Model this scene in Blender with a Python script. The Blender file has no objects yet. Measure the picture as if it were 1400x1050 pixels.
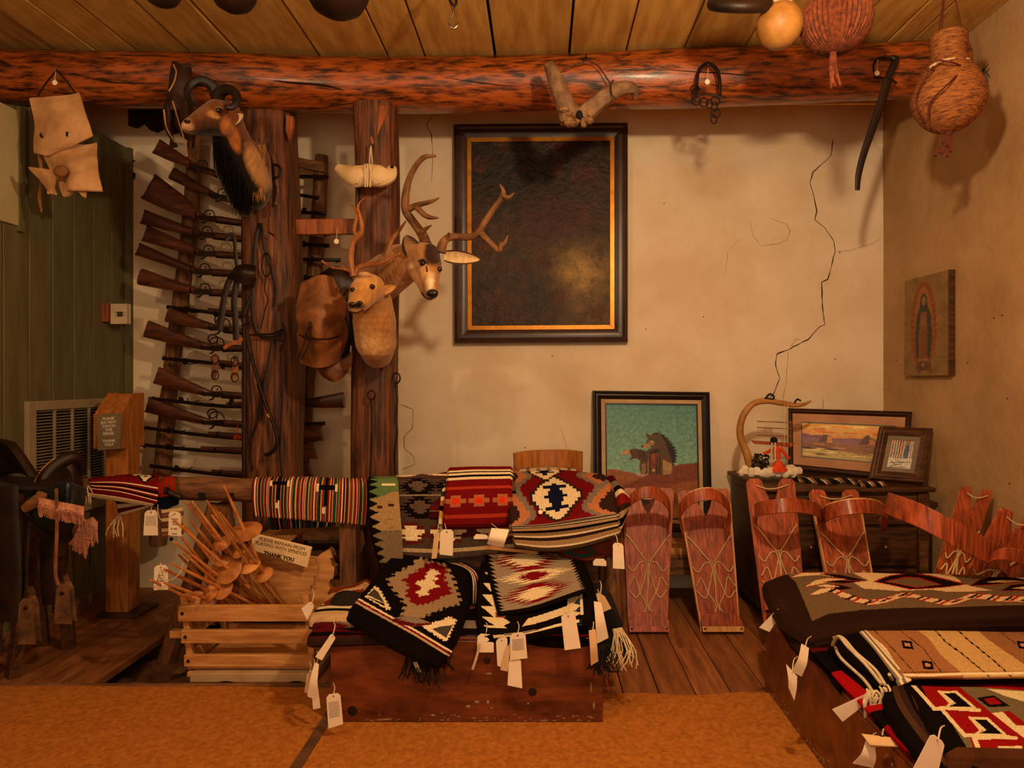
import bpy, bmesh, math, random
import numpy as np
from mathutils import Vector, Matrix, noise
random.seed(7)
SC = bpy.context.scene
COL = SC.collection
PI = math.pi
V = Vector
# ---------------------------------------------------------------- camera, world, lights, exposure
CAMZ = 1.2
FPX = 920.0
cd = bpy.data.cameras.new('camera'); cam = bpy.data.objects.new('camera', cd); COL.objects.link(cam)
cam.location = (0, 0, CAMZ); cam.rotation_euler = (PI/2, 0, 0)
cd.sensor_width = 36; cd.lens = 36*FPX/1400; cd.clip_start = .05
cd.shift_x = -40/1400; cd.shift_y = -5/1400
SC.camera = cam
w = bpy.data.worlds.new('world'); SC.world = w; w.use_nodes = True
w.node_tree.nodes['Background'].inputs[0].default_value = (1, .62, .32, 1)
w.node_tree.nodes['Background'].inputs[1].default_value = .03
SC.view_settings.view_transform = 'Standard'; SC.view_settings.look = 'None'
SC.view_settings.gamma = 1; SC.view_settings.use_curve_mapping = False
SC.view_settings.exposure = 0.0
def lamp(name, loc, energy, color, radius):
    l = bpy.data.lights.new(name, 'POINT'); l.energy = energy; l.color = color; l.shadow_soft_size = radius
    o = bpy.data.objects.new(name, l); COL.objects.link(o); o.location = loc; return o
def area(name, loc, rot, sx, sy, energy, color):
    l = bpy.data.lights.new(name, 'AREA'); l.shape = 'RECTANGLE'; l.size = sx; l.size_y = sy
    l.energy = energy; l.color = color
    o = bpy.data.objects.new(name, l); COL.objects.link(o); o.location = loc; o.rotation_euler = rot; return o
lamp('ceiling_lamp_light', (.5, 1.2, 2.27), 112, (1, .69, .39), .045)
lamp('ceiling_lamp_light_left', (-1.6, .9, 2.42), 42, (1, .69, .39), .05)
area('rear_fill_light', (.1, -1.6, 1.5), (PI/2, 0, 0), 2.6, 1.5, 34, (1, .74, .48))  # soft fill added behind the camera to lift the shadows, not a real opening

# ---------------------------------------------------------------- helpers
def P(x, y, Y): return V(((x-740)/FPX*Y, Y, CAMZ+(520-y)/FPX*Y))
def S(n, Y): return n/FPX*Y           # n pixels at depth Y, in metres
def lin(c):
    if isinstance(c, str):
        c = [int(c[i:i+2], 16)/255 for i in (1, 3, 5)]
        return tuple(x/12.92 if x <= .04045 else ((x+.055)/1.055)**2.4 for x in c)
    return tuple(c)
def mat(name, c1, c2=None, rough=.7, spec=.4, scale=6, stretch=(1, 1, 1), bump=.15, bscale=None, metal=0, rnd=.0,
        attr=False, lo=.35, hi=.65, detail=6, emit=0, sheen=0, coat=0):
    m = bpy.data.materials.new(name); m.use_nodes = True; nt = m.node_tree; N = nt.nodes; L = nt.links
    b = N['Principled BSDF']
    b.inputs['Roughness'].default_value = rough; b.inputs['Metallic'].default_value = metal
    b.inputs['Specular IOR Level'].default_value = spec
    if coat: b.inputs['Coat Weight'].default_value = coat; b.inputs['Coat Roughness'].default_value = .22
    if sheen: b.inputs['Sheen Weight'].default_value = sheen
    c1 = lin(c1); c2 = lin(c2) if c2 else tuple(x*.7 for x in c1)
    tc = N.new('ShaderNodeTexCoord'); mp = N.new('ShaderNodeMapping'); L.new(tc.outputs['Object'], mp.inputs[0])
    mp.inputs['Scale'].default_value = stretch
    nz = N.new('ShaderNodeTexNoise'); nz.inputs['Scale'].default_value = scale; nz.inputs['Detail'].default_value = detail
    nz.inputs['Roughness'].default_value = .62
    L.new(mp.outputs[0], nz.inputs['Vector'])
    if rnd:
        oi = N.new('ShaderNodeObjectInfo'); mu = N.new('ShaderNodeVectorMath'); mu.operation = 'MULTIPLY_ADD'
        L.new(oi.outputs['Random'], mu.inputs[0]); mu.inputs[1].default_value = (37, 51, 23)
        L.new(mp.outputs[0], mu.inputs[2]); L.new(mu.outputs[0], nz.inputs['Vector'])
    rp = N.new('ShaderNodeValToRGB'); rp.color_ramp.elements[0].position = lo; rp.color_ramp.elements[1].position = hi
    L.new(nz.outputs['Fac'], rp.inputs[0])
    if attr:
        rp.color_ramp.elements[0].color = (.78, .78, .78, 1); rp.color_ramp.elements[1].color = (1.12, 1.12, 1.12, 1)
        at = N.new('ShaderNodeAttribute'); at.attribute_name = 'Col'
        mx = N.new('ShaderNodeMix'); mx.data_type = 'RGBA'; mx.blend_type = 'MULTIPLY'; mx.inputs[0].default_value = 1
        L.new(at.outputs['Color'], mx.inputs[6]); L.new(rp.outputs[0], mx.inputs[7]); out = mx.outputs[2]
    else:
        rp.color_ramp.elements[0].color = (*c2, 1); rp.color_ramp.elements[1].color = (*c1, 1); out = rp.outputs[0]
    if rnd:
        hs = N.new('ShaderNodeHueSaturation'); mr = N.new('ShaderNodeMapRange')
        mr.inputs['To Min'].default_value = 1-rnd; mr.inputs['To Max'].default_value = 1+rnd
        L.new(oi.outputs['Random'], mr.inputs[0]); L.new(mr.outputs[0], hs.inputs['Value']); L.new(out, hs.inputs['Color']); out = hs.outputs[0]
    L.new(out, b.inputs['Base Color'])
    if bump:
        bp = N.new('ShaderNodeBump'); bp.inputs['Strength'].default_value = bump; bp.inputs['Distance'].default_value = .004
        if bscale:
            n2 = N.new('ShaderNodeTexNoise'); n2.inputs['Scale'].default_value = bscale; n2.inputs['Detail'].default_value = 4
            L.new(mp.outputs[0], n2.inputs['Vector']); L.new(n2.outputs['Fac'], bp.inputs['Height'])
        else: L.new(nz.outputs['Fac'], bp.inputs['Height'])
        L.new(bp.outputs[0], b.inputs['Normal'])
    if emit:
        b.inputs['Emission Color'].default_value = (*c1, 1); b.inputs['Emission Strength'].default_value = emit
    return m

def tag_(o, label=None, cat=None, group=None, kind=None):
    if label: o['label'] = label
    if cat: o['category'] = cat
    if group: o['group'] = group
    if kind: o['kind'] = kind
    return o
WL = {}
def T(name, label, cat, loc, group=None, kind=None):
    o = bpy.data.objects.new(name, None); COL.objects.link(o); o.location = loc; o.empty_display_size = .05
    WL[o.name] = V(loc); return tag_(o, label, cat, group, kind)
class G:
    """collects verts and faces in world space, then links them as one mesh"""
    def __init__(s): s.v = []; s.f = []; s.c = []; s.hasc = False
    def add(s, vs, fs, cols=None):
        n = len(s.v); s.v += [tuple(p) for p in vs]; s.f += [tuple(i+n for i in q) for q in fs]
        if cols is None: s.c += [(1, 1, 1)]*len(fs)
        else: s.c += list(cols); s.hasc = True
        return s
    def box(s, x0, x1, y0, y1, z0, z1, c=None):
        vs = [(x, y, z) for x in (x0, x1) for y in (y0, y1) for z in (z0, z1)]
        fs = [(0, 1, 3, 2), (4, 6, 7, 5), (0, 4, 5, 1), (2, 3, 7, 6), (0, 2, 6, 4), (1, 5, 7, 3)]
        return s.add(vs, fs, [c]*6 if c else None)
    def beam(s, p, q, w, h, up=(0, 0, 1), c=None):
        p = V(p); q = V(q); d = (q-p).normalized(); u = V(up); a = d.cross(u)
        if a.length < 1e-4: a = d.cross(V((0, 1, 0)))
        a.normalize(); b = a.cross(d).normalized(); a *= w/2; b *= h/2
        vs = [p-a-b, p+a-b, p+a+b, p-a+b, q-a-b, q+a-b, q+a+b, q-a+b]
        fs = [(3, 2, 1, 0), (4, 5, 6, 7), (0, 1, 5, 4), (1, 2, 6, 5), (2, 3, 7, 6), (3, 0, 4, 7)]
        return s.add(vs, fs, [c]*6 if c else None)
    def prism(s, poly, ext, c=None):
        n = len(poly); e = V(ext); poly = [V(p) for p in poly]
        vs = poly+[p+e for p in poly]
        fs = [tuple(range(n)), tuple(range(2*n-1, n-1, -1))]+[(i, (i+1) % n+0, (i+1) % n+n, i+n) for i in range(n)]
        return s.add(vs, fs, [c]*len(fs) if c else None)
    def loft(s, rings, cap=True, closed=False, c=None):
        n = len(rings[0]); vs = [p for r in rings for p in r]; fs = []
        m = len(rings)
        for i in range(m if closed else m-1):
            a = i*n; b = ((i+1) % m)*n
            for j in range(n): k = (j+1) % n; fs.append((a+j, a+k, b+k, b+j))
        if cap and not closed: fs.append(tuple(range(n-1, -1, -1))); fs.append(tuple(range((m-1)*n, m*n)))
        return s.add(vs, fs, [c]*len(fs) if c else None)
    def tube(s, pts, r, n=8, k=4, closed=False, flat=1, fdir=(0, 1, 0), c=None, rough=0, seed=0):
        pts, rs = smooth(pts, r, k, closed)
        rings = []; m = len(pts); prev = None
        for i, p in enumerate(pts):
            a = pts[(i+1) % m] if (closed or i < m-1) else p; b = pts[i-1] if (closed or i > 0) else p
            d = (a-b)
            d = d.normalized() if d.length > 1e-7 else V((0, 0, 1))
            if flat != 1: u = V(fdir)
            else: u = prev if prev is not None else (V((0, 0, 1)) if abs(d.z) < .9 else V((1, 0, 0)))
            u = u-d*u.dot(d)
            if u.length < 1e-5: u = d.orthogonal()
            u.normalize(); prev = u; w_ = d.cross(u)
            ring = []
            for j in range(n):
                t = 2*PI*j/n; rr = rs[i]
                if rough: rr *= 1+rough*noise.noise(p*9+V((j*3.1+seed, 0, 0)))
                ring.append(p+u*math.cos(t)*rr*flat+w_*math.sin(t)*rr)
            rings.append(ring)
        return s.loft(rings, cap=not closed, closed=closed, c=c)
    def lathe(s, prof, base, axis=(0, 0, 1), n=20, c=None, sq=1):
        ax = V(axis).normalized(); u = ax.orthogonal().normalized(); w_ = ax.cross(u); base = V(base)
        rings = [[base+ax*z+(u*math.cos(2*PI*j/n)+w_*math.sin(2*PI*j/n)*sq)*max(r, 1e-4) for j in range(n)] for r, z in prof]
        return s.loft(rings, c=c)
    def ell(s, ce, rad, rot=None, n=14, m=9, c=None):
        ce = V(ce); rings = []
        if not hasattr(rad, '__len__'): rad = (rad,)*3
        for i in range(m+1):
            ph = -PI/2+PI*i/m; cr = max(math.cos(ph), .02); ring = []
            for j in range(n):
                t = 2*PI*j/n; q = V((math.cos(t)*cr*rad[0], math.sin(t)*cr*rad[1], math.sin(ph)*rad[2]))
                if rot: q = rot @ q
                ring.append(ce+q)
            rings.append(ring)
        return s.loft(rings, c=c)
    def sheet(s, ctrl, nu=20, nv=20, th=.006, img=None, bulge=0, wob=0, seed=0, back=None, raw=False):
        """cloth or board from a net of control points ((px,py,Y) or world vectors); img: array rows x cols x 3"""
        net = [[(V(p) if raw else P(*p)) for p in row] for row in ctrl]
        R = len(net); Cn = len(net[0])
        def cr(a, t):
            n = len(a); x = t*(n-1); i = min(int(x), n-2); f = x-i
            p1, p2 = a[i], a[i+1]; p0 = a[i-1] if i > 0 else p1*2-p2; p3 = a[i+2] if i+2 < n else p2*2-p1
            return .5*((2*p1)+(p2-p0)*f+(2*p0-5*p1+4*p2-p3)*f*f+(3*p1-p0-3*p2+p3)*f*f*f)
        g = []
        cols_ = [[cr([net[i][j] for i in range(R)], v/nv) for v in range(nv+1)] for j in range(Cn)]
        for v in range(nv+1):
            row = [cols_[j][v] for j in range(Cn)]
            g.append([cr(row, u/nu) for u in range(nu+1)])
        nrm = [[None]*(nu+1) for _ in range(nv+1)]
        camp = V((0, 0, CAMZ))
        for v in range(nv+1):
            for u in range(nu+1):
                du = g[v][min(u+1, nu)]-g[v][max(u-1, 0)]; dv = g[min(v+1, nv)][u]-g[max(v-1, 0)][u]
                n_ = du.cross(dv)
                n_ = n_.normalized() if n_.length > 1e-9 else V((0, -1, 0))
                nrm[v][u] = n_
        mid = nrm[nv//2][nu//2]; sg = 1 if mid.dot(camp-g[nv//2][nu//2]) > 0 else -1
        if raw == 'up': sg = 1 if mid.z > 0 else -1
        if wob:
            for v in range(nv+1):
                for u in range(nu+1):
                    g[v][u] = g[v][u]+nrm[v][u]*sg*wob*noise.noise(g[v][u]*6+V((seed, seed*2, 0)))
        st = nu+1; vs = [p for r in g for p in r]; nn = len(vs)
        vs += [g[v][u]-nrm[v][u]*sg*th for v in range(nv+1) for u in range(nu+1)]
        fs = []; cs = []
        def colat(u, v):
            if img is None: return (1, 1, 1)
            h_, w_ = img.shape[:2]; return tuple(img[min(int(v*h_/nv), h_-1), min(int(u*w_/nu), w_-1)])
        for v in range(nv):
            for u in range(nu):
                a = v*st+u; q = (a, a+1, a+1+st, a+st)
                if sg < 0: q = q[::-1]
                fs.append(q); c_ = colat(u+.5, v+.5); cs.append(c_)
                fs.append(tuple(i+nn for i in q[::-1])); cs.append(back or c_)
        rim = [(0, u) for u in range(nu)]+[(v, nu) for v in range(nv)]+[(nv, u) for u in range(nu, 0, -1)]+[(v, 0) for v in range(nv, 0, -1)]
        m = len(rim); cen = g[nv//2][nu//2]
        if bulge:
            mi = len(vs)
            for (v, u) in rim:
                p = (g[v][u]+vs[nn+v*st+u])/2; inn = g[min(max(v, 1), nv-1)][min(max(u, 1), nu-1)]
                o_ = g[v][u]-inn
                vs.append(p+(o_.normalized() if o_.length > 1e-6 else o_)*bulge)
        for i in range(m):
            (v1, u1), (v2, u2) = rim[i], rim[(i+1) % m]; a = v1*st+u1; b = v2*st+u2
            c_ = colat(min(max(u1, .5), nu-.5), min(max(v1, .5), nv-.5))
            if bulge:
                k1 = mi+i; k2 = mi+(i+1) % m
                fs += [(a, k1, k2, b), (k1, a+nn, b+nn, k2)]; cs += [c_, c_]
            else: fs.append((a, a+nn, b+nn, b)); cs.append(c_)
        s.grid = g; s.nrm = nrm; s.sg = sg
        return s.add(vs, fs, cs if img is not None else None)
    def at(s, u, v, off=0):
        g = s.grid; nv = len(g)-1; nu = len(g[0])-1; a = min(max(int(v*nv), 0), nv); b = min(max(int(u*nu), 0), nu)
        return g[a][b]+s.nrm[a][b]*s.sg*off
    def build(s, name, m, parent=None, smooth_=True, bevel=0, label=None, cat=None, group=None, kind=None, ang=35):
        me = bpy.data.meshes.new(name)
        if parent is not None: L0 = WL[parent.name]
        else:
            a = np.array(s.v); L0 = V(((a[:, 0].min()+a[:, 0].max())/2, (a[:, 1].min()+a[:, 1].max())/2, a[:, 2].min()))
        me.from_pydata([tuple(V(p)-L0) for p in s.v], [], s.f); me.validate()
        if isinstance(m, str): m = MT[m]
        me.materials.append(m)
        if s.hasc:
            at = me.attributes.new('Col', 'FLOAT_COLOR', 'FACE')
            if len(me.polygons) == len(s.c):
                at.data.foreach_set('color', np.array([(*c, 1) for c in s.c], dtype=np.float32).ravel())
        if smooth_:
            me.polygons.foreach_set('use_smooth', [True]*len(me.polygons))
            try: me.set_sharp_from_angle(angle=math.radians(ang))
            except Exception: pass
        o = bpy.data.objects.new(name, me); COL.objects.link(o)
        if parent is not None: o.parent = parent
        else: o.location = L0
        WL[o.name] = L0
        if bevel:
            b = o.modifiers.new('bevel', 'BEVEL'); b.width = bevel; b.segments = 2; b.limit_method = 'ANGLE'
        return tag_(o, label, cat, group, kind)
def smooth(pts, r, k=4, closed=False):
    pts = [V(p) for p in pts]; n = len(pts)
    rs = list(r) if hasattr(r, '__len__') else [r]*n
    if len(rs) != n: rs = list(np.interp(np.linspace(0, 1, n), np.linspace(0, 1, len(rs)), rs))
    if k <= 1 or n < 3: return pts, rs
    o = []; q = []
    for i in range(n if closed else n-1):
        p1, p2 = pts[i], pts[(i+1) % n]
        p0 = pts[i-1] if (closed or i > 0) else p1*2-p2; p3 = pts[(i+2) % n] if (closed or i+2 < n) else p2*2-p1
        for j in range(k):
            f = j/k
            o.append(.5*((2*p1)+(p2-p0)*f+(2*p0-5*p1+4*p2-p3)*f*f+(3*p1-p0-3*p2+p3)*f*f*f)); q.append(rs[i]*(1-f)+rs[(i+1) % n]*f)
    if not closed: o.append(pts[-1]); q.append(rs[-1])
    return o, q
def PP(l, Y=None): return [P(*p) if len(p) == 3 else P(p[0], p[1], Y) for p in l]

# raster canvas, coordinates 0..1
class Cv:
    def __init__(s, w, h, c): s.w = w; s.h = h; s.a = np.zeros((h, w, 3)); s.a[:] = lin(c); s.X, s.Y = np.meshgrid((np.arange(w)+.5)/w, (np.arange(h)+.5)/h)
    def poly(s, pts, c):
        ins = np.zeros(s.X.shape, bool); n = len(pts)
        for i in range(n):
            x1, y1 = pts[i]; x2, y2 = pts[(i+1) % n]
            if y1 == y2: continue
            cond = ((y1 > s.Y) != (y2 > s.Y)) & (s.X < (x2-x1)*(s.Y-y1)/(y2-y1)+x1); ins ^= cond
        s.a[ins] = lin(c); return s
    def ell(s, cx, cy, rx, ry, c): s.a[((s.X-cx)/rx)**2+((s.Y-cy)/ry)**2 < 1] = lin(c); return s
    def rect(s, x0, y0, x1, y1, c): s.a[(s.X >= x0) & (s.X < x1) & (s.Y >= y0) & (s.Y < y1)] = lin(c); return s
    def mask(s, m, c): s.a[m] = lin(c); return s
    def line(s, pts, wd, c):
        for (x1, y1), (x2, y2) in zip(pts, pts[1:]):
            dx, dy = x2-x1, y2-y1; L2 = dx*dx+dy*dy+1e-9
            t = np.clip(((s.X-x1)*dx+(s.Y-y1)*dy)/L2, 0, 1)
            s.a[np.hypot(s.X-x1-t*dx, s.Y-y1-t*dy) < wd] = lin(c)
        return s
    def grad(s, y0, y1, c0, c1):
        t = np.clip((s.Y-y0)/(y1-y0), 0, 1)[..., None]; m = (s.Y >= y0) & (s.Y < y1)
        s.a[m] = (np.array(lin(c0))*(1-t)+np.array(lin(c1))*t)[m]; return s
    def nz(s, amt, fx=12, fy=12, seed=0):
        for j in range(s.h):
            for i in range(s.w):
                s.a[j, i] *= 1+amt*noise.noise(V((i/s.w*fx+seed, j/s.h*fy, seed)))
        return s

class PxCv(Cv):
    """canvas over a sheet whose drawing coordinates are measured on the cloth through its control net (ox, oy, sc: crop offset and scale)"""
    def __init__(s, ctrl, w, h, c, ox=0, oy=0, sc=1):
        Cv.__init__(s, w, h, c)
        net = np.array([[list(P(*p)) for p in row] for row in ctrl]); U = s.X.copy(); W_ = s.Y.copy()
        def cr(a, t, axis):   # a: (n, ..., 3) sampled at t
            n = a.shape[0]; x = t*(n-1); i = np.minimum(x.astype(int), n-2); f = (x-i)[..., None]
            e = np.concatenate([2*a[:1]-a[1:2], a, 2*a[-1:]-a[-2:-1]], 0); return i, f, e
        i, f, e = cr(net, s.Y[:, 0], 0); f = f[:, :, None] if f.ndim == 2 else f
        p0, p1, p2, p3 = e[i], e[i+1], e[i+2], e[i+3]
        rows = .5*((2*p1)+(p2-p0)*f+(2*p0-5*p1+4*p2-p3)*f*f+(3*p1-p0-3*p2+p3)*f*f*f)
        rt = rows.transpose(1, 0, 2); i, f, e = cr(rt, s.X[0], 0); f = f[:, :, None] if f.ndim == 2 else f
        p0, p1, p2, p3 = e[i], e[i+1], e[i+2], e[i+3]
        g = (.5*((2*p1)+(p2-p0)*f+(2*p0-5*p1+4*p2-p3)*f*f+(3*p1-p0-3*p2+p3)*f*f*f)).transpose(1, 0, 2)
        px = 740+g[..., 0]/g[..., 1]*FPX; py = 520-(g[..., 2]-CAMZ)/g[..., 1]*FPX
        s.U, s.W = U, W_; s.X = (px-ox)*sc; s.Y = (py-oy)*sc
    def saw(s, pts, c, ax=14, per=34, dirn=1):
        X0, Y0 = s.X, s.Y; s.X = X0+ax*(np.floor(Y0/per*2) % 2)*dirn-ax/2; s.Y = Y0+ax*.5*(np.floor(X0/per*2) % 2); s.poly(pts, c); s.X, s.Y = X0, Y0; return s
def surf(o, px, py, tol=3.0):
    """front-most point of a mesh near a measured direction"""
    L0 = WL[o.name] if o.parent is None else WL[o.parent.name]; best = None
    for v in o.data.vertices:
        p = v.co+L0; x = 740+p.x/p.y*FPX; y = 520-(p.z-CAMZ)/p.y*FPX
        if abs(x-px) < tol and abs(y-py) < tol and (best is None or p.y < best): best = p.y
    return best if best else 2.85
# ---------------------------------------------------------------- materials
MT = {}
def M(n, *a, **k): MT[n] = mat(n, *a, **k); return MT[n]
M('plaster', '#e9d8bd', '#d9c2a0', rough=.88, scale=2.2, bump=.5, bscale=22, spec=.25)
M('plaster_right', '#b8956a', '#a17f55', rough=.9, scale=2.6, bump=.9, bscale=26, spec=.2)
M('crack', '#3a2412', rough=1, bump=0)
M('torn', '#3a2a1a', '#20140a', rough=1, scale=20)
M('green_board', '#645c3a', '#544d30', rough=.6, scale=3, stretch=(1, 6, 1), bump=.2, rnd=.05)
M('pale_panel', '#b3a67c', '#a5966a', rough=.5, scale=3, bump=.1)
M('ceil_board', '#cda052', '#a87a34', rough=.75, scale=5, stretch=(4, .6, 4), bump=.5, rnd=.10)
M('floor_board', '#9a6034', '#6b3d20', rough=.5, scale=7, stretch=(5, .5, 1), bump=.4, rnd=.14, spec=.4)
M('dirt', '#805430', '#4a2e18', rough=1, scale=14, bump=1.0)
M('rug', '#bb7530', '#9a591e', rough=.97, scale=60, bump=.9, bscale=240, spec=.1)
M('strip', '#6b4a30', '#4a3220', rough=.5, scale=10)
M('log_red', '#a8521a', '#2c1208', rough=.33, scale=9, stretch=(1, 5, 5), bump=1.6, lo=.38, hi=.58, spec=.5, coat=.3, detail=9)
M('post', '#7c4420', '#28130a', rough=.55, scale=9, stretch=(6, 6, .5), bump=2.2, lo=.36, hi=.66, detail=9)
M('fresh_wood', '#a85c28', '#6e3414', rough=.6, scale=8, stretch=(5, 5, .6), bump=.5)
M('grey_wood', '#8a5c34', '#4d2f18', rough=.75, scale=8, stretch=(1, 6, 6), bump=.9)
M('grey_woodv', '#7d4f2a', '#42260f', rough=.75, scale=8, stretch=(6, 6, .8), bump=.9)
M('oak', '#b87434', '#8a4c1c', rough=.42, scale=10, stretch=(6, 6, .7), bump=.3)
M('pine', '#d29a5c', '#a86e36', rough=.5, scale=8, stretch=(.8, 6, 6), bump=.3, rnd=.08)
M('dark_oak', '#5c381c', '#2e180a', rough=.5, scale=9, stretch=(.8, 6, 6), bump=.4)
M('chest', '#7e3e20', '#40190c', rough=.3, scale=6, stretch=(.8, 3, 3), bump=.4, spec=.5, coat=.3)
M('iron', '#2e2018', '#1a100b', rough=.5, scale=20, metal=.6)
M('steel', '#8a7a68', '#5a4c3e', rough=.35, scale=20, metal=.8)
M('brass', '#b58a45', rough=.3, metal=.9, bump=0)
M('gun_wood', '#5a2a14', '#2a1208', rough=.33, scale=10, stretch=(.8, 4, 4), bump=.25, rnd=.25, spec=.5, coat=.25)
M('gun_metal', '#2a1d16', '#180f0a', rough=.38, scale=20, metal=.5, bump=.1)
M('leather_dark', '#2a150a', '#0e0603', rough=.5, scale=12, bump=.5, spec=.35)
M('leather_brown', '#9a6034', '#54301a', rough=.6, scale=9, bump=1.2)
M('hide', '#c89a68', '#a07246', rough=.9, scale=9, bump=.9)
M('chap', '#3d2113', '#24120a', rough=.75, scale=12, bump=.6)
M('bone', '#dcbf8e', '#c4a26c', rough=.6, scale=8, bump=.4)
M('horn', '#8a6a4c', '#5c4028', rough=.7, scale=9, stretch=(2, 2, 2), bump=1.0)
M('black_fur', '#120905', '#070302', rough=.8, bump=0, spec=.08)
M('old_bone', '#9a7448', '#5c3c20', rough=.8, scale=14, bump=1)
M('stirrup', '#7a5230', '#3a2412', rough=.8, scale=14, bump=1)
M('horn_dark', '#22150e', '#0c0704', rough=.5, scale=24, bump=.9)
M('antler', '#8a5e36', '#54331a', rough=.65, scale=16, bump=.9)
M('branch', '#a0622c', '#6e3e18', rough=.55, scale=14, bump=.5)
M('eye', '#080504', rough=.05, spec=.9, bump=0)
M('nose', '#1a0e09', rough=.35, bump=.5)
M('fur', '#ffffff', attr=True, rough=.9, scale=60, stretch=(1, 1, .35), bump=1.0, spec=.15, sheen=.2)
M('wool', '#ffffff', attr=True, rough=.98, scale=260, bump=.6, spec=.02)
M('paint', '#ffffff', attr=True, rough=.45, scale=60, bump=.15, spec=.3)
M('old_paint', '#ffffff', attr=True, rough=.42, scale=26, bump=2.0, spec=.22)
M('frame_dark', '#3d1e10', '#26120a', rough=.35, scale=12, spec=.5)
M('frame_black', '#1c120d', rough=.4, bump=0)
M('gilt', '#c8821e', rough=.35, metal=.5, bump=.1, scale=20)
M('linen', '#c8a77a', rough=.8, bump=.2)
M('mat_board', '#c08d66', rough=.8, bump=0)
M('mat_grey', '#857764', rough=.8, bump=0)
M('paper', '#f0dfc2', '#e8d3b2', rough=.8, scale=8, bump=.1, rnd=.05)
M('kraft', '#dcb98a', '#cfa878', rough=.8, scale=8, bump=.1)
M('ink', '#2a1a10', rough=.8, bump=0)
M('cedar', '#bc5a30', '#622210', rough=.42, scale=6, stretch=(16, 6, 1), bump=.4, spec=.4, coat=.15, rnd=.15, lo=.32, hi=.68)
M('cedar_pale', '#d8a464', '#b87a3c', rough=.45, scale=8, stretch=(5, 5, .8), bump=.2)
M('thong', '#dcb480', rough=.8, bump=0)
M('string', '#dcc49a', rough=.9, bump=0)
M('gourd', '#b88442', '#8a5c26', rough=.5, scale=9, bump=.4)
M('basket_red', '#86421f', '#4a1f0e', rough=.85, scale=60, bump=.8)
M('basket', '#a8662e', '#5c3014', rough=.75, scale=26, stretch=(1.2, 1.2, 7), bump=1.2, detail=3)
M('cord_red', '#5c2413', rough=.8, bump=0)
M('plastic', '#cdb492', rough=.45, bump=0)
M('lcd', '#3d3a28', rough=.3, bump=0)
M('vent', '#a08d6e', rough=.5, bump=0)
M('dark', '#0c0805', rough=.9, bump=0)
M('fleece_pink', '#c98f70', '#a06850', rough=1, scale=30, bump=.6)
M('silver_shine', '#34383c', '#101214', rough=.12, metal=.6, scale=9, bump=.6)
M('felt', '#e8dcc8', '#d0c0a4', rough=1, scale=20, bump=1)
M('orange_cloth', '#e2541a', '#b8300c', rough=.9, scale=40)
M('black_yarn', '#0f0a08', rough=1, scale=60)
M('yarn_white', '#d8c4a0', rough=1, scale=60)
M('cardboard', '#c0a078', '#a88860', rough=.85, scale=6)
M('red_bright', '#c23a10', rough=.8, bump=0)
def struct(g, name, m, **k): return g.build(name, m, None, kind='structure', **k)

# ---------------------------------------------------------------- room shell
LX, RX, BY, CZ = -2.394, 1.983, 3.9, 2.806
bw = struct(G().box(-3.4, RX+.15, BY, BY+.12, -.3, CZ+.05), 'wall_back', 'plaster', smooth_=False)
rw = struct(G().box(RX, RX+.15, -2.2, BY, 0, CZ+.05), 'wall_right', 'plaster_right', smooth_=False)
struct(G().box(-3.4, RX+.15, -2.35, -2.2, -.2, CZ+.05), 'wall_rear', 'plaster_right', smooth_=False)
struct(G().box(-3.4, -3.3, -2.2, BY, -.2, CZ+.05), 'wall_far_left', 'plaster_right', smooth_=False)
# left partition: vertical boards, each its own piece
lw = T('wall_left', None, None, (LX, 3, 0), kind='structure')
k = 0; y1 = BY
while y1 > -.6:
    y0 = max(y1-.1511, -.75)
    tz = lambda y: CAMZ+min(1.34, 1.218+(y-2.95)*.30) if y < 3.4 else CAMZ+1.345
    g = G(); a = y0+.0035; b = y1-.0035
    vs = [(LX-.02, a, 0), (LX, a, 0), (LX, b, 0), (LX-.02, b, 0), (LX-.02, a, tz(a)), (LX, a, tz(a)), (LX, b, tz(b)), (LX-.02, b, tz(b))]
    g.add(vs, [(0, 3, 2, 1), (4, 5, 6, 7), (0, 1, 5, 4), (1, 2, 6, 5), (2, 3, 7, 6), (3, 0, 4, 7)])
    g.build('wall_board', 'green_board', lw, smooth_=False, bevel=.003)
    y1 -= .1511
G().box(LX-.045, LX-.025, -.7, BY, 0, CAMZ+1.2).build('backing', 'dark', lw, smooth_=False)
# pale panel at the far left edge
g = G(); g.box(LX-.01, LX+.012, 2.2, 3.065, CAMZ+.705, CAMZ+1.225)
dn = struct(g, 'window_1', 'pale_panel', smooth_=False)
g = G(); g.box(LX, LX+.02, 3.065, 3.095, CAMZ+.68, CAMZ+1.25)
struct(g, 'trim_1', 'green_board', smooth_=False)
g = G(); g.box(LX, LX+.02, 2.75, 3.72, 0, .075); struct(g, 'baseboard_left', 'grey_wood', smooth_=False, bevel=.004)
# corner strip
g = G(); g.box(LX+.0, LX+.03, 3.87, 3.9, .0, 2.54); struct(g, 'trim_2', 'green_board', smooth_=False)

# ceiling boards
cl = T('ceiling', None, None, (0, 2, CZ), kind='structure')
edges = [-3.3, -2.95, -2.66, -2.357, -2.177, -1.985, -1.723, -1.494, -1.098, -.763, -.578, -.233, .138, .414, .695, .982, 1.21, 1.44, 1.651, 1.761, 1.985]
for i, (a, b) in enumerate(zip(edges, edges[1:])):
    dz = random.uniform(0, .012); gp = .011 if i in (5, 11, 7) else .0055
    g = G(); g.box(a+gp, b-gp*.6, -2.2, 3.9, CZ+dz, CZ+dz+.03); g.build('ceiling_board', 'ceil_board', cl, smooth_=False, bevel=.003)
G().box(-3.4, RX+.15, -2.3, 4, CZ+.045, CZ+.09).build('ceiling_backing', 'dark', cl, smooth_=False)
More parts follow.
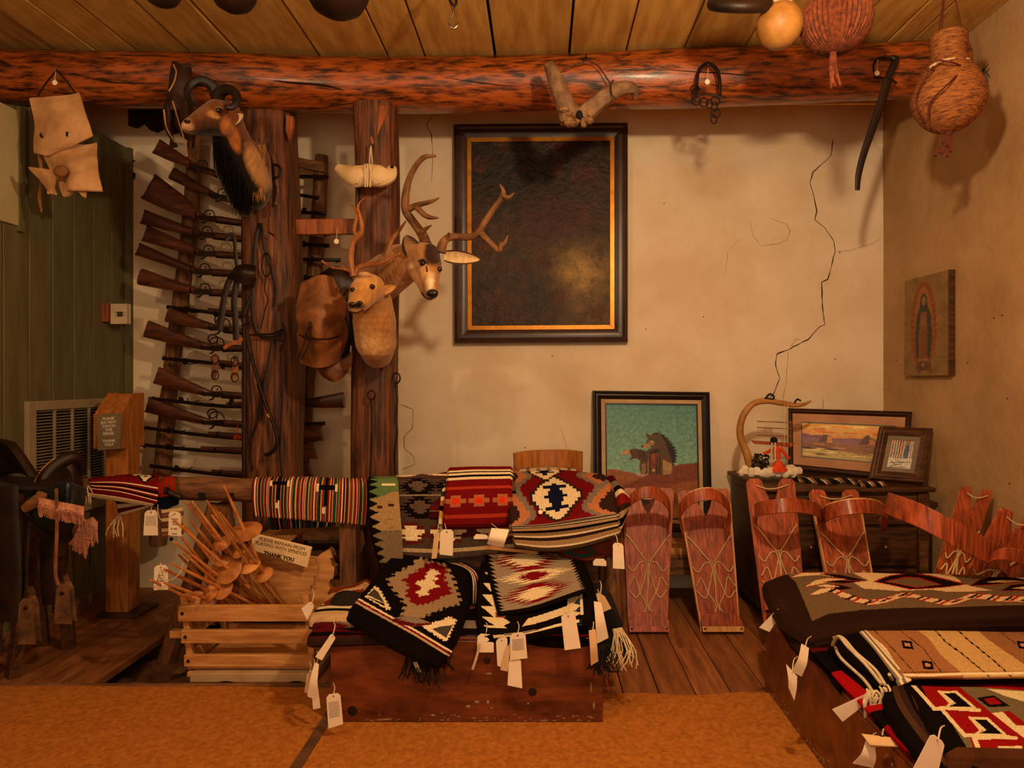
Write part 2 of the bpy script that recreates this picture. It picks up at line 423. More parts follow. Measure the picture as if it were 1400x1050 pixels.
# floor boards
fl = T('floor', None, None, (0, 3, 0), kind='structure')
x = -3.3; i = 0; wdt = .139
while x < RX:
    x2 = min(x+wdt, RX)
    spans = [(.0, 3.9)]
    if x > -1.88 and x < -1.30: spans = [(3.36+random.uniform(-.04, .06), 3.9), (.0, 2.62)]
    elif i % 3 == 1: ym = 3.02 if x > 0 else random.uniform(1, 3.3); spans = [(0, ym-.002), (ym+.002, 3.9)]
    for (ya, yb) in spans:
        ang = random.uniform(0, .002)
        g = G(); g.box(x+.0022, x2-.0022, ya, yb, -.03, 0-ang)
        g.build('floor_board', 'floor_board', fl, smooth_=False, bevel=.002)
    x = x2; i += 1
G().box(-3.4, RX+.1, -2.3, 4, -.05, -.032).build('subfloor', 'dark', fl, smooth_=False) if False else None
g = G()
n = 26; vs = []; fs = []
for j in range(n+1):
    for q in range(n+1):
        X = -2.1+1.0*q/n; Y = 2.4+1.15*j/n; vs.append((X, Y, -.11+.05*noise.noise(V((X*5, Y*5, 3)))+.02*noise.noise(V((X*22, Y*22, 1)))))
for j in range(n):
    for q in range(n): a = j*(n+1)+q; fs.append((a, a+1, a+n+2, a+n+1))
g.add(vs, fs); g.build('dirt_pit', 'dirt', fl)
G().box(-3.4, RX+.1, -2.3, 4, -.2, -.17).build('subfloor', 'dirt', fl, smooth_=False)
# mats: two pieces of matting, strip between
def matting(name, x0, x1, edge, label):
    g = G(); n = 60; top = []; rows = []
    for i in range(n+1):
        X = x0+(x1-x0)*i/n; Y = edge(X); rows.append((X, Y))
    poly = [V((x, y, .0)) for x, y in rows]+[V((x1, -2.1, 0)), V((x0, -2.1, 0))]
    g.prism(poly[::-1], (0, 0, .008))
    return g.build(name, 'rug', None, smooth_=False, label=label, cat='mat')
GX = -.758
matting('floor_mat', -3.2, GX-.012, lambda X: 2.628-.012*abs(X+1.9)+.003*math.sin(X*9), 'tan fibre floor mat on the left with a straight pale edge')
matting('floor_mat', GX+.022, RX-.01, lambda X: 2.565+.012*math.sin(X*7+1)+.008*math.sin(X*19) if X > .2 else 2.6, 'tan fibre floor mat in the centre and right with a wavy edge')
g = G(); g.box(GX-.014, GX+.022, -2, 2.50, .004, .013); g.build('floor_strip', 'strip', None, smooth_=False, label='thin dark metal joining strip between the two tan floor mats', cat='strip', bevel=.002)
g = G(); g.box(-2.39, GX-.02, 2.625, 2.645, 0, .011); g.build('edge_strip', 'grey_wood', None, smooth_=False, label='thin grey edging strip along the left floor mat', cat='strip', bevel=.002)

# cracks in the plaster
def crack(pts, w, Y=BY-.0008, name='crack', par=bw, jit=1.2):
    pts = [P(x, y, BY) for x, y in pts]; out = []
    for a, b in zip(pts, pts[1:]):
        n = max(2, int((b-a).length/.02))
        for i in range(n):
            q = a.lerp(b, i/n); out.append(q+V((random.uniform(-1, 1)*.0012*jit, 0, random.uniform(-1, 1)*.0012*jit)))
    out.append(pts[-1])
    g = G(); vs = []; fs = []
    for i, q in enumerate(out):
        d = (out[min(i+1, len(out)-1)]-out[max(i-1, 0)]).normalized(); s_ = V((-d.z, 0, d.x))
        ww = w*(.35+.65*abs(noise.noise(q*14))*1.8)*(.3 if i in (0, len(out)-1) else 1)
        for e in (-1, 1): vs += [q+s_*ww*e+V((0, -.0012, 0)), ]
    for i in range(len(out)-1): a = i*2; fs.append((a, a+1, a+3, a+2))
    g.add(vs, fs); g.build(name, 'crack', par, smooth_=False)
crack([(1139, 190), (1136, 213), (1112, 235), (1107, 250), (1113, 270), (1117, 288), (1114, 300), (1128, 312), (1140, 330), (1142, 342), (1135, 370), (1132, 382), (1123, 386), (1125, 430), (1128, 444), (1120, 447), (1105, 464), (1085, 474), (1078, 478), (1062, 484), (1060, 500), (1066, 517), (1058, 538), (1052, 545)], .0042)
crack([(1095, 466), (1088, 463), (1080, 476)], .0025)
crack([(1078, 478), (1075, 520), (1070, 548)], .0016)
crack([(1205, 325), (1195, 332), (1165, 342), (1142, 345)], .0014)
crack([(592, 158), (583, 170), (590, 185), (592, 210), (590, 250)], .002)
crack([(545, 552), (565, 560), (564, 585), (552, 598), (553, 612), (566, 625), (567, 635), (548, 643)], .0022)
crack([(1050, 298), (1075, 306), (1080, 316), (1076, 328), (1062, 334), (1040, 336)], .0012)
crack([(1025, 300), (1030, 322), (1040, 336)], .001)
crack([(1012, 325), (995, 345), (992, 372)], .001)
crack([(1193, 180), (1195, 195), (1203, 208)], .0012)
crack([(1124, 542), (1126, 560)], .002)
crack([(1208, 140), (1207, 250), (1209, 340), (1208, 450), (1208, 600)], .0016)
crack([(765, 580), (775, 610), (768, 640)], .0008)
# nail holes
for (x, y) in ((958, 190), (1148, 345), (1142, 491), (883, 450), (962, 433), (908, 278), (755, 487), (718, 612)):
    g = G(); g.ell(P(x, y, BY-.001), (.004, .002, .004), n=8, m=5); g.build('nail_hole', 'crack', bw)
for (x, y) in ((1226, 493), (1323, 496), (1359, 435), (1370, 431), (1377, 545), (1380, 661)):
    Y = RX*FPX/(x-740); g = G(); g.ell((RX, Y, CAMZ+(520-y)/FPX*Y), (.002, .004, .005), n=8, m=5); g.build('nail_hole', 'crack', rw)
# torn plaster at the upper left of the back wall
g = G(); pts = [(176, 150), (176, 172), (188, 176), (198, 170), (205, 178), (216, 182), (226, 176), (238, 184), (262, 176), (262, 150)]
g.prism([P(x, y, BY-.002) for x, y in pts], (0, -.006, 0)); g.build('torn_plaster', 'torn', bw, smooth_=False)
for l in ([(178, 232), (186, 238), (184, 246), (178, 243)], [(177, 217), (184, 219), (186, 221), (178, 222)], [(228, 282), (236, 284), (230, 288)]):
    g = G(); g.prism([P(x, y, BY-.001) for x, y in l], (0, -.003, 0)); g.build('plaster_chip', 'torn', bw, smooth_=False)

# log beam
def logmesh(path, rads, n=40, k=40, amp=.05, sq=2.0, seed=0, taper=None, fx=3):
    pts, rs = smooth(path, rads, k); rings = []
    d = (pts[-1]-pts[0]).normalized(); u = V((0, 1, 0)) if abs(d.y) < .9 else V((1, 0, 0))
    u = (u-d*u.dot(d)).normalized(); w_ = d.cross(u)
    for i, p in enumerate(pts):
        ring = []; s = (p-pts[0]).length
        for j in range(n):
            t = 2*PI*j/n; c_, s_ = math.cos(t), math.sin(t)
            q = (abs(c_)**sq+abs(s_)**sq)**(-1/sq)
            rr = rs[i]*q*(1+amp*noise.noise(V((c_*1.3+seed, s_*1.3, s*fx)))+amp*.5*noise.noise(V((c_*5+seed, s_*5, s*fx*.7))))
            ring.append(p+(u*c_+w_*s_)*rr)
        rings.append(ring)
    g = G(); g.loft(rings); return g
lb = T('log_beam', 'long varnished red-brown log beam running under the ceiling boards', 'beam', (0, 3.3, 2.67))
logmesh([(-3.3, 3.2, 2.655), (-1.9, 3.27, 2.66), (-.6, 3.35, 2.667), (.7, 3.28, 2.67), (1.97, 3.2, 2.68)], [.125, .124, .131, .132, .128], amp=.06, seed=3, fx=1.4).build('log', 'log_red', lb)
def ribbonY(pts, w, name, m, par):   # a split in the log: thin dark tube half sunk
    g = G(); g.tube(pts, [w*.3]+[w]*(len(pts)-2)+[w*.3], n=6, k=5); g.build(name, m, par)
def onlog(x, y):
    # point on the front of the log seen at pixel x,y
    for i in range(400):
        Y = 3.0+i*.001; p = P(x, y, Y)
        cy = np.interp(p.x, [-3.3, -1.9, -.6, .7, 1.97], [3.2, 3.27, 3.35, 3.28, 3.2]); cz = np.interp(p.x, [-3.3, -1.9, -.6, .7, 1.97], [2.655, 2.66, 2.667, 2.67, 2.68])
        if math.hypot(p.y-cy, p.z-cz) < .128: return p
    return P(x, y, 3.25)
for l, w_ in (([(375, 110), (400, 113), (440, 116), (470, 123)], .0045), ([(600, 105), (650, 112), (700, 118)], .002), ([(850, 92), (930, 97), (1010, 102), (1080, 110)], .003), ([(100, 100), (150, 112), (220, 114)], .002), ([(1060, 108), (1110, 107), (1180, 120)], .0025)):
    ribbonY([onlog(*p) for p in l], w_, 'split', 'dark', lb)
g = G(); g.beam(P(862, 138, 3.36), P(1208, 137, 3.36), .02, S(11, 3.36)); g.build('lath_strip', 'ceil_board', lb, smooth_=False, bevel=.002)
# posts
def post(name, label, path, rads, top_cut=None, seed=1, sq=3.4):
    t = T(name, label, 'post', (path[0][0], path[0][1], 0)); logmesh(path, rads, n=32, k=14, amp=.05, sq=sq, seed=seed, fx=1.5).build('shaft', 'post', t); return t
p1 = post('log_post', 'thick rough-hewn log post on the left hung with tack', [(-1.372, 3.43, 0), (-1.36, 3.43, 1.2), (-1.37, 3.43, 2.0), (-1.385, 3.43, 2.57)], [.133, .136, .13, .122], seed=5)
p2 = post('log_post', 'narrower rough-hewn log post in the middle behind the deer heads', [(-.828, 3.36, 0), (-.83, 3.36, 1.2), (-.815, 3.36, 2.0), (-.823, 3.35, 2.555)], [.112, .106, .104, .105], seed=9)
g = G(); g.prism([P(x, y, 3.25) for x, y in ((511, 144), (532, 145), (525, 163), (515, 186), (509, 197), (506, 186), (501, 180))], (0, .02, 0)); g.build('fresh_cut', 'fresh_wood', p2, smooth_=False, bevel=.002)
g = G(); g.prism([P(x, y, 3.30) for x, y in ((392, 158), (400, 160), (400, 172), (395, 190), (391, 178))], (0, .02, 0)); g.build('fresh_cut', 'fresh_wood', p1, smooth_=False, bevel=.002)
g = G(); g.prism([P(x, y, 3.292) for x, y in ((356, 300), (375, 296), (378, 330), (374, 380), (368, 480), (360, 560), (352, 640), (342, 640), (344, 520), (340, 420), (348, 350))], (0, .02, 0)); g.build('worn_face', M('worn', '#8e5228', '#34180a', rough=.5, scale=9, stretch=(8, 8, .5), bump=1.8, lo=.3, hi=.62, detail=9), p1, smooth_=False, bevel=.003)
g = G(); g.beam(P(399, 311, 3.42), P(492, 310, 3.42), .03, S(21, 3.42)); g.build('crosspiece', 'fresh_wood', None, smooth_=False, bevel=.004, label='short varnished plank nailed between the two log posts', cat='plank')
# ---------------------------------------------------------------- gun rack and rifles
YR = 3.64
rk = T('gun_rack', 'tall rack of two peeled poles with pegs holding the rifles against the white wall', 'rack', P(320, 650, 3.74))
for path in ([(266, 188), (262, 280), (251, 380), (239, 470), (229, 560), (222, 650), (216, 745)], [(440, 213), (436, 290), (428, 400), (420, 520), (411, 650), (405, 745)]):
    g = G(); g.tube(PP(path, 3.76), [.036, .042, .043, .042, .043, .045, .045], n=12, k=6, rough=.12, seed=path[0][0]); g.build('pole', 'grey_woodv', rk)
def stock_ring(c, ax, h, w, n=12, shift=0):
    up = V((-ax.z, 0, ax.x)); r = []
    for j in range(n):
        t = 2*PI*j/n; a, b = math.cos(t), math.sin(t)
        a2 = math.copysign(abs(a)**.75, a); b2 = math.copysign(abs(b)**.75, b)
        r.append(c+up*(h*a2)+V((0, w*b2, 0))+ax*(shift*(a2*a2)))
    return r
ORD = ['topmost', 'second', 'third', 'fourth', 'fifth', 'sixth', 'seventh', 'eighth', 'ninth', 'tenth', 'eleventh', 'twelfth', 'thirteenth', 'fourteenth', 'fifteenth']
def rifle(label, bt, bb, wr, fore, mz, cres=.018, wh=8, lever=False, Y=YR, sling=False, guard=True):
    """bt, bb: top and bottom of the butt; wr: wrist; fore: end of the forestock; mz: muzzle (pixels)"""
    Bt, Bb, W_, F, Mz = [P(x, y, Y) for x, y in (bt, bb, wr, fore, mz)]
    bc = (Bt+Bb)/2; h0 = (Bt-Bb).length/2
    t = T('rifle', label, 'rifle', bc, 'old rifles on the rack')
    cen, hs = smooth([bc, bc.lerp(W_, .5)+V((0, 0, -.004)), W_, W_.lerp(F, .35), F], [h0, h0*.72, S(wh, Y)/2, S(9, Y)/2, S(6.5, Y)/2], 5)
    rings = []
    for i, c_ in enumerate(cen):
        a = cen[min(i+1, len(cen)-1)]-cen[max(i-1, 0)]; a = V((a.x, 0, a.z)).normalized()
        rings.append(stock_ring(c_, a, hs[i], min(.021, hs[i]*.9), shift=-cres*max(0, 1-i/4)))
    g = G(); g.loft(rings); g.build('stock', 'gun_wood', t)
    d = (Mz-W_).normalized(); dn = V((0, 0, -1))*S(3, Y)
    st = W_.lerp(Mz, .10)
    g = G(); g.tube([st+dn, F+dn*.9, Mz+dn*.6], [.0125, .0105, .0095], n=10, k=3); g.tube([Mz+dn*.6-d*.012, Mz+dn*.6+d*.001], .0115, n=10, k=1)
    g.ell(Mz+dn*.6-d*.02+V((0, 0, -.014)), (.006, .003, .005), n=6, m=4)
    bo = g.build('barrel', 'gun_metal', t)
    for f_ in (.45, .8):
        q = W_.lerp(Mz, f_); g = G(); g.tube([q-d*.006+dn*.8, q+d*.006+dn*.8], S(4.6, Y), n=10, k=1); g.build('barrel_band', 'gun_metal', t)
    # lock plate, hammer and guard on the upper side (the rifles hang upside down)
    up = V((-d.z, 0, d.x)); up = up if up.z > 0 else -up
    lk = W_+d*.03
    g = G(); g.prism([lk-d*.05+V((0, -.019, .004)), lk+d*.045+V((0, -.019, .008)), lk+d*.05+V((0, -.019, -.01)), lk-d*.04+V((0, -.019, -.012))], (0, .01, 0)); g.build('lock_plate', 'gun_metal', t, bevel=.002)
    g = G(); g.tube([lk+V((0, -.02, -.012)), lk-d*.012+V((0, -.022, -.03)), lk-d*.028+V((0, -.022, -.034))], [.006, .005, .003], n=6); g.build('hammer', 'gun_metal', t)
    if guard:
        b = lk+up*S(4, Y)
        R = .03 if lever else .02
        g = G(); g.tube([b-d*R*1.3, b-d*R+up*R, b+up*R*1.35, b+d*R+up*R, b+d*R*1.5], .0035, n=6, k=4)
        g.tube([b+d*.004, b+up*.014+d*.006], .003, n=5, k=1); g.build('trigger_guard', 'gun_metal', t)
        if lever:
            g = G(); g.tube([b-d*.02+up*(.03+.024*math.sin(a))*1+d*(.026*math.cos(a)) for a in [i*PI/5 for i in range(10)]], .0038, n=6, k=3, closed=True); g.build('lever_loop', 'gun_metal', t)
    # two rack hooks carry each rifle
    for xq in (.22, .80):
        q = bc.lerp(Mz, xq); q = V((q.x, Y, (W_.lerp(Mz, max(0, xq-.2)/.8)).z)) if xq > .3 else W_.lerp(bc, .1)
        g = G(); g.tube([q+V((0, .10, -.012)), q+V((0, .0, -.022)), q+V((0, -.026, -.014)), q+V((0, -.03, .006))], .003, n=5, k=3); g.build('peg', 'iron', rk)
    return t
L = lambda s: s
rifle('topmost rifle, dark crescent butt beside the hanging chaps', (216, 191), (219, 213), (268, 228), (330, 250), (436, 269))
rifle('second rifle from the top, stubby dark butt left of the horned head', (238, 228), (234, 246), (296, 268), (350, 284), (446, 290), cres=0)
rifle('third rifle from the top, wide black crescent butt', (209, 238), (206, 277), (278, 297), (345, 306), (450, 318), cres=.025)
rifle('fourth rifle from the top, black crescent butt just below the widest one', (199, 287), (200, 308), (275, 320), (340, 327), (450, 334), cres=.02)
rifle('fifth rifle from the top, dark butt tilted steeply upward', (203, 309), (201, 332), (277, 346), (345, 350), (465, 354), cres=.02)
rifle('sixth rifle from the top, pointed crescent butt tip reaching furthest left but one', (197, 334), (188, 350), (272, 371), (335, 374), (455, 379), cres=.02)
rifle('seventh rifle from the top, brown butt with a squared flat end', (195, 367), (188, 389), (272, 398), (335, 402), (420, 408), cres=-.003)
rifle('short rifle whose squarish butt sits directly under a thin muzzle', (231, 420), (229, 441), (296, 448), (340, 454), (400, 462), cres=.004, lever=True)
rifle('reddish brown rifle with a long curved flat-ended stock, butt left of the pole', (203, 438), (200, 462), (288, 475), (345, 476), (455, 481), cres=.004, wh=9, lever=True)
rifle('rifle with a notched reddish butt above the lowest lever rifle', (219, 502), (214, 526), (288, 538), (345, 541), (444, 546), cres=.012)
rifle('lever rifle with a sharply horned crescent butt and big round loop', (203, 543), (207, 565), (288, 577), (345, 580), (444, 577), cres=.018, lever=True)
# muzzle left, butt hidden or showing right of the left post
Yb = 3.62
rifle('rifle with muzzle pointing left just above the squarish butt, its stock behind the post', (400, 424), (400, 445), (350, 433), (285, 424), (229, 418), cres=0, guard=False, Y=3.68)
rifle('rifle with a thick muzzle pointing left in the middle of the rack', (404, 498), (404, 519), (372, 506), (300, 495), (223, 488), cres=0)
rifle('rifle whose long dark butt sticks out right of the left post, rising to the right', (469, 536), (470, 558), (405, 551), (310, 553), (208, 543), cres=.006)
rifle('musket with muzzle pointing left and broad butt right of the left post', (439, 577), (438, 603), (385, 600), (285, 593), (192, 582), cres=.006)
rifle('musket with crescent butt low behind the left post, muzzle pointing left', (430, 603), (428, 628), (380, 618), (275, 613), (192, 606), cres=.018)
rifle('lowest musket on the rack with a tarnished band, muzzle pointing left', (424, 632), (424, 652), (380, 652), (290, 645), (206, 635), cres=.01)
g = G(); g.tube(PP([(404, 241), (449, 242)], 3.68), .0105, n=8, k=1); t = g.build('gun_barrel', 'gun_metal', None, label='short loose dark barrel tip sticking out beside the top of the right rack pole', cat='gun barrel')
g = G(); g.beam(P(400, 221, 3.72), P(446, 230, 3.72), .03, S(13, 3.72)); g.build('rack_rail', 'grey_wood', rk, smooth_=False, bevel=.003)
# red yarn tie on a barrel
g = G()
for i in range(3): g.ell(P(322+i*5, 598, 3.585), (.011, .012, .013), n=8, m=6)
g.tube(PP([(325, 598), (325, 580)], 3.585), .002, n=5, k=1); g.build('yarn_tie', 'red_bright', None, label='bright red yarn tie wrapped on a musket beside the left post', cat='tie')
# grey upright board behind the rack

# ---------------------------------------------------------------- tack hung on the left post
YP = 3.27
def hung(name, label, cat, items, at_, m='leather_dark', group=None):
    """items: list of (part name, material, radius, flat, closed, [pixels], Y)"""
    t = T(name, label, cat, P(*at_), group)
    for it in items:
        pn, mm, r, fl_, cl_, pts, Y = it; g = G(); g.tube(PP(pts, Y), r, n=8 if fl_ == 1 else 10, k=5, closed=cl_, flat=fl_); g.build(pn, mm, t)
    return t
def ringpts(cx, cy, rx, ry, n=9): return [(cx+rx*math.cos(2*PI*i/n), cy+ry*math.sin(2*PI*i/n)) for i in range(n)]
hung('bridle', 'dark leather bridle with iron rings looped down the front of the left post', 'bridle', [
    ('strap', 'leather_dark', .011, .3, False, [(356, 305), (350, 325), (347, 370), (345, 420), (352, 455), (375, 462), (388, 452)], 3.27),
    ('strap', 'leather_dark', .009, .3, False, [(357, 305), (360, 330), (365, 350), (372, 372), (378, 395), (376, 420)], 3.265),
    ('ring', 'iron', .004, 1, True, ringpts(364, 362, 6, 16), 3.255),
    ('ring', 'iron', .004, 1, True, ringpts(386, 458, 5, 8), 3.25),
    ('chain', 'iron', .0035, 1, False, [(364, 378), (362, 395), (366, 410), (362, 425), (356, 450)], 3.255),
    ('nail', 'iron', .004, 1, False, [(367, 317), (374, 322)], 3.24)], (365, 470, 3.29))
hung('bridle_bit', 'rusty curb bit with a curved shank hanging below the bridle', 'bit', [
    ('mouthpiece', 'iron', .005, 1, False, [(342, 458), (358, 457), (374, 456), (386, 450)], 3.24),
    ('shank', 'iron', .005, 1, False, [(386, 440), (390, 455), (388, 470), (382, 480)], 3.24),
    ('shank', 'iron', .005, 1, False, [(342, 440), (340, 455), (343, 470), (341, 478)], 3.24),
    ('rein', 'leather_dark', .005, .4, False, [(341, 478), (342, 520), (345, 570), (340, 610)], 3.25)], (365, 470, 3.24))
hung('hames_strap', 'long dark curved iron tongs hanging low on the left post', 'tongs', [
    ('arm', 'iron', .009, 1, False, [(340, 470), (347, 500), (356, 530), (366, 560), (376, 585), (379, 605), (372, 618), (362, 622)], 3.24),
    ('arm', 'iron', .007, 1, False, [(352, 525), (358, 545), (352, 575), (344, 600), (342, 625), (345, 645)], 3.25),
    ('pivot', 'brass', .006, 1, False, [(365, 566), (368, 571)], 3.23)], (360, 645, 3.26))
hung('stirrup_strap', 'thin dark strap running down the left edge of the left post', 'strap', [
    ('strap', 'leather_dark', .007, .4, False, [(333, 430), (334, 500), (333, 590), (333, 660)], 3.28),
    ('ring', 'iron', .004, 1, True, ringpts(336, 437, 6, 6), 3.26)], (333, 660, 3.29))
hung('spur_ring', 'small rusty spur ring with knotted rope beside the horned head', 'spur', [
    ('ring', 'iron', .006, 1, True, ringpts(376, 234, 8, 9), 3.26),
    ('rope', 'grey_wood', .007, 1, False, [(373, 212), (376, 224), (378, 245), (380, 262), (377, 280)], 3.27)], (376, 282, 3.28))
hung('hanging_strap', 'thin horse harness straps trailing down the middle of the left post', 'strap', [
    ('strap', 'leather_dark', .006, .4, False, [(372, 465), (366, 500), (358, 540), (352, 575)], 3.262),
    ('strap', 'leather_dark', .006, .4, False, [(384, 470), (386, 540), (383, 610), (386, 655)], 3.27)], (370, 640, 3.29))
# stirrup hood with straps left of the post
t = T('stirrup_harness', 'dark leather hooded stirrup with long straps and buckles left of the post', 'harness', P(322, 520, 3.3))
g = G(); g.sheet([[(322, 363, 3.25), (335, 361, 3.24), (350, 363, 3.25)], [(316, 372, 3.22), (332, 370, 3.2), (349, 375, 3.22)], [(311, 380, 3.26), (330, 388, 3.22), (348, 392, 3.26)]], 10, 8, .012); g.build('hood', 'leather_dark', t)
for pts, r, m_ in (([(309, 330), (314, 321), (320, 324), (322, 345), (324, 365)], .010, 'leather_dark'), ([(316, 378), (308, 400), (303, 430), (300, 452)], .016, 'leather_dark'),
                   ([(324, 382), (320, 410), (322, 440), (323, 465)], .016, 'leather_dark'), ([(350, 380), (345, 400), (333, 430), (334, 445)], .008, 'leather_dark'),
                   ([(306, 476), (312, 472), (322, 468), (332, 463)], .009, 'fresh_wood')):
    g = G(); g.tube(PP(pts, 3.27), r, n=8, k=5, flat=.35); g.build('strap', m_, t)
for cx, cy in ((294, 505), (321, 508)):
    g = G(); g.tube(PP([(cx, cy-22), (cx+1, cy-12), (cx, cy), (cx-2, cy+14)], 3.26), [.005, .014, .017, .008], n=10, k=4, flat=.4); g.build('tab', 'leather_brown', t)
    for dy in (-14, 8):
        g = G(); g.tube(PP(ringpts(cx, cy+dy, 5, 6), 3.245), .003, n=6, k=2, closed=True); g.build('buckle', 'iron', t)
# chaps hanging from the beam
t = T('chaps', 'dark worn leather chaps hanging from the log beam beside the horned head', 'chaps', P(250, 205, 3.08))
g = G(); g.sheet([[(236, 85, 3.09), (240, 84, 3.08), (252, 90, 3.07), (262, 92, 3.09)], [(229, 122, 3.08), (236, 128, 3.05), (248, 125, 3.06), (264, 120, 3.09)], [(222, 148, 3.11), (232, 150, 3.06), (250, 150, 3.08), (268, 148, 3.11)]], 16, 16, .008, wob=.012); g.build('yoke', 'chap', t)
for i, rows in enumerate(([(222, 146), (236, 144)], [(236, 138), (268, 146)])):
    (a, ya), (b, yb) = rows
    g = G(); g.sheet([[(a, ya, 3.1), ((a+b)/2, ya-2, 3.05), (b, yb, 3.1)], [(a+3, ya+30, 3.11), ((a+b)/2+3, ya+28, 3.06), (b+1, yb+24, 3.12)], [(a+16, ya+52, 3.12), ((a+b)/2+12, ya+56, 3.08), (b-2, yb+58, 3.13)]], 10, 16, .008, wob=.015, seed=i); g.build('leg', 'chap', t)
for pts in ([(237, 88), (241, 98), (238, 112), (231, 125)], [(224, 150), (228, 175), (240, 195)], [(236, 138), (244, 165), (254, 198), (256, 214)]):
    g = G(); g.tube(PP(pts, 3.05), .003, n=5, k=5); g.build('piping', 'hide', t)
g = G(); g.tube([P(246, 88, 3.06), P(246, 92, 3.2)], .006, n=7, k=1); g.build('nail', 'iron', t)
# hide apron at far left
t = T('hide_bag', 'stiff pale buckskin bag with ragged lower flap hanging from a nail at far left', 'bag', P(92, 268, 2.98))
hb = 2.98
g = G(); g.sheet([[(44, 136, hb), (75, 131, hb-.03), (106, 124, hb)], [(46, 172, hb-.01), (80, 168, hb-.05), (116, 155, hb-.01)], [(46, 190, hb-.01), (82, 196, hb-.05), (122, 172, hb-.01)], [(47, 209, hb), (72, 210, hb-.04), (126, 186, hb)]], 30, 26, .010, bulge=.004, wob=.035, seed=4); g.build('upper_flap', 'hide', t)
g = G(); g.sheet([[(62, 205, hb+.01), (92, 198, hb+.0), (128, 193, hb+.01)], [(63, 222, hb+.01), (95, 222, hb-.04), (131, 212, hb)], [(66, 240, hb), (98, 240, hb-.03), (136, 236, hb)], [(72, 254, hb+.01), (102, 262, hb-.04), (140, 262, hb)]], 30, 26, .010, bulge=.004, wob=.06, seed=9); g.build('lower_flap', 'hide', t)
g = G(); g.sheet([[(43, 229, hb-.05), (58, 231, hb-.08), (72, 230, hb-.06)], [(56, 244, hb-.06), (66, 242, hb-.09), (78, 240, hb-.06)], [(64, 262, hb-.04), (70, 266, hb-.06), (76, 262, hb-.04)]], 12, 12, .012, bulge=.006, wob=.04, seed=2); g.build('knot', 'hide', t)
g = G(); g.ell(P(83, 234, hb-.06), (.032, .014, .026), n=14, m=8); g.build('patch', 'leather_brown', t)
g = G(); g.sheet([[(78, 248, hb-.02), (98, 258, hb-.06), (118, 258, hb-.03)], [(84, 268, hb-.02), (100, 262, hb-.05), (116, 269, hb-.03)]], 14, 8, .012, bulge=.005, wob=.05, seed=12); g.build('ragged_edge', 'hide', t)
g = G(); g.tube(PP([(54, 212), (57, 240), (54, 270), (57, 290)], hb+.01), [.008, .006, .007, .004], n=6); g.build('thong', 'leather_brown', t)
for pts in ([(50, 134), (62, 115), (76, 98)], [(102, 126), (90, 110), (77, 96)]):
    g = G(); g.tube(PP(pts, 3.0), .004, n=6, k=3); g.build('cord', 'leather_dark', t)
g = G(); g.prism([P(x, y, hb-.055) for x, y in ((90, 180), (93, 180), (92, 187), (90, 186))], (0, .01, 0)); g.build('slit', 'dark', t)
g = G(); g.prism([P(x, y, hb-.05) for x, y in ((54, 181), (57, 186), (56, 188), (54, 186))], (0, .01, 0)); g.build('slit', 'dark', t)
g = G(); g.tube([P(77, 97, 2.97), P(77, 95, 3.12)], .005, n=7, k=1); g.build('nail', 'iron', t)
def price_disc(x, y, Y, label):
    t = T('price_disc', label, 'tag', P(x, y, Y)); g = G(); g.lathe([(S(3.4, Y), -.001), (S(3.4, Y), .001)], P(x, y, Y), (0, 1, .1), n=14); g.build('disc', 'paper', t)
    g = G(); g.tube([P(x, y-2, Y), P(x+1, y-18, Y+.01), P(x+1, y-19, Y+.15)], .0012, n=5, k=1); g.build('string', 'string', t)
price_disc(75, 113, 2.975, 'round white price disc above the buckskin bag')
price_disc(967, 112, 3.02, 'round white price disc inside the hanging iron hobble')
price_disc(1199, 100, 2.99, 'small white price drop hanging on the sabre guard')
price_disc(460, 330, 3.3, 'round cream price disc below the short plank between the posts')

nl = lambda par, x, y, a, b: (lambda g: (g.tube([P(x, y, a), P(x, y, b)], .004, n=6, k=1), g.build('nail', 'iron', par)))(G())
# sabre
t = T('sabre', 'long curved sabre in a dark iron scabbard hanging from the beam near the corner', 'sabre', P(1172, 262, 3.06))
YS = 3.06
g = G(); g.tube(PP([(1214, 108), (1205, 140), (1193, 175), (1181, 210), (1174, 238), (1172, 260)], YS), [S(6.5, YS), S(6, YS), S(5.5, YS), S(5, YS), S(4.5, YS), S(3.5, YS)], n=12, k=6, flat=.4); g.build('scabbard', 'leather_dark', t)
g = G(); g.tube(PP([(1195, 106), (1208, 107), (1218, 109), (1226, 114)], YS), .006, n=8, k=4); g.tube(PP([(1198, 106), (1194, 92), (1200, 80), (1212, 79), (1222, 81)], YS), .005, n=8, k=4); g.build('guard', 'iron', t)
g = G(); g.tube(PP([(1213, 108), (1219, 95), (1224, 82), (1218, 78)], YS), [S(4, YS), S(5, YS), S(5, YS), S(3, YS)], n=10, k=5); g.build('grip', 'leather_dark', t)
g = G(); g.tube(PP([(1209, 80), (1210, 74)], 3.07), .003, n=5, k=1); g.build('nail', 'iron', t)
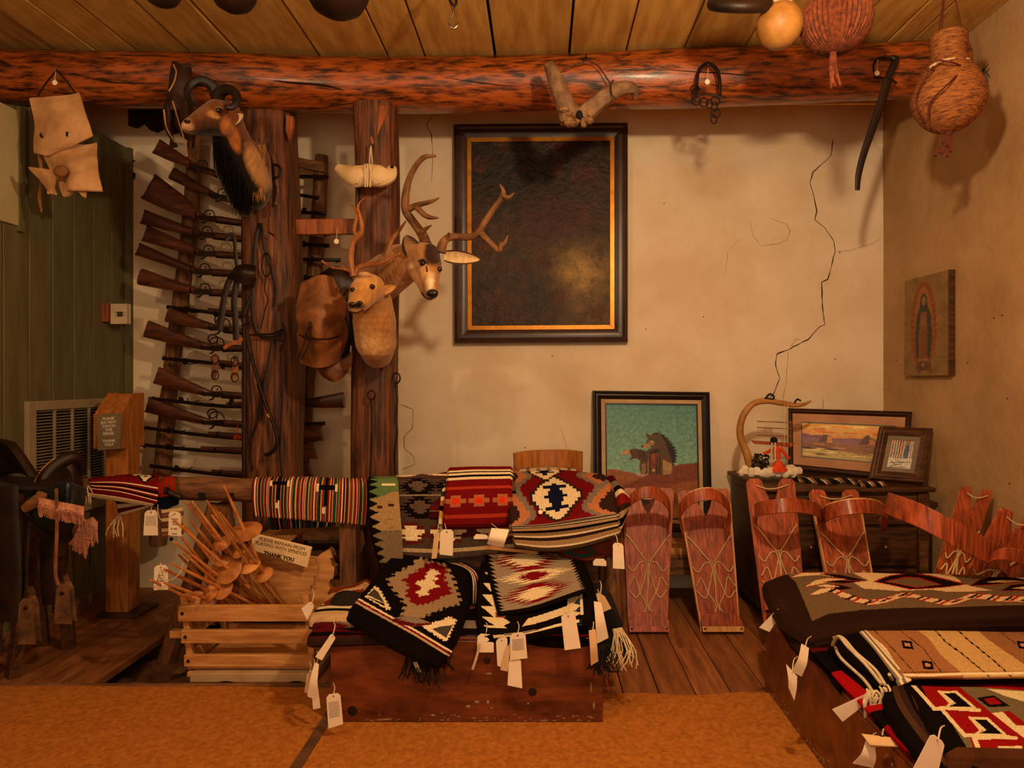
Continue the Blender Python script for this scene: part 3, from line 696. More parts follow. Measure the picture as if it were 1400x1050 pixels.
# ram horns
t = T('ram_horns', 'pair of bleached ram horns on a broken skull plate, wired to the beam', 'horns', P(790, 172, 3.0))
YH = 2.97
g = G(); g.tube(PP([(750, 88), (757, 103), (766, 125), (776, 148), (787, 160)], YH)+[], [S(7, YH), S(10, YH), S(12, YH), S(13.5, YH), S(13, YH)], n=16, k=6, rough=.15); g.build('horn', 'horn', t)
g = G(); g.tube([P(798, 158, YH), P(812, 145, YH-.02), P(832, 130, YH-.05), P(852, 120, YH-.05), P(866, 122, YH-.02), P(868, 135, YH+.02)], [S(13, YH), S(12, YH), S(10.5, YH), S(9, YH), S(7, YH), S(3, YH)], n=16, k=6, rough=.15, seed=3); g.build('horn', 'horn', t)
g = G()
for i in range(26):
    g.ell(P(random.uniform(770, 808), random.uniform(150, 170), YH-.01+random.uniform(-.03, .02)), (random.uniform(.012, .026),)*2+(random.uniform(.012, .024),), n=7, m=5)
g.build('skull_plate', 'old_bone', t)
g = G(); g.ell(P(792, 157, YH-.035), (.016, .018, .02), n=10, m=6); g.build('brain_hole', 'dark', t)
g = G(); g.tube(PP([(835, 115), (825, 100), (815, 88), (800, 84), (770, 95)], 3.13), .003, n=5); g.tube(PP([(800, 84), (802, 74), (798, 82), (793, 80)], 3.14), .003, n=5); g.tube(PP([(835, 113), (836, 128), (842, 136)], YH-.1), .003, n=5); g.build('wire', 'iron', t)
g = G(); g.tube([P(838, 112, 2.9), P(838, 110, 3.2)], .004, n=6, k=1); g.build('nail', 'iron', t)
# leg hobble
t = T('iron_hobble', 'rusty iron hobble with a U bow and chain nailed to the beam', 'hobble', P(967, 160, 3.05))
g = G(); g.tube(PP([(953, 132), (953, 110), (956, 95), (968, 87), (980, 95), (984, 112), (984, 135)], 3.07), .008, n=8, k=5, rough=.2); g.build('bow', 'iron', t)
g = G(); g.tube([P(968, 88, 3.04), P(968, 88, 3.2)], .004, n=6, k=1); g.build('nail', 'iron', t)
g = G(); g.tube(PP([(948, 132), (962, 128), (975, 130), (988, 134)], 3.06), .006, n=8, k=4, rough=.2); g.build('bar', 'iron', t)
g = G()
for i, (x, y) in enumerate(((952, 138), (949, 130), (962, 140), (970, 142), (978, 138), (977, 146), (979, 155), (976, 163), (950, 122))):
    g.tube(PP(ringpts(x, y, 4 if i % 2 else 6, 6), 3.05), .0032, n=6, k=2, closed=True)
g.build('chain', 'iron', t)
# pelvis-like bone piece
t = T('bound_bone', 'cream two-lobed bone bound with cord hanging on the middle post', 'bone', P(500, 258, 3.2))
YB = 3.17
g = G(); g.tube([P(461, 229, YB), P(472, 236, YB-.01), P(485, 241, YB-.03), P(500, 240, YB-.02)], [S(6, YB), S(11, YB), S(14.5, YB), S(14, YB)], n=16, k=6, flat=.7, rough=.06); g.build('lobe', 'bone', t)
g = G(); g.tube([P(537, 229, YB), P(532, 238, YB-.02), P(520, 241, YB-.03), P(504, 240, YB-.02)], [S(6, YB), S(11, YB), S(15, YB), S(15, YB)], n=16, k=6, flat=.7, rough=.06, seed=4); g.build('lobe', 'bone', t)
g = G()
for dx in (-3, 0, 4): g.tube(PP([(502+dx, 224), (503+dx, 240), (502+dx, 256)], YB-.075), .003, n=5)
g.tube(PP([(478, 246), (488, 250), (498, 240)], YB-.07), .0022, n=5); g.tube(PP([(522, 249), (514, 250), (506, 240)], YB-.07), .0022, n=5)
g.tube(PP([(505, 224), (506, 210), (507, 198)], YB+.03), .003, n=5); g.tube(PP([(509, 224), (508, 210), (507, 198)], YB+.03), .003, n=5); g.build('cord', 'string', t)
g = G(); g.tube([P(507, 198, 3.19), P(507, 198, 3.3)], .004, n=6, k=1); g.build('nail', 'iron', t)
g = G(); g.ell(P(536, 228, YB-.03), (.009, .008, .009), n=8, m=5); g.build('socket', 'dark', t)
# saddlebag
t = T('saddlebag', 'worn brown leather saddlebag with a rounded flap and tie string hanging between the posts', 'bag', P(440, 500, 3.1))
YG = 3.13
g = G()
g.sheet([[(413, 385, YG), (440, 378, YG-.05), (470, 382, YG)], [(404, 425, YG-.02), (440, 425, YG-.12), (478, 425, YG-.02)], [(408, 470, YG-.02), (440, 470, YG-.14), (474, 462, YG-.03)], [(412, 496, YG+.02), (438, 502, YG-.07), (466, 492, YG+.02)]], 24, 26, .05, bulge=.02, wob=.02); g.build('pouch', 'leather_brown', t)
g = G(); g.sheet([[(410, 388, YG-.03), (440, 376, YG-.09), (470, 384, YG-.03)], [(402, 430, YG-.06), (436, 425, YG-.165), (474, 420, YG-.06)], [(408, 455, YG-.05), (436, 462, YG-.165), (466, 458, YG-.06)]], 20, 20, .008, bulge=.004, wob=.01, seed=6); g.build('flap', 'leather_brown', t)
g = G(); g.sheet([[(436, 372, YG), (458, 364, YG-.02), (478, 372, YG)], [(440, 386, YG-.05), (460, 380, YG-.07), (482, 386, YG-.04)], [(468, 430, YG-.04), (476, 436, YG-.05), (486, 440, YG-.02)], [(466, 488, YG-.0), (474, 480, YG-.02), (484, 470, YG)]], 12, 24, .03, bulge=.012, wob=.02, seed=3); g.build('gusset', 'leather_dark', t)
g = G(); g.sheet([[(430, 492, YG+.05), (450, 498, YG+.02), (482, 480, YG+.05)], [(440, 510, YG+.05), (455, 512, YG+.02), (480, 500, YG+.05)], [(452, 521, YG+.06), (460, 522, YG+.04), (470, 516, YG+.06)]], 12, 12, .02, wob=.02); g.build('rear_pouch', 'leather_brown', t)
g = G(); g.sheet([[(455, 368, YG), (468, 362, YG-.02), (480, 372, YG)], [(428, 390, YG), (445, 384, YG-.03), (470, 384, YG)], [(418, 400, YG-.03), (440, 396, YG-.09), (468, 392, YG-.04)]], 12, 12, .01, wob=.015); g.build('yoke', 'leather_brown', t)
g = G(); g.tube([P(409, 458, YG-.075), P(424, 463, YG-.15), P(438, 464, YG-.178), P(452, 463, YG-.14), P(466, 459, YG-.08)], .0035, n=6); g.build('seam', 'leather_dark', t)
g = G(); g.tube([P(410, 386, YG-.04), P(403, 420, YG-.07), P(406, 455, YG-.065)], .0035, n=6); g.build('seam', 'leather_dark', t)
g = G(); g.tube(PP([(422, 444), (420, 455), (414, 475), (407, 490)], YG-.15), .003, n=5); g.tube(PP([(424, 444), (422, 470), (412, 492)], YG-.15), .003, n=5); g.tube([P(423, 440, YG-.16), P(424, 448, YG-.17)], .007, n=6, k=1); g.build('tie_string', 'leather_dark', t)
g = G(); g.tube(PP([(440, 357), (455, 366), (470, 368), (486, 374)], YG-.03), .006, n=6); g.build('hanger', 'fresh_wood', t)
# iron poker on the middle post and strap beside it
hung('iron_poker', 'long thin iron poker with a ring eye hanging down the middle post', 'poker', [
    ('eye', 'iron', .004, 1, True, ringpts(508, 540, 5, 6), 3.2), ('shaft', 'iron', .004, 1, False, [(508, 546), (508, 600), (506, 655)], 3.2)], (508, 655, 3.2))
hung('hanging_whip', 'dark braided whip hanging along the right edge of the middle post', 'whip', [
    ('ring', 'iron', .004, 1, True, ringpts(542, 517, 5, 7), 3.27), ('thong', 'leather_dark', .006, 1, False, [(540, 520), (543, 545), (541, 575), (543, 590), (540, 620), (541, 655)], 3.3)], (541, 655, 3.3))
# ---------------------------------------------------------------- mounted animal heads
def grow(name, chain_list, parent, colfn, vox=.006, sm=6, extra=None, m='fur'):
    """spheres and ellipsoids run together into one continuous skin (voxel remesh, baked), coloured per face by fur zone"""
    g = G()
    for ch in chain_list:
        for (a, ra), (b, rb) in zip(ch, ch[1:]):
            L_ = (b-a).length; n = max(2, int(L_/(min(min(ra), min(rb))*.30)))
            for i in range(n+1):
                t = i/n; g.ell(a.lerp(b, t), tuple(ra[q]*(1-t)+rb[q]*t for q in range(3)), n=12, m=8)
    me = bpy.data.meshes.new('tmp'); me.from_pydata(g.v, [], g.f); o = bpy.data.objects.new('tmp', me); COL.objects.link(o)
    r = o.modifiers.new('r', 'REMESH'); r.mode = 'VOXEL'; r.voxel_size = vox
    s = o.modifiers.new('s', 'SMOOTH'); s.iterations = sm; s.factor = .5
    dg = bpy.context.evaluated_depsgraph_get(); dg.update()
    ev = bpy.data.meshes.new_from_object(o.evaluated_get(dg))
    vs = [V(v.co) for v in ev.vertices]; fs = [tuple(p.vertices) for p in ev.polygons]
    bpy.data.objects.remove(o); bpy.data.meshes.remove(me); bpy.data.meshes.remove(ev)
    if extra: vs = [extra(v) for v in vs]
    cols = []
    for f in fs:
        c_ = sum((vs[i] for i in f), V())/len(f); cols.append(colfn(c_))
    h = G(); h.add(vs, fs, cols); return h.build(name, m, parent, ang=180)
def zones(base, zs):
    base = V(lin(base)); zs = [(c_, r_, V(lin(k_)), s_) for c_, r_, k_, s_ in zs]
    def f(p):
        c = base.copy(); n = .5+.5*noise.noise(p*45)
        for ce, r_, k_, s_ in zs:
            d = V(((p.x-ce.x)/r_[0], (p.y-ce.y)/r_[1], (p.z-ce.z)/r_[2])).length
            t = min(max((1-d)*s_+.25*(n-.5), 0), 1); c = c.lerp(k_, t)
        c = c*(.86+.28*n); return tuple(c)
    return f
def N(x, y, Y, r, ry=None, rz=None): return (P(x, y, Y), (S(r, Y), S(ry or r, Y), S(rz or r, Y)))
def ear(parent, base, tip, w, face, c_in, c_out, deep=.35, name='ear'):
    base = P(*base); tip = P(*tip); ax = tip-base; L_ = ax.length; ax.normalize(); face = V(face); face = (face-ax*face.dot(ax)).normalized(); side = ax.cross(face)
    g = G(); n = 10; m = 8; rows = []
    for i in range(n+1):
        t = i/n; ww = w*(math.sin(PI*min(1, (t*.86+.14)))**.6)*(1-.25*t); row = []
        for j in range(m+1):
            s = (j/m*2-1); row.append(base+ax*L_*t+side*ww*s-face*(1-s*s)*ww*deep*1.6)
        rows.append(row)
    vs = [p for r in rows for p in r]; k = len(vs); vs += [p-face*.006 for p in vs[:k]]; fs = []; cs = []
    ci, co = lin(c_in), lin(c_out)
    for i in range(n):
        for j in range(m):
            a = i*(m+1)+j; q = (a, a+1, a+m+2, a+m+1); fs.append(q); e = abs(j+.5-m/2)/(m/2); cs.append(ci if e < .72 else co)
            fs.append(tuple(x_+k for x_ in q[::-1])); cs.append(co)
    for i in range(n):
        for j in (0, m): a = i*(m+1)+j; fs.append((a, a+m+1, a+m+1+k, a+k)); cs.append(co)
    for i in (0, n):
        for j in range(m): a = i*(m+1)+j; fs.append((a, a+1, a+1+k, a+k)); cs.append(co)
    g.add(vs, fs, cs); return g.build(name, 'fur', parent, ang=180)
def eye(parent, p, r=.013, lid='nose'):
    g = G(); g.ell(P(*p), r, n=14, m=10); e = g.build('eye', 'eye', parent)
    return e
def hairs(parent, name, m, seeds, seed=1):
    """tapered strands: list of (root, direction, length, radius)"""
    rnd = random.Random(seed); g = G()
    for (p, d, l, r) in seeds:
        q = V(p); d = V(d); pts = [q]
        for i in range(3): d = d+V((rnd.uniform(-.12, .12), rnd.uniform(-.08, .08), -.05)); q = q+d*l/3; pts.append(q)
        g.tube(pts, [r, r*.9, r*.6, r*.15], n=4, k=1)
    o = g.build(name, m, parent); o['kind'] = 'stuff'; return o

# --- mule deer
t = T('mule_deer_mount', 'large antlered deer head mounted on the middle post looking right', 'deer mount', P(560, 425, 3.1))
base = '#a5713c'
zs = [(P(575, 380, 2.85), (S(26, 2.85), .25, S(24, 2.85)), '#cf9c62', 1.6), (P(540, 400, 2.95), (S(34, 2.9), .3, S(20, 2.9)), '#d6ae78', 1.6), (P(590, 388, 2.78), (S(7, 2.8), .12, S(20, 2.8)), '#e6cfa4', 1.5), (P(566, 362, 2.86), (S(14, 2.8), .1, S(7, 2.8)), '#e0bc88', 1.3),
      (P(594, 345, 2.84), (S(16, 2.84), .3, S(26, 2.84)), '#331608', 3.0), (P(592, 403, 2.76), (S(10, 2.8), .1, S(8, 2.8)), '#1e110a', 3), (P(583, 411, 2.78), (S(12, 2.8), .1, S(6, 2.8)), '#ead6ae', 2), (P(525, 372, 3.1), (S(40, 3), .4, S(14, 3)), '#8a5628', 1.5)]
hd = grow('head_and_neck', [
    [N(508, 392, 3.2, 30, 28, 32), N(528, 378, 3.12, 27, 28, 32), N(548, 364, 3.02, 24, 26, 30), N(566, 354, 2.95, 20, 22, 24)],
    [N(566, 354, 2.95, 20, 22, 24), N(582, 350, 2.89, 20, 21, 19), N(587, 364, 2.85, 17.5, 19, 17), N(588, 380, 2.81, 13, 15, 14), N(589, 392, 2.78, 10.5, 12, 10), N(590, 401, 2.76, 9.5, 11, 8)],
    [N(572, 368, 2.92, 15, 18, 15), N(579, 386, 2.86, 10, 13, 10), N(586, 405, 2.79, 8, 9, 6.5)]], t, zones(base, zs), vox=.005, sm=4)
e1, e2 = surf(hd, 578, 360), surf(hd, 601, 368)
eye(t, (578, 360, e1+.006), .0135); eye(t, (601, 368, e2+.006), .011)
g = G(); g.tube([P(571, 358, e1+.002), P(577, 354.5, e1-.002), P(584, 359, e1-.001), P(586, 364, e1+.003)], .0038, n=6); g.tube([P(583, 364, e1-.002), P(584, 371, surf(hd, 584, 371))], .003, n=5); g.build('eyelid', 'nose', t)
ne = surf(hd, 591, 402)
g = G(); g.ell(P(591.5, 401, ne+.006), (.023, .014, .016), n=12, m=8); g.build('nose', 'nose', t)
g = G(); g.tube([P(576, 400, surf(hd, 576, 400)), P(582, 407, surf(hd, 582, 407)-.001), P(591, 409, surf(hd, 590, 408)-.001)], .003, n=5); g.build('mouth', 'nose', t)
ear(t, (567, 350, 2.87), (554, 321, 2.85), S(14, 2.85), (-.1, -1, -.05), '#8a6842', '#2e1a0e', .45)
ear(t, (607, 350, 2.92), (657, 355, 2.93), S(11, 2.9), (.1, -1, -.25), '#dcba86', '#4a2c16', .3)
def antler(beam, rads, tines, par=t, m='antler'):
    g = G(); g.tube([P(*p) for p in beam], rads, n=12, k=7, rough=.16, seed=beam[0][0])
    for ti, rr in tines: g.tube([P(*p) for p in ti], rr, n=10, k=5, rough=.14, seed=ti[0][0])
    return g.build('antler', m, par)
antler([(583, 335, 2.88), (578, 322, 2.9), (566, 305, 2.9), (556, 290, 2.88), (554, 275, 2.86), (558, 250, 2.84), (568, 228, 2.82), (580, 215, 2.8), (596, 213, 2.79)], [.024, .021, .018, .018, .017, .014, .0125, .011, .005],
       [([(556, 287, 2.88), (572, 280, 2.84), (588, 276, 2.8), (600, 271, 2.78)], [.016, .012, .009, .004]), ([(568, 282, 2.85), (578, 292, 2.82), (587, 297, 2.8), (599, 298, 2.78)], [.013, .012, .010, .004]), ([(577, 318, 2.88), (582, 313, 2.86), (590, 308, 2.83)], [.012, .009, .003])])
antler([(602, 345, 2.88), (607, 330, 2.88), (618, 324, 2.88), (640, 324, 2.86), (652, 320, 2.84), (662, 305, 2.82), (675, 285, 2.8), (688, 266, 2.78), (684, 252, 2.77)], [.024, .018, .016, .015, .016, .014, .0125, .012, .004],
       [([(655, 317, 2.84), (668, 330, 2.82), (682, 342, 2.8), (685, 332, 2.78)], [.015, .013, .012, .008]), ([(682, 340, 2.8), (690, 332, 2.78), (694, 322, 2.77)], [.010, .008, .003]), ([(686, 268, 2.78), (695, 270, 2.77), (703, 264, 2.76)], [.011, .009, .003]), ([(608, 330, 2.88), (613, 322, 2.86), (614, 318, 2.84)], [.012, .009, .004])])
# --- small doe / goat
t = T('doe_mount', 'small tan hornless-faced deer head with spindly branching antlers mounted low on the middle post', 'deer mount', P(515, 492, 3.1))
zs = [(P(487, 419, 2.72), (.05, .05, .022), '#1e110a', 1.6), (P(485, 428, 2.72), (.05, .06, .02), '#c49c66', 1.2), (P(498, 380, 2.8), (.12, .12, .07), '#c99550', 1), (P(505, 470, 2.95), (.12, .15, .07), '#d6aa6c', 1.2), (P(530, 450, 3.1), (.08, .2, .14), '#8a5a30', .9)]
grow('head_and_neck', [
    [N(516, 480, 3.12, 22, 26, 24), N(514, 465, 3.05, 29, 32, 30), N(512, 440, 3.0, 30, 32, 30), N(510, 415, 2.95, 27, 28, 26), N(504, 398, 2.88, 24, 24, 24)],
    [N(504, 396, 2.86, 24, 24, 22), N(500, 398, 2.82, 22, 22, 20), N(493, 410, 2.77, 17, 18, 15), N(487, 420, 2.74, 12, 13, 10)]], t, zones('#b07c40', zs), vox=.006, sm=4)
hd = [o for o in t.children if o.name.startswith('head_and_neck')][0]; eye(t, (509, 392, surf(hd, 509, 392)+.005), .0115); eye(t, (482, 396, surf(hd, 482, 396)+.006), .010)
g = G(); g.ell(P(481, 416, 2.695), (.014, .01, .010), n=10, m=6); g.ell(P(492, 414, 2.70), (.012, .01, .009), n=10, m=6); g.build('nose', 'nose', t)
g = G(); g.tube([P(478, 426, 2.71), P(486, 428, 2.70), P(497, 424, 2.73)], .0025, n=5); g.build('mouth', 'nose', t)
ear(t, (515, 400, 2.86), (542, 391, 2.84), S(9, 2.86), (.0, -1, -.2), '#cf9a58', '#6e4420', .3)
ear(t, (476, 402, 2.86), (463, 395, 2.84), S(9, 2.86), (-.2, -1, .1), '#3a2212', '#6e4420', .3)
g = G()
for pts, rr in (([(483, 378), (480, 360), (480, 345), (484, 328), (494, 318), (493, 300), (488, 280)], [.014, .011, .010, .011, .010, .007, .004]), ([(488, 325), (484, 315), (487, 298), (484, 285)], [.009, .008, .006, .003]), ([(495, 305), (490, 290), (491, 278), (499, 270)], [.006, .005, .004, .002]), ([(492, 292), (483, 282), (479, 281)], [.005, .004, .002]), ([(490, 320), (496, 312), (495, 302)], [.007, .006, .005]),
                ([(484, 376), (490, 366), (502, 362), (518, 360), (535, 352), (548, 346)], [.013, .011, .010, .010, .008, .006])): g.tube(PP(pts, 2.86), rr, n=8, k=5, rough=.2)
g.build('antler', 'branch', t)
g = G()
for pts, rr in (([(528, 352), (533, 335), (540, 322), (548, 312), (555, 302)], [.012, .012, .010, .008, .004]), ([(535, 338), (545, 335), (552, 336)], [.008, .006, .004]), ([(540, 322), (534, 330), (530, 342)], [.009, .008, .008])): g.tube(PP(pts, 2.99), rr, n=8, k=5, rough=.2)
g.build('antler', 'branch', t)
g = G(); g.ell(P(498, 376, 2.80), (.030, .022, .014), n=10, m=6); g.build('forelock', 'hide', t)
# --- dark horned sheep
t = T('horned_sheep_mount', 'brown horned sheep head with a long black throat mane, facing left', 'sheep mount', P(330, 298, 3.2))
zs = [(P(316, 235, 2.98), (.13, .4, .20), '#140a06', 4), (P(360, 228, 3.0), (.075, .4, .135), '#b98650', 4), (P(285, 165, 2.80), (.10, .1, .04), '#2a150b', 1.1), (P(256, 173, 2.74), (.035, .06, .035), '#d2a273', 1.6),
      (P(294, 159, 2.80), (S(8, 2.8), .12, S(6, 2.8)), '#d89a5c', 2.2), (P(318, 185, 2.88), (.026, .14, .075), '#a0602c', 3.0), (P(335, 275, 3.0), (.13, .2, .055), '#140a06', 2), (P(276, 152, 2.76), (.08, .08, .05), '#7a4a28', 1.0), (P(300, 132, 2.85), (.08, .1, .035), '#1a0d07', 1.5)]
grow('head_and_neck', [
    [N(345, 258, 3.18, 22, 30, 30), N(338, 240, 3.12, 27, 28, 36), N(328, 212, 3.02, 24, 24, 30), N(318, 185, 2.94, 20, 20, 24), N(312, 160, 2.88, 17, 18, 20)],
    [N(350, 220, 3.2, 18, 26, 26), N(352, 250, 3.2, 18, 28, 28)],
    [N(312, 158, 2.88, 18, 18, 20), N(298, 154, 2.84, 19, 18, 18), N(282, 160, 2.80, 15, 14, 14), N(266, 168, 2.76, 11, 11, 10.5), N(257, 173, 2.74, 8.5, 9, 9)],
    [N(305, 170, 2.86, 17, 16, 16), N(285, 175, 2.80, 11, 11, 10), N(262, 178, 2.75, 7, 8, 6)],
    [N(306, 192, 2.94, 14, 18, 20), N(311, 225, 3.0, 17, 20, 26), N(326, 262, 3.06, 15, 20, 24), N(334, 284, 3.1, 10, 16, 14)]], t, zones('#6b3c1e', zs), vox=.0055, sm=4)
hd = [o for o in t.children if o.name.startswith('head_and_neck')][0]; ee = surf(hd, 299, 151); eye(t, (299, 151, ee+.006), .012)
g = G(); g.tube([P(293, 151, ee), P(299, 146.5, ee-.003), P(306, 149, ee)], .003, n=6); g.build('eyelid', 'horn', t)
g = G(); g.ell(P(256, 166, 2.71), (.014, .008, .007), n=10, m=6); g.tube([P(251, 176, 2.73), P(258, 180, 2.71), P(268, 178, 2.72)], .002, n=5); g.build('nose', 'nose', t)
ear(t, (312, 165, 2.84), (333, 156, 2.86), S(10, 2.85), (.25, -1, -.1), '#d8b488', '#4a2c16', .5)
def curl(cx, cy, R0, R1, a0, a1, r0, r1, Y0, Y1, n=12):
    g = G(); pts = []
    for i in range(n+1):
        t_ = i/n; a = math.radians(a0+(a1-a0)*t_); R = R0+(R1-R0)*t_; pts.append(P(cx+R*math.cos(a), cy-R*math.sin(a), Y0+(Y1-Y0)*t_))
    g.tube(pts, list(np.linspace(S(r0, 2.85), S(r1, 2.85), n+1)), n=12, k=3, rough=.12); g.build('horn', 'horn_dark', t)
curl(272, 131, 24, 13, 0, 245, 8.5, 2.5, 2.86, 2.76)
curl(312, 136, 15, 11, 200, -110, 9, 3, 2.84, 2.72)
rn = random.Random(5); sd = []
for i in range(420):
    f = rn.random(); x = 293+f*35+rn.uniform(-6, 22)*(.4+f*.6); y = 188+f*82+rn.uniform(-4, 8); Y = 2.93+f*.13-abs(rn.gauss(0, .02))-.035
    sd.append((P(x, y, Y), V((rn.uniform(-.05, .14), -.05, -1)), rn.uniform(.05, .11), .0022))
hairs(t, 'throat_mane', 'black_fur', sd)
sd = []
for i in range(500):
    x = rn.uniform(332, 363); y = rn.uniform(196, 268); sd.append((P(x, y, 3.085+.0016*abs(x-345)), V((.12, -.25, -1)), rn.uniform(.02, .035), .0014))
MT['tan_hair'] = mat('tan_hair', '#b98650', '#94622f', rough=.9, scale=20, bump=0)
hairs(t, 'tan_cape', 'tan_hair', sd)
# ---------------------------------------------------------------- pictures
def frame_thing(name, label, cat, corners, back_off, wdt, fm, img, layers, depth=.03, nx=60, ny=60, mimg='paint', bevel=.004, profile=1):
    """corners: TL,TR,BR,BL outer corners as world points; layers: list of (name, material, width, thickness) inside the frame; then the image"""
    TL, TR, BR, BL = corners
    c_ = (BL+BR)/2; t = T(name, label, cat, (c_.x, c_.y, min(BL.z, BR.z)))
    n_ = (TR-TL).cross(BL-TL).normalized()
    if n_.dot(V((0, 0, CAMZ))-TL) < 0: n_ = -n_
    def quad(i):   # inset corner points by i metres
        w_ = (TR-TL).length; h_ = (BL-TL).length; u = i/w_; v = i/h_
        f = lambda a, b: TL*(1-a)*(1-b)+TR*a*(1-b)+BR*a*b+BL*(1-a)*b
        return [f(u, v), f(1-u, v), f(1-u, 1-v), f(u, 1-v)]
    def ringm(a, b, th, nm, m_, bev, off=0, prof=None):
        qa, qb = quad(a), quad(b)
        for i in range(4):
            j = (i+1) % 4; g = G()
            if prof:
                secs = []
                for (f, z) in prof: secs.append((qa[i].lerp(qb[i], f)+n_*(off+z), qa[j].lerp(qb[j], f)+n_*(off+z)))
                vs = []; k = len(secs)
                for s1, s2 in secs: vs += [s1, s2]
                bk = len(vs); vs += [qa[i]-n_*depth, qa[j]-n_*depth, qb[i]-n_*depth, qb[j]-n_*depth]
                fs = [(2*q, 2*q+1, 2*q+3, 2*q+2) for q in range(k-1)]+[(bk, bk+1, 1, 0), (2*k-2, 2*k-1, bk+3, bk+2), (bk, bk+2, bk+3, bk+1)]
                fs += [tuple([bk]+[2*q for q in range(k)]+[bk+2]), tuple([bk+1]+[2*q+1 for q in range(k)]+[bk+3])]
                g.add(vs, fs); g.build(nm, m_, t, ang=25)
            else:
                g.prism([qa[i]+n_*(off+th), qa[j]+n_*(off+th), qb[j]+n_*(off+th), qb[i]+n_*(off+th)], -n_*(th+depth*.8)); g.build(nm, m_, t, smooth_=False, bevel=bev)
    ringm(0, wdt, .012, 'frame_rail', fm, bevel, prof=[(0, .0), (.05, .012), (.25, .016), (.4, .010), (.55, .011), (.8, .004), (1, -.002)] if profile else None)
    a = wdt
    for nm, m_, w_, th in layers: ringm(a, a+w_, th, nm, m_, .001); a += w_
    q = [p-n_*.004 for p in quad(a)]
    g = G(); g.sheet([[q[0], q[1]], [q[3], q[2]]], nx, ny, depth*.6, img=img, raw=True); g.build('picture', mimg, t, smooth_=False)
    return t
# big dark painting
cv = Cv(120, 150, '#2a1c10')
cv.grad(0, 1, '#24160b', '#4a351c').ell(.62, .12, .3, .14, '#2e1a10').ell(.35, .22, .34, .16, '#1a110a').ell(.6, .42, .3, .12, '#38190f')
cv.ell(.78, .78, .26, .2, '#5c4626').ell(.78, .72, .17, .12, '#7e6434').ell(.77, .70, .10, .07, '#ae8e4c').ell(.3, .85, .4, .2, '#33261a')
cv.line([(.52, .54), (.55, .62), (.6, .70), (.66, .76), (.72, .80)], .012, '#5e2c18').line([(.45, .5), (.5, .47), (.6, .48)], .02, '#4a2014').line([(.1, .9), (.24, .86), (.3, .9)], .014, '#5a2414').ell(.23, .92, .05, .02, '#5a2414')
a = cv.a.copy()
for q_ in range(26):
    k_ = 1+q_ % 4; e_ = np.pad(a, ((k_, k_), (k_, k_), (0, 0)), 'edge'); a = (a+e_[2*k_:, k_:-k_]+e_[:-2*k_, k_:-k_]+e_[k_:-k_, 2*k_:]+e_[k_:-k_, :-2*k_])/5
cv.a = a
for j_ in range(cv.h):
    for i_ in range(cv.w):
        n_ = noise.noise(V((i_*.06, j_*.055, 4)))+.5*noise.noise(V((i_*.2, j_*.2, 9)))
        if n_ > .22: cv.a[j_, i_] = cv.a[j_, i_]*(1-min((n_-.22)*2, .6))+np.array(lin('#4a1c10'))*min((n_-.22)*2, .6)
cv.nz(.55, 14, 16, 3).nz(.35, 60, 70, 8)
Yf = 3.86
cs = [P(620, 170, Yf), P(858.5, 168, Yf), P(858.5, 468.5, Yf), P(621, 470, Yf)]
frame_thing('oil_painting', 'very large dark cracked oil painting with a gilt liner in a broad brown frame', 'painting', cs, 0, S(19, Yf), 'frame_dark', cv.a, [('gilt_liner', 'gilt', S(5, Yf), .004)], mimg='old_paint', nx=120, ny=150, depth=.025)
# teal painting leaning on the wall
cv = Cv(150, 165, '#5f9c92').grad(0, .62, '#4f8a86', '#7fb09a')
H = 0.0
cv.poly([(0, .58), (.08, .575), (.25, .60), (.42, .64), (.55, .70), (0, .8)], '#96562c').poly([(.3, .62), (.38, .60), (.46, .585), (.54, .59), (.62, .61), (.55, .66), (.45, .66)], '#b09088')
cv.poly([(.42, .635), (.6, .575), (.8, .53), (1, .515), (1, 1), (0, 1), (0, .78), (.2, .72)], '#7a3a22')
cv.poly([(0, .8), (.3, .73), (.7, .70), (1, .66), (1, .72), (.6, .76), (.2, .80), (0, .85)], '#8c4a24').poly([(.55, .78), (.8, .70), (1, .68), (1, .78)], '#96582a').poly([(0, .9), (.5, .84), (1, .86), (1, 1), (0, 1)], '#6e3a1c').ell(.33, .86, .14, .035, '#33261c').ell(.6, .9, .1, .03, '#44301c').poly([(.6, .92), (1, .84), (1, 1), (.5, 1)], '#8a4a1e')
cv.nz(.25, 22, 40, 2).nz(.2, 60, 30, 5)
# bust with an animal-pelt headdress: feathers, pelt, face, bird on the left
fe = '#1e1610'; cv.X = (cv.X-.47)/1.14+.47; cv.Y = (cv.Y-.42)/1.08+.40
for i in range(11):
    f = i/10; bx, by = .52+.10*f**.5, .255+.15*f; cv.poly([(bx-.02, by), (bx+.02, by-.015), (.63+.10*math.sin(f*2.4)+.02, .27+.24*f), (.615+.10*math.sin(f*2.4), .272+.245*f)], fe)
cv.poly([(.40, .42), (.37, .52), (.39, .585), (.68, .585), (.70, .50), (.66, .40), (.60, .30)], '#5c3c26').poly([(.40, .50), (.39, .585), (.48, .58), (.46, .46)], '#8a6844').poly([(.60, .46), (.60, .585), (.685, .58), (.69, .50)], '#a8865a')
cv.poly([(.42, .36), (.46, .29), (.44, .265), (.455, .24), (.475, .265), (.52, .255), (.56, .26), (.575, .225), (.59, .27), (.63, .32), (.66, .42), (.64, .47), (.58, .41), (.55, .36)], '#54402c').ell(.49, .33, .035, .022, '#8a7050').ell(.44, .355, .04, .018, '#a88a60').ell(.405, .355, .012, .01, '#140d08').ell(.50, .315, .012, .008, '#c8a878')
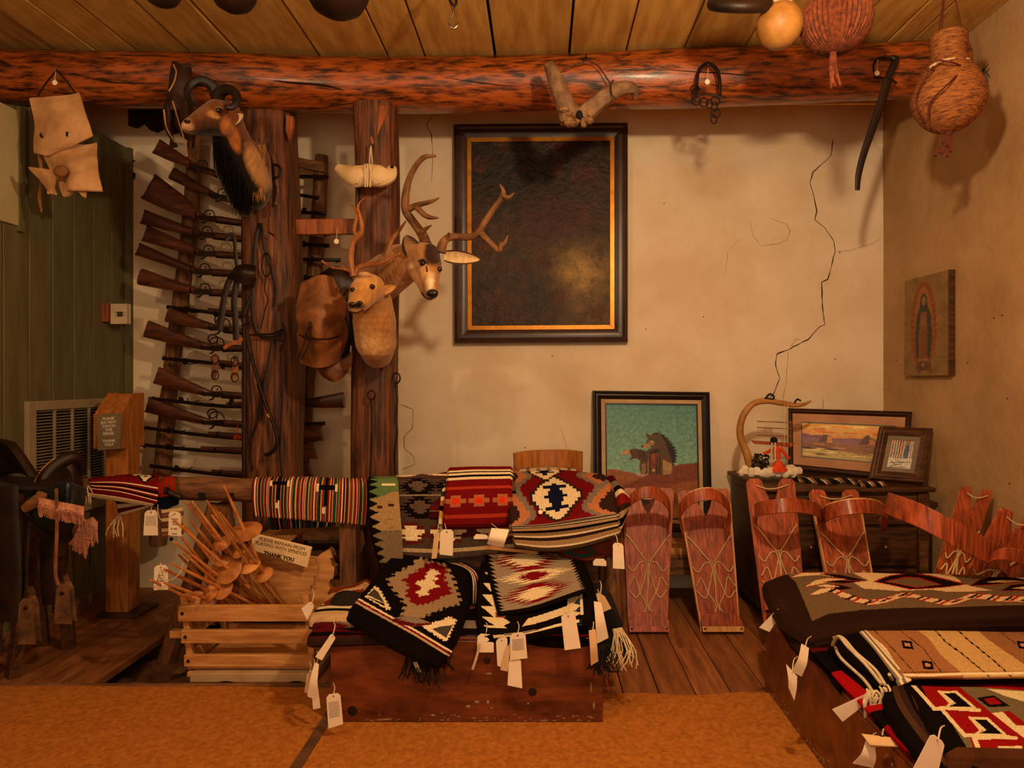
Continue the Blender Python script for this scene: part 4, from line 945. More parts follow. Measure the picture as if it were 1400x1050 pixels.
cv.poly([(.465, .40), (.55, .38), (.57, .44), (.55, .53), (.49, .54), (.465, .48)], '#7a3418').poly([(.465, .40), (.55, .37), (.58, .41), (.55, .41), (.47, .425)], '#2a1c12').ell(.51, .44, .012, .03, '#94482a').line([(.49, .50), (.53, .50)], .003, '#3a160c').ell(.51, .55, .014, .012, '#c8a878')
for x in (.45, .48, .55, .575): cv.line([(x, .44), (x-.01, .58)], .006, '#241710')
cv.poly([(.45, .40), (.40, .385), (.34, .375), (.27, .385), (.235, .405), (.235, .42), (.30, .43), (.30, .445), (.265, .47), (.34, .455), (.38, .47), (.42, .50), (.45, .48)], '#54301c').poly([(.28, .382), (.24, .395), (.20, .41), (.195, .43), (.23, .42), (.29, .425)], '#c88a58').poly([(.36, .38), (.44, .40), (.44, .47), (.40, .47), (.36, .44)], '#3e2416').ell(.29, .40, .008, .006, '#0c0805')
cs = [P(810, 534, 3.86), P(970, 536, 3.86), P(974, 728, 3.74), P(812, 728, 3.74)]
frame_thing('framed_painting', 'teal sky painting of a figure in an animal headdress beside an open-beaked bird', 'painting', cs, 0, S(12, 3.83), 'frame_black', cv.a, [('linen_liner', 'linen', S(5, 3.83), .002), ('inner_lip', 'frame_black', S(1.6, 3.83), .004)], nx=150, ny=165, depth=.02)
# bench under the painting
t = T('low_bench', 'low orange pine bench under the teal painting behind the cradleboards', 'bench', (.65, 3.62, 0))
zb = .325
for i, (ya, yb) in enumerate(((3.50, 3.60), (3.605, 3.76))):
    g = G(); g.box(.30, 1.0, ya, yb, zb-.035, zb); g.build('plank', 'pine', t, smooth_=False, bevel=.004)
g = G(); g.box(.32, .98, 3.50, 3.52, zb-.14, zb-.036); g.build('apron', 'grey_wood', t, smooth_=False, bevel=.004)
for x in (.33, .95):
    for y in (3.53, 3.72): g = G(); g.box(x-.02, x+.02, y-.02, y+.02, 0, zb-.036); g.build('leg', 'dark_oak', t, smooth_=False, bevel=.004)
# landscape, long format
cv = Cv(150, 62, '#e8b04a').grad(0, .5, '#e8c460', '#c87a34')
r = random.Random(4)
for i in range(26): cv.ell(r.random(), r.uniform(0, .42), r.uniform(.05, .14), r.uniform(.02, .06), r.choice(['#e89a3c', '#d8702c', '#f0c860', '#f4d880', '#c85a2c', '#e8a850']))
cv.poly([(0, .30), (.1, .36), (.2, .33), (.35, .42), (.5, .40), (.7, .38), (1, .42), (1, .62), (0, .62)], '#7a4a5a').poly([(0, .42), (.3, .46), (.6, .43), (1, .48), (1, .6), (0, .6)], '#8a5a6e')
cv.poly([(.18, .58), (.22, .40), (.245, .30), (.27, .34), (.285, .30), (.30, .36), (.33, .34), (.34, .56)], '#5a2e1c').poly([(.28, .56), (.29, .38), (.33, .36), (.345, .56)], '#c88a4a')
cv.poly([(.63, .56), (.67, .40), (.70, .30), (.73, .26), (.76, .34), (.80, .38), (.83, .54)], '#5a2e1c').poly([(.74, .55), (.75, .38), (.80, .40), (.82, .55)], '#b8743c').ell(.90, .36, .03, .06, '#e8542a')
cv.poly([(0, .60), (.2, .54), (.5, .57), (.8, .53), (1, .58), (1, 1), (0, 1)], '#8a5a34').poly([(0, .78), (.3, .74), (.6, .80), (1, .76), (1, 1), (0, 1)], '#b8a45a')
for i in range(16): x = r.random(); y = r.uniform(.6, .95); cv.poly([(x-.09, y+.02), (x-.03, y-.03), (x+.03, y-.035), (x+.1, y+.015)], r.choice(['#40241a', '#6e3e28', '#b87a4c', '#33201a', '#d8c070', '#e0c884']))
for i in range(14): x = r.random(); y = r.uniform(.6, .98); cv.line([(x, y), (x+.08, y-.02), (x+.15, y+.02)], .006, '#2a1812')
cs = [P(1076, 558, 3.82), P(1247, 563, 3.58), P(1239, 658, 3.50), P(1078, 641, 3.75)]
frame_thing('framed_landscape', 'long framed landscape of red buttes under an orange sky, on the cabinet', 'painting', cs, 0, S(7.5, 3.7), 'frame_dark', cv.a, [('mat_board', 'mat_board', S(11, 3.7), .0), ('inner_lip', 'frame_black', S(1.0, 3.7), .001)], nx=150, ny=62, depth=.018)
# birch picture
cv = Cv(64, 80, '#9aa4a8').rect(0, 0, 1, .62, '#8a8478')
for i in range(26): cv.ell(r.random(), r.uniform(.0, .5), .07, .07, r.choice(['#b0603a', '#8a4a34', '#c8a888', '#6e7890', '#c87848']))
cv.ell(.72, .4, .1, .24, '#4e6480')
for x in (.05, .16, .26, .36, .47, .58, .85, .93): cv.line([(x, 0), (x+.01, .72)], .022, '#d8d0c0').line([(x+.02, 0), (x+.03, .72)], .008, '#7a3a24')
cv.poly([(0, .62), (.3, .68), (.6, .66), (1, .62), (1, 1), (0, 1)], '#d4d0c4')
for i in range(7): cv.line([(r.random(), r.uniform(.7, 1)), (r.random(), r.uniform(.7, 1))], .012, '#5a5048')
cs = [P(1203, 583, 3.43), P(1275.5, 586, 3.38), P(1262, 661, 3.29), P(1188, 655, 3.34)]
frame_thing('framed_print', 'small winter birch wood picture in a wide brown frame in front of the landscape', 'painting', cs, 0, S(13, 3.5), 'dark_oak', cv.a, [('mat_board', 'mat_grey', S(5, 3.5), .0)], nx=64, ny=80, depth=.018)
# devotional panel on the right wall
cv = Cv(70, 130, '#84653c').nz(.3, 6, 10, 4)
cv.ell(.46, .50, .30, .45, '#8e4a20').ell(.46, .50, .21, .40, '#94602e').poly([(.3, .86), (.62, .86), (.66, .94), (.7, .90), (.64, .98), (.5, .94), (.36, .97), (.28, .92)], '#6e4426')
for i in range(40):
    a_ = 2*PI*i/40; cv.line([(.46+.21*math.cos(a_), .5+.40*math.sin(a_)), (.46+.29*math.cos(a_), .5+.44*math.sin(a_))], .006, '#6a3416')
cv.poly([(.46, .17), (.53, .20), (.56, .30), (.64, .40), (.66, .62), (.62, .82), (.30, .82), (.27, .6), (.30, .40), (.38, .30), (.40, .20)], '#31362c').poly([(.40, .36), (.54, .36), (.56, .60), (.55, .83), (.36, .83), (.36, .55)], '#7e4a2c').ell(.47, .25, .05, .045, '#8e6440').poly([(.41, .44), (.47, .40), (.53, .44), (.50, .50), (.43, .50)], '#8a6038').line([(.47, .55), (.45, .8)], .008, '#52301c').line([(.52, .55), (.53, .8)], .008, '#52301c').ell(.46, .90, .10, .05, '#54382a').ell(.46, .89, .04, .025, '#8a6444')
def RWp(x, y, off=0): Y = (RX-off)*FPX/(x-740); return V((RX-off, Y, CAMZ+(520-y)/FPX*Y))
q = [RWp(1237, 384, .03), RWp(1296, 369, .03), RWp(1296, 513, .03), RWp(1236, 514, .03)]
q[1].z = q[1].z; g = G(); g.sheet([[q[0], q[1]], [q[3], q[2]]], 70, 130, .028, img=cv.a, raw=True)
t = T('icon_panel', 'devotional wooden panel of a robed woman in a pointed halo on the right wall', 'panel', q[3]); g.build('picture', 'paint', t, smooth_=False)
g = G(); a_, b_ = q[0], q[2]; g.box(RX-.03, RX-.002, min(p.y for p in q)-.012, min(p.y for p in q)-.0005, q[2].z, q[1].z); g.build('edge', 'dark_oak', t, smooth_=False)
# chair behind the blankets
t = T('wooden_chair', 'varnished wooden chair with a curved top rail standing behind the diamond blanket', 'chair', P(750, 770, 3.45)*1)
t.location.z = 0; WL[t.name] = V((t.location.x, 3.45, 0)); Yc = 3.40
g = G(); g.sheet([[(704, 620, Yc-.02), (725, 617, Yc+.02), (750, 616, Yc+.035), (775, 616, Yc+.02), (794, 618, Yc-.02)], [(705, 642, Yc-.02), (727, 639, Yc+.02), (750, 638, Yc+.035), (774, 639, Yc+.02), (794, 642, Yc-.02)]], 20, 4, .022, bulge=.004); g.build('top_rail', 'oak', t)
for x in (706, 792): g = G(); g.tube(PP([(x, 636), (x, 680), (x+(2 if x < 750 else -2), 760)], Yc), .016, n=8); g.build('back_post', 'oak', t)
for x in (722, 736, 750, 764, 778): g = G(); g.beam(P(x, 638, Yc+.03), P(x, 745, Yc), .018, .01, up=(0, 1, 0)); g.build('slat', 'oak', t, smooth_=False)
zz = .45; cx = (749-740)/FPX*3.35
g = G(); g.box(cx-.2, cx+.2, 3.02, 3.40, zz-.03, zz); g.build('seat', 'oak', t, bevel=.01)
for x in (-.17, .17):
    for y in (3.06, 3.37): g = G(); g.tube([V((cx+x, y, zz-.03)), V((cx+x*1.05, y, 0))], .018, n=8, k=1); g.build('leg', 'oak', t)
# ---------------------------------------------------------------- cabinet with its things
t = T('oak_cabinet', 'dark oak cabinet in the right corner holding the framed pictures', 'cabinet', (1.48, 3.55, 0))
cx0, cx1, cy0, cy1, ct = 1.085, 1.885, 3.275, 3.86, .682
g = G(); g.box(cx0-.02, cx1+.02, cy0-.03, cy1, ct-.022, ct); g.build('top', 'dark_oak', t, smooth_=False, bevel=.005)
g = G(); g.box(cx0, cx1, cy0, cy1-.01, .06, ct-.022); g.build('body', 'dark_oak', t, smooth_=False, bevel=.003)
for xa_ in (cx0, cx1-.055): g = G(); g.box(xa_, xa_+.055, cy0-.012, cy0, .06, ct-.03); g.build('stile', 'dark_oak', t, smooth_=False, bevel=.003)
for i, (za, zb_) in enumerate(((.50, .64), (.30, .485), (.09, .285))):
    g = G(); g.box(cx0+.07, cx1-.065, cy0-.018, cy0, za, zb_); d = g.build('drawer', 'dark_oak', t, smooth_=False, bevel=.006)
    for xx in (cx0+.22, cx1-.22): g = G(); g.ell((xx, cy0-.025, (za+zb_)/2), (.014, .012, .014), n=10, m=6); g.build('knob', 'brass', d)
g = G(); g.box(cx1-.048, cx1-.01, cy0-.0135, cy0-.012, .28, .42); g.build('carved_inset', 'grey_wood', t, smooth_=False)
for za, zb_ in ((.12, .34), (.38, .62)):
    g = G(); g.box(cx0-.006, cx0, cy0+.05, cy1-.06, za, zb_); g.build('side_panel', 'dark_oak', t, smooth_=False, bevel=.003)
for x in (cx0+.03, cx1-.03):
    for y in (cy0+.03, cy1-.05): g = G(); g.box(x-.025, x+.025, y-.025, y+.025, 0, .06); g.build('foot', 'dark_oak', t, smooth_=False, bevel=.004)
# driftwood weaving sculpture
t = T('driftwood_sculpture', 'bent yellow driftwood bow holding a miniature loom, on a white fleece base on the cabinet', 'sculpture', P(1050, 652, 3.5))
YD = 3.5
g = G(); g.tube(PP([(1026, 640), (1021, 620), (1013, 600), (1012, 582), (1018, 565), (1030, 552), (1048, 548), (1066, 551), (1085, 554), (1098, 553), (1109, 548)], YD), [S(5, YD), S(5.2, YD), S(4.8, YD), S(4.6, YD), S(4.6, YD), S(4.4, YD), S(4.2, YD), S(3.8, YD), S(3.4, YD), S(2.5, YD), S(1, YD)], n=14, k=6, rough=.15); g.build('bow', 'gourd', t)
g = G(); g.tube(PP([(1046, 546), (1052, 539), (1058, 542), (1056, 546), (1046, 544)], YD-.01), .006, n=6); g.tube(PP([(1086, 551), (1090, 546), (1095, 548)], YD-.01), .005, n=6); g.build('wire_knot', 'leather_dark', t)
for y in (576, 584.5, 595): g = G(); g.tube(PP([(1035, y), (1083, y+2)], YD-.01), .0028, n=5, k=1); g.build('loom_bar', 'branch', t)
g = G()
for i in range(24): x = 1036+i*2; g.tube(PP([(x, 575), (x, 608)], YD-.008), .0006, n=3, k=1)
g.build('warp', 'string', t)['kind'] = 'stuff'
g = G(); g.prism(PP([(1027, 602), (1055, 604), (1088, 606), (1080, 612), (1060, 609), (1032, 607)], YD-.02), (0, .012, 0)); g.build('batten', 'red_bright' if 0 else 'cedar', t, smooth_=False)
for x in (1072.5, 1077): g = G(); g.tube(PP([(x, 553), (x, 625)], YD-.015), .002, n=5, k=1); g.build('cord', 'string', t)
g = G(); g.ell(P(1052, 646, YD), (.17, .09, .022), n=26, m=8)
for i in range(40): a_ = r.uniform(0, 2*PI); g.ell(P(1052, 645, YD)+V((.16*math.cos(a_)*r.uniform(.5, 1), .08*math.sin(a_), r.uniform(-.005, .014))), r.uniform(.014, .026), n=7, m=5)
g.build('fleece_base', 'felt', t)
g = G()
for i in range(14): g.tube([P(r.uniform(1027, 1052), r.uniform(620, 642), YD-.03) for _ in range(3)], .004, n=5)
g.ell(P(1036, 636, YD-.04), (.03, .02, .02), n=8, m=6); g.build('twig_pile', 'leather_dark', t)
t = T('weaver_doll', 'small kneeling doll in orange skirt and shirt at the miniature loom', 'doll', P(1064, 645, YD-.05))
YW = YD-.06
g = G(); g.lathe([(.004, .056), (.02, .05), (.038, .03), (.058, .012), (.062, 0)], P(1064, 644, YW), n=18, sq=.7); g.build('skirt', 'orange_cloth', t)
g = G(); g.tube(PP([(1063, 628), (1062, 618), (1061, 610)], YW), [.02, .021, .016], n=10, flat=.7); g.tube(PP([(1057, 613), (1050, 618), (1044, 620)], YW-.005), [.010, .009, .008], n=8); g.tube(PP([(1067, 612), (1073, 620), (1079, 627)], YW-.005), [.010, .009, .008], n=8); g.build('shirt', 'orange_cloth', t)
g = G(); g.ell(P(1058, 602, YW), (.019, .019, .018), n=12, m=8); g.build('hair', 'black_yarn', t)
for x in (1055.5, 1060): g = G(); g.tube(PP([(x, 605), (x-.5, 618), (x, 630)], YW-.022), .0045, n=6); g.build('hair_tie', 'yarn_white', t)
# braided rope snake on the cabinet
t = T('braided_rope', 'black, tan and white braided rope lying along the cabinet edge', 'rope', P(1145, 664, 3.3))
path = [(1082, 649), (1092, 655), (1110, 657), (1130, 659), (1150, 657), (1168, 659), (1180, 666), (1195, 668), (1210, 667)]
pts, _ = smooth([V((P(x, y, 1).x*1, 0, 0)) for x, y in path], 1, 1)
line = []
for (x, y) in path:
    z_ = ct+.014; Y = (CAMZ-z_)*FPX/(y-520); Y = min(max(Y, 3.262), 3.62); line.append(V(((x-740)/FPX*Y, Y, z_)))
lp, _ = smooth(line, 1, 12)
for s_, mm in enumerate(('black_yarn', 'leather_brown', 'yarn_white', 'black_yarn')):
    pp = []
    for i, q_ in enumerate(lp):
        a_ = i*.55+s_*PI/2; pp.append(q_+V((0, math.cos(a_)*.010, math.sin(a_)*.010)))
    g = G(); g.tube(pp, .0065 if s_ != 2 else .004, n=6, k=1); g.build('strand', mm, t)
g = G()
for i in range(9): g.tube([line[0]+V((.01, -.02, 0)), line[0]+V((.03+i*.004, -.06, -.01)), line[0]+V((.045+i*.009, -.105, -.035))], .0028, n=5)
g.build('tassel', 'yarn_white', t)
# ---------------------------------------------------------------- cradleboards
def cradle(label, bl, br, tl, tr, hoop, Yb, Yt, pale=False, foot=True, peaks=True, thongs=True, m='cedar', hoopw=.05, notch=.16, hm='cedar', rim='cedar_pale', th=.014):
    """bl,br: bottom corners px; tl,tr: outer top corners px; hoop: [left px, [arc px], right px, Ybulge]"""
    B0, B1, T0, T1 = P(*bl, Yb), P(*br, Yb), P(*tl, Yt), P(*tr, Yt)
    t = T('cradleboard', label, 'cradleboard', (B0+B1)/2)
    ax = ((B1-B0)+(T1-T0)).normalized(); up = ((T0+T1)/2-(B0+B1)/2); n_ = ax.cross(up).normalized()
    if n_.y > 0: n_ = -n_
    f = lambda u, v: (B0*(1-u)+B1*u)*(1-v)+(T0*(1-u)+T1*u)*v
    for side in (0, 1):
        s = (lambda u: u*.486) if side == 0 else (lambda u: 1-u*.486)
        pl = [f(s(0), 0), f(s(1), 0), f(s(1), 1-notch*1.25), f(s(.78), 1-notch*.75), f(s(.62), 1-notch*.1), f(s(.52), 1.0), f(s(.16), 1.0), f(s(.04), 1-notch*.15)]
        g = G(); g.prism([p for p in pl], -n_*th); g.build('board', m, t, smooth_=False, bevel=.003)
        if pale:
            g = G(); e = [f(s(0), 0), f(s(.07), 0), f(s(.07), .86), f(s(0), .9)]; g.prism([p+n_*.0015 for p in e], -n_*(th+.003)); g.build('pale_edge', 'cedar_pale', t, smooth_=False)
    if foot:
        g = G(); g.prism([f(.02, .0)+n_*.0, f(.98, 0), f(.98, .06), f(.86, .105), f(.14, .105), f(.02, .06)], n_*.045); g.build('foot_rest', m, t, smooth_=False, bevel=.006)
        g = G(); g.prism([f(.0, -.002), f(1.0, -.002), f(1.0, .022), f(0, .022)], n_*.052); g.build('base_block', 'cedar_pale' if pale else m, t, smooth_=False, bevel=.004)
        for u in (.04, .96): g = G(); g.ell(f(u, .012)+n_*.053, .005, n=8, m=5); g.build('peg', 'leather_dark', t)
    # hoop: a bent flat strip
    hp = [P(*p) for p in hoop]
    cen, _ = smooth(hp, 1, 7); g = G(); rings = []; wv = up.normalized()*hoopw if not isinstance(hoopw, V) else hoopw
    c0 = sum(cen, V())/len(cen)
    for p in cen:
        o_ = (p-c0); o_ = (o_-up.normalized()*o_.dot(up.normalized()))
        o_ = o_.normalized()*.004 if o_.length > 1e-4 else n_*.004
        a_, b_ = p-wv*.5, p+wv*.5
        rings.append([a_+o_, b_+o_, b_-o_, a_-o_])
    g.loft(rings); g.build('hoop', hm, t, ang=50, bevel=.0015)
    if pale:
        g = G(); g.loft([[r_[1]+V((0, 0, .0)), r_[1]+wv*.10, r_[2]+wv*.10, r_[2]] for r_ in rings]); g.build('hoop_edge', 'cedar_pale', t, ang=50)
    if thongs:
        A = lambda u, v: f(u, v)+n_*.006
        rows = [(.70, .16), (.56, .34), (.42, .5), (.28, .5)]
        for u in (0, 1):
            e = (lambda q: q) if u == 0 else (lambda q: 1-q)
            for pts in ([(.04, .66), (.14, .62), (.30, .54), (.46, .47)], [(.04, .44), (.16, .40), (.32, .46), (.46, .45), (.50, .30)], [(.05, .30), (.2, .36), (.3, .26), (.46, .17), (.40, .12)], [(.05, .27), (.22, .22), (.36, .30), (.48, .42)]):
                g = G(); g.tube([A(e(a), b) for a, b in pts], .0034, n=5, k=5); g.build('thong', 'thong', t)
        g = G(); g.tube([A(.5, .48), A(.52, .36), A(.48, .22), A(.53, .13)], .0032, n=5, k=5); g.build('thong', 'thong', t)
    g = G(); g.tube([f(.18, .95)+n_*.006, f(.35, .925)+n_*.01, f(.5, .92)+n_*.012, f(.65, .93)+n_*.01, f(.84, .955)+n_*.006], .003, n=5); g.build('top_thong', 'thong', t)
    return t
cradle('dark red cradleboard with a dark red hoop standing on the floor nearest the diamond blanket', (860, 862), (911, 862), (850, 668), (922, 668),
       [(856, 722, 3.33), (855, 700, 3.27), (864, 682, 3.21), (884, 673, 3.18), (904, 678, 3.21), (916, 696, 3.27), (913, 722, 3.33)], 3.22, 3.45, hoopw=.055)
cradle('cradleboard with cream-edged boards and two-tone hoop, right of the dark red one', (959, 862), (1012, 862), (925, 672), (998, 668),
       [(934, 728, 3.33), (929, 704, 3.27), (939, 686, 3.2), (962, 676, 3.17), (984, 680, 3.2), (998, 700, 3.27), (992, 730, 3.33)], 3.22, 3.45, pale=True, hoopw=.055)
cradle('rosy cradleboard with a wide red-brown hoop leaning on the left end of the cabinet', (1046, 850), (1102, 850), (1020, 655), (1087, 655),
       [(1034, 712, 3.14), (1034, 698, 3.02), (1048, 694, 2.92), (1075, 691, 2.87), (1103, 693, 2.92), (1122, 700, 3.02), (1118, 708, 3.12)], 2.95, 3.22, foot=False, hoopw=.062)
cradle('rosy cradleboard with a cream-topped wide hoop leaning on the middle of the cabinet', (1142, 850), (1204, 850), (1106, 670), (1174, 670),
       [(1128, 716, 3.14), (1126, 706, 3.02), (1140, 698, 2.92), (1168, 693, 2.87), (1196, 694, 2.92), (1212, 704, 3.02), (1204, 722, 3.12)], 2.95, 3.22, pale=True, foot=False, hoopw=.062)
UPH = V((.035, 0, .05))
cradle('dark cedar cradleboard with a very broad hoop slanting down across the cabinet corner', (1268, 830), (1302, 840), (1316, 665), (1358, 672),
       [(1352, 790, 2.82), (1378, 782, 2.72), (1374, 766, 2.62), (1336, 746, 2.54), (1300, 727, 2.51), (1262, 707, 2.54), (1230, 694, 2.64), (1212, 688, 2.80), (1232, 700, 2.92)], 2.75, 2.91, pale=False, foot=False, hoopw=V((.02, 0, .085)))
cradle('dark cedar cradleboard at the far right edge leaning on the right wall', (1296, 838), (1368, 848), (1369, 696), (1424, 712),
       [(1350, 772, 2.62), (1356, 762, 2.55), (1370, 757, 2.5), (1392, 760, 2.5), (1412, 768, 2.55), (1420, 780, 2.62)], 2.72, 2.62, pale=False, foot=False, hoopw=.05)
# ---------------------------------------------------------------- text and tags
def words(txt, par, o, ux, uy, n_, h, m='ink', align='CENTER', name='lettering', space=1.0, bold=0, font=None):
    """flat lettering, one part per line: o centre point of the first line, ux right, uy up, n_ towards the viewer"""
    for k_, ln in enumerate(txt.split('\n')):
        if not ln.strip(): continue
        cu = bpy.data.curves.new('txt', 'FONT'); cu.body = ln; cu.align_x = align; cu.size = h*1.4; cu.extrude = .0003; cu.offset = bold; cu.resolution_u = 2
        o_ = bpy.data.objects.new('txt', cu); COL.objects.link(o_)
        dg = bpy.context.evaluated_depsgraph_get(); dg.update(); me = bpy.data.meshes.new_from_object(o_.evaluated_get(dg))
        vs = [V(o)+ux*v.co.x+uy*(v.co.y-k_*h*1.4*space)+n_*(v.co.z+.0012) for v in me.vertices]; fs = [tuple(p.vertices) for p in me.polygons]
        bpy.data.objects.remove(o_); bpy.data.curves.remove(cu); bpy.data.meshes.remove(me)
        g = G(); g.add(vs, fs); g.build(name, m, par, smooth_=False)
def price_tag(label, q, Y, text=None, m='paper', hole=True, string=None, group=None, curl=0, lines=0):
    """q: TL,TR,BR,BL pixels"""
    pts = [P(x, y, Y if not hasattr(Y, '__len__') else Y[i]) for i, (x, y) in enumerate(q)]
    TL, TR, BR, BL = pts; t = T('price_tag', label, 'tag', (BL+BR)/2)
    ux = (TR-TL); W_ = ux.length; ux.normalize(); uy = (TL-BL); H_ = uy.length; uy.normalize(); n_ = ux.cross(uy).normalized()
    if n_.y > 0: n_ = -n_
    c = W_*.22
    f = lambda a, b: TL.lerp(TR, a).lerp(BL.lerp(BR, a), b)
    g = G()
    if curl:
        g.sheet([[f(0, 0), f(1, 0)], [f(0, .5)+n_*curl, f(1, .5)+n_*curl], [f(0, 1), f(1, 1)]], 4, 10, .0012, raw=True)
    else:
        k = .2; kk = k*W_/H_; g.prism([f(k, 0), f(1-k, 0), f(1, kk), f(1, 1), f(0, 1), f(0, kk)], -n_*.0012)
    g.build('card', m, t, smooth_=bool(curl))
    if hole:
        g = G(); g.lathe([(W_*.06, 0), (W_*.06, .0008)], f(.5, min(.12, kk*.9) if not curl else .1)+n_*.0004, n_, n=10); g.build('eyelet', 'ink', t)
    if string:
        g = G(); g.tube([f(.5, .08)+n_*.002]+[P(*p) for p in string], .0016, n=5, k=5); g.build('string', 'string', t)
    if text: words(text, t, f(.5, .34), ux, uy, n_, W_*.155, space=.95)
    for i in range(lines):
        g = G(); b = .25+i*.055; g.prism([f(.12, b)+n_*.0006, f(.85, b)+n_*.0006, f(.85, b+.012)+n_*.0006, f(.12, b+.012)+n_*.0006], n_*.0003); g.build('printed_line', 'ink', t, smooth_=False)
    return t
# ---------------------------------------------------------------- left side
# return-air grille on the partition
def LWp(x, y, off=0): Y = (-LX-off)*FPX/(740-x); return V((LX+off, Y, CAMZ+(520-y)/FPX*Y))
t = T('wall_grille', 'large metal return-air grille with dark louvres on the green partition', 'grille', LWp(95, 680))
a, b = LWp(38, 549, .02), LWp(150, 543, .02); y0, y1, z1 = a.y, b.y, a.z; z0 = .52
for (ya, yb, za, zb_) in ((y0, y0+.05, z0, z1), (y1-.04, y1, z0, z1), (y0+.05, y1-.04, z1-.045, z1), (y0+.05, y1-.04, z0, z0+.045)):
    g = G(); g.box(LX+.001, LX+.024, ya, yb, za, zb_); g.build('frame', 'vent', t, smooth_=False, bevel=.003)
g = G(); g.box(LX+.001, LX+.004, y0+.04, y1-.03, z0+.03, z1-.03); g.build('shadow_box', 'dark', t, smooth_=False)
nz_ = 34
for i in range(nz_):
    z = z0+.05+(z1-z0-.10)*i/(nz_-1)
    g = G(); g.add([(LX+.005, y0+.05, z), (LX+.018, y0+.05, z-.003), (LX+.018, y1-.04, z-.003), (LX+.005, y1-.04, z), (LX+.005, y0+.05, z+.0015), (LX+.0185, y0+.05, z-.0005), (LX+.0185, y1-.04, z-.0005), (LX+.005, y1-.04, z+.0015)], [(0, 1, 2, 3), (7, 6, 5, 4), (0, 4, 5, 1), (1, 5, 6, 2), (2, 6, 7, 3), (3, 7, 4, 0)])
    g.build('louvre', 'vent', t, smooth_=False)
for i in range(1, 4):
    y = y0+.05+(y1-y0-.09)*i/4; g = G(); g.box(LX+.012, LX+.021, y-.006, y+.006, z0+.045, z1-.045); g.build('mullion', 'vent', t, smooth_=False)
# thermostat
t = T('thermostat', 'cream thermostat with a small dark display on the edge of the green partition', 'thermostat', P(158, 442, 3.72))
g = G(); g.box(LX, LX+.035, 3.66, 3.84, CAMZ+(520-441)/FPX*3.72, CAMZ+(520-416)/FPX*3.72); g.build('backplate', 'fresh_wood', t, smooth_=False, bevel=.003)
q = [P(152, 416, 3.67), P(173, 416, 3.67), P(173, 442, 3.67), P(152, 442, 3.67)]
g = G(); g.prism(q, (0, .03, 0)); g.build('case', 'plastic', t, smooth_=False, bevel=.003)
g = G(); g.prism([P(x, y, 3.669) for x, y in ((160, 426), (168, 426), (168, 433), (160, 433))], (0, -.001, 0)); g.build('display', 'lcd', t, smooth_=False)
for x, y in ((158, 427), (158, 431), (170, 427), (170, 431)): g = G(); g.ell(P(x, y, 3.668), (.003, .002, .003), n=8, m=5); g.build('button', 'ink', t)
# oak lectern post with a sign
t = T('oak_pillar', 'square oak box pillar with a slanted top carrying the rifle sign', 'pillar', (-2.05, 3.46, 0))
Y0 = 3.42; Y1 = 3.53
X0, X1 = (144-740)/FPX*Y0, (174-740)/FPX*Y0
g = G(); g.box(X0, X1, Y0, Y1, 0.02, .86); g.build('shaft', 'oak', t, smooth_=False, bevel=.004)
zt = CAMZ-20/FPX*Y0
g = G(); xs0, xs1 = (134-740)/FPX*3.40, (171-740)/FPX*3.40
prof = [(3.37, .86), (3.37, CAMZ-(568-520)/FPX*3.37), (3.48, zt+.005), (3.56, zt+.005), (3.56, .86)]
g.prism([V((xs0, y, z)) for y, z in prof], (xs1-xs0, 0, 0)); g.build('head', 'oak', t, smooth_=False, bevel=.004)
g = G(); g.box(X0-.03, X1+.07, Y0-.03, Y1+.05, 0, .02); g.build('base_plate', 'dark_oak', t, smooth_=False, bevel=.004)
g = G(); g.tube([P(152, 690, Y0-.002), P(160, 770, Y0-.002), P(167, 842, Y0-.002)], .0012, n=4, k=1); g.build('scratch', 'fresh_wood', t)
t = T('rifle_sign', 'small brown board with white letters asking not to touch the rifles, on the oak pillar', 'sign', P(148, 614, 3.34))
YS_ = 3.345; q = [P(133, 567, YS_), P(163, 565, YS_), P(164, 613, YS_), P(134, 615, YS_)]
g = G(); g.prism(q, (0, .012, 0)); MT['sign_brown'] = mat('sign_brown', '#7d6a4c', rough=.7, bump=.1); g.build('board', 'sign_brown', t, smooth_=False, bevel=.002)
MT['letter_white'] = mat('letter_white', '#efe2c6', rough=.7, bump=0)
ux = (q[1]-q[0]).normalized(); uy = (q[0]-q[3]).normalized(); n_ = V((0, -1, 0))
words('PLEASE\nDO NOT\nTOUCH\nTHE\nRIFLES.\n\nTHANK\nYOU!', t, P(148.5, 574, YS_), ux, uy, n_, S(3.7, YS_), 'letter_white', space=.98, bold=.0003)
# sawhorse: log rail and legs
YL = 2.92
t = T('log_sawhorse', 'long peeled log rail on stout legs carrying the small blankets', 'sawhorse', (-.9, YL, 0))
g = G(); g.tube(PP([(114, 667), (180, 667), (270, 668), (400, 672), (560, 676), (700, 678), (838, 680)], YL), [.042, .047, .050, .051, .05, .048, .045], n=20, k=8, rough=.08); g.build('rail', 'grey_wood', t)
for (xa, ya, xb, dy) in ((304, 690, 306, .22), (296, 690, 236, -.04), (600, 700, 590, .14), (838, 690, 850, .04), (838, 690, 833, -.12)):
    p = P(xa, ya, YL); q_ = V((P(xb, 0, YL).x, YL+dy, 0)); g = G(); g.tube([p, q_], [.036, .04], n=12, k=1, rough=.1); g.build('leg', 'grey_woodv', t)
g = G(); g.beam(P(478, 690, YL+.0), V((P(478, 0, YL).x, YL+.02, 0)), .07, .07, up=(0, 1, 0)); g.build('leg', 'grey_woodv', t)
for xa_ in (279, 318): g = G(); g.box(P(xa_, 0, YL).x, P(xa_+9, 0, YL).x, YL-.052, YL-.03, P(0, 682, YL).z, P(0, 671, YL).z); g.build('mortise', 'dark', t, smooth_=False, bevel=.002)
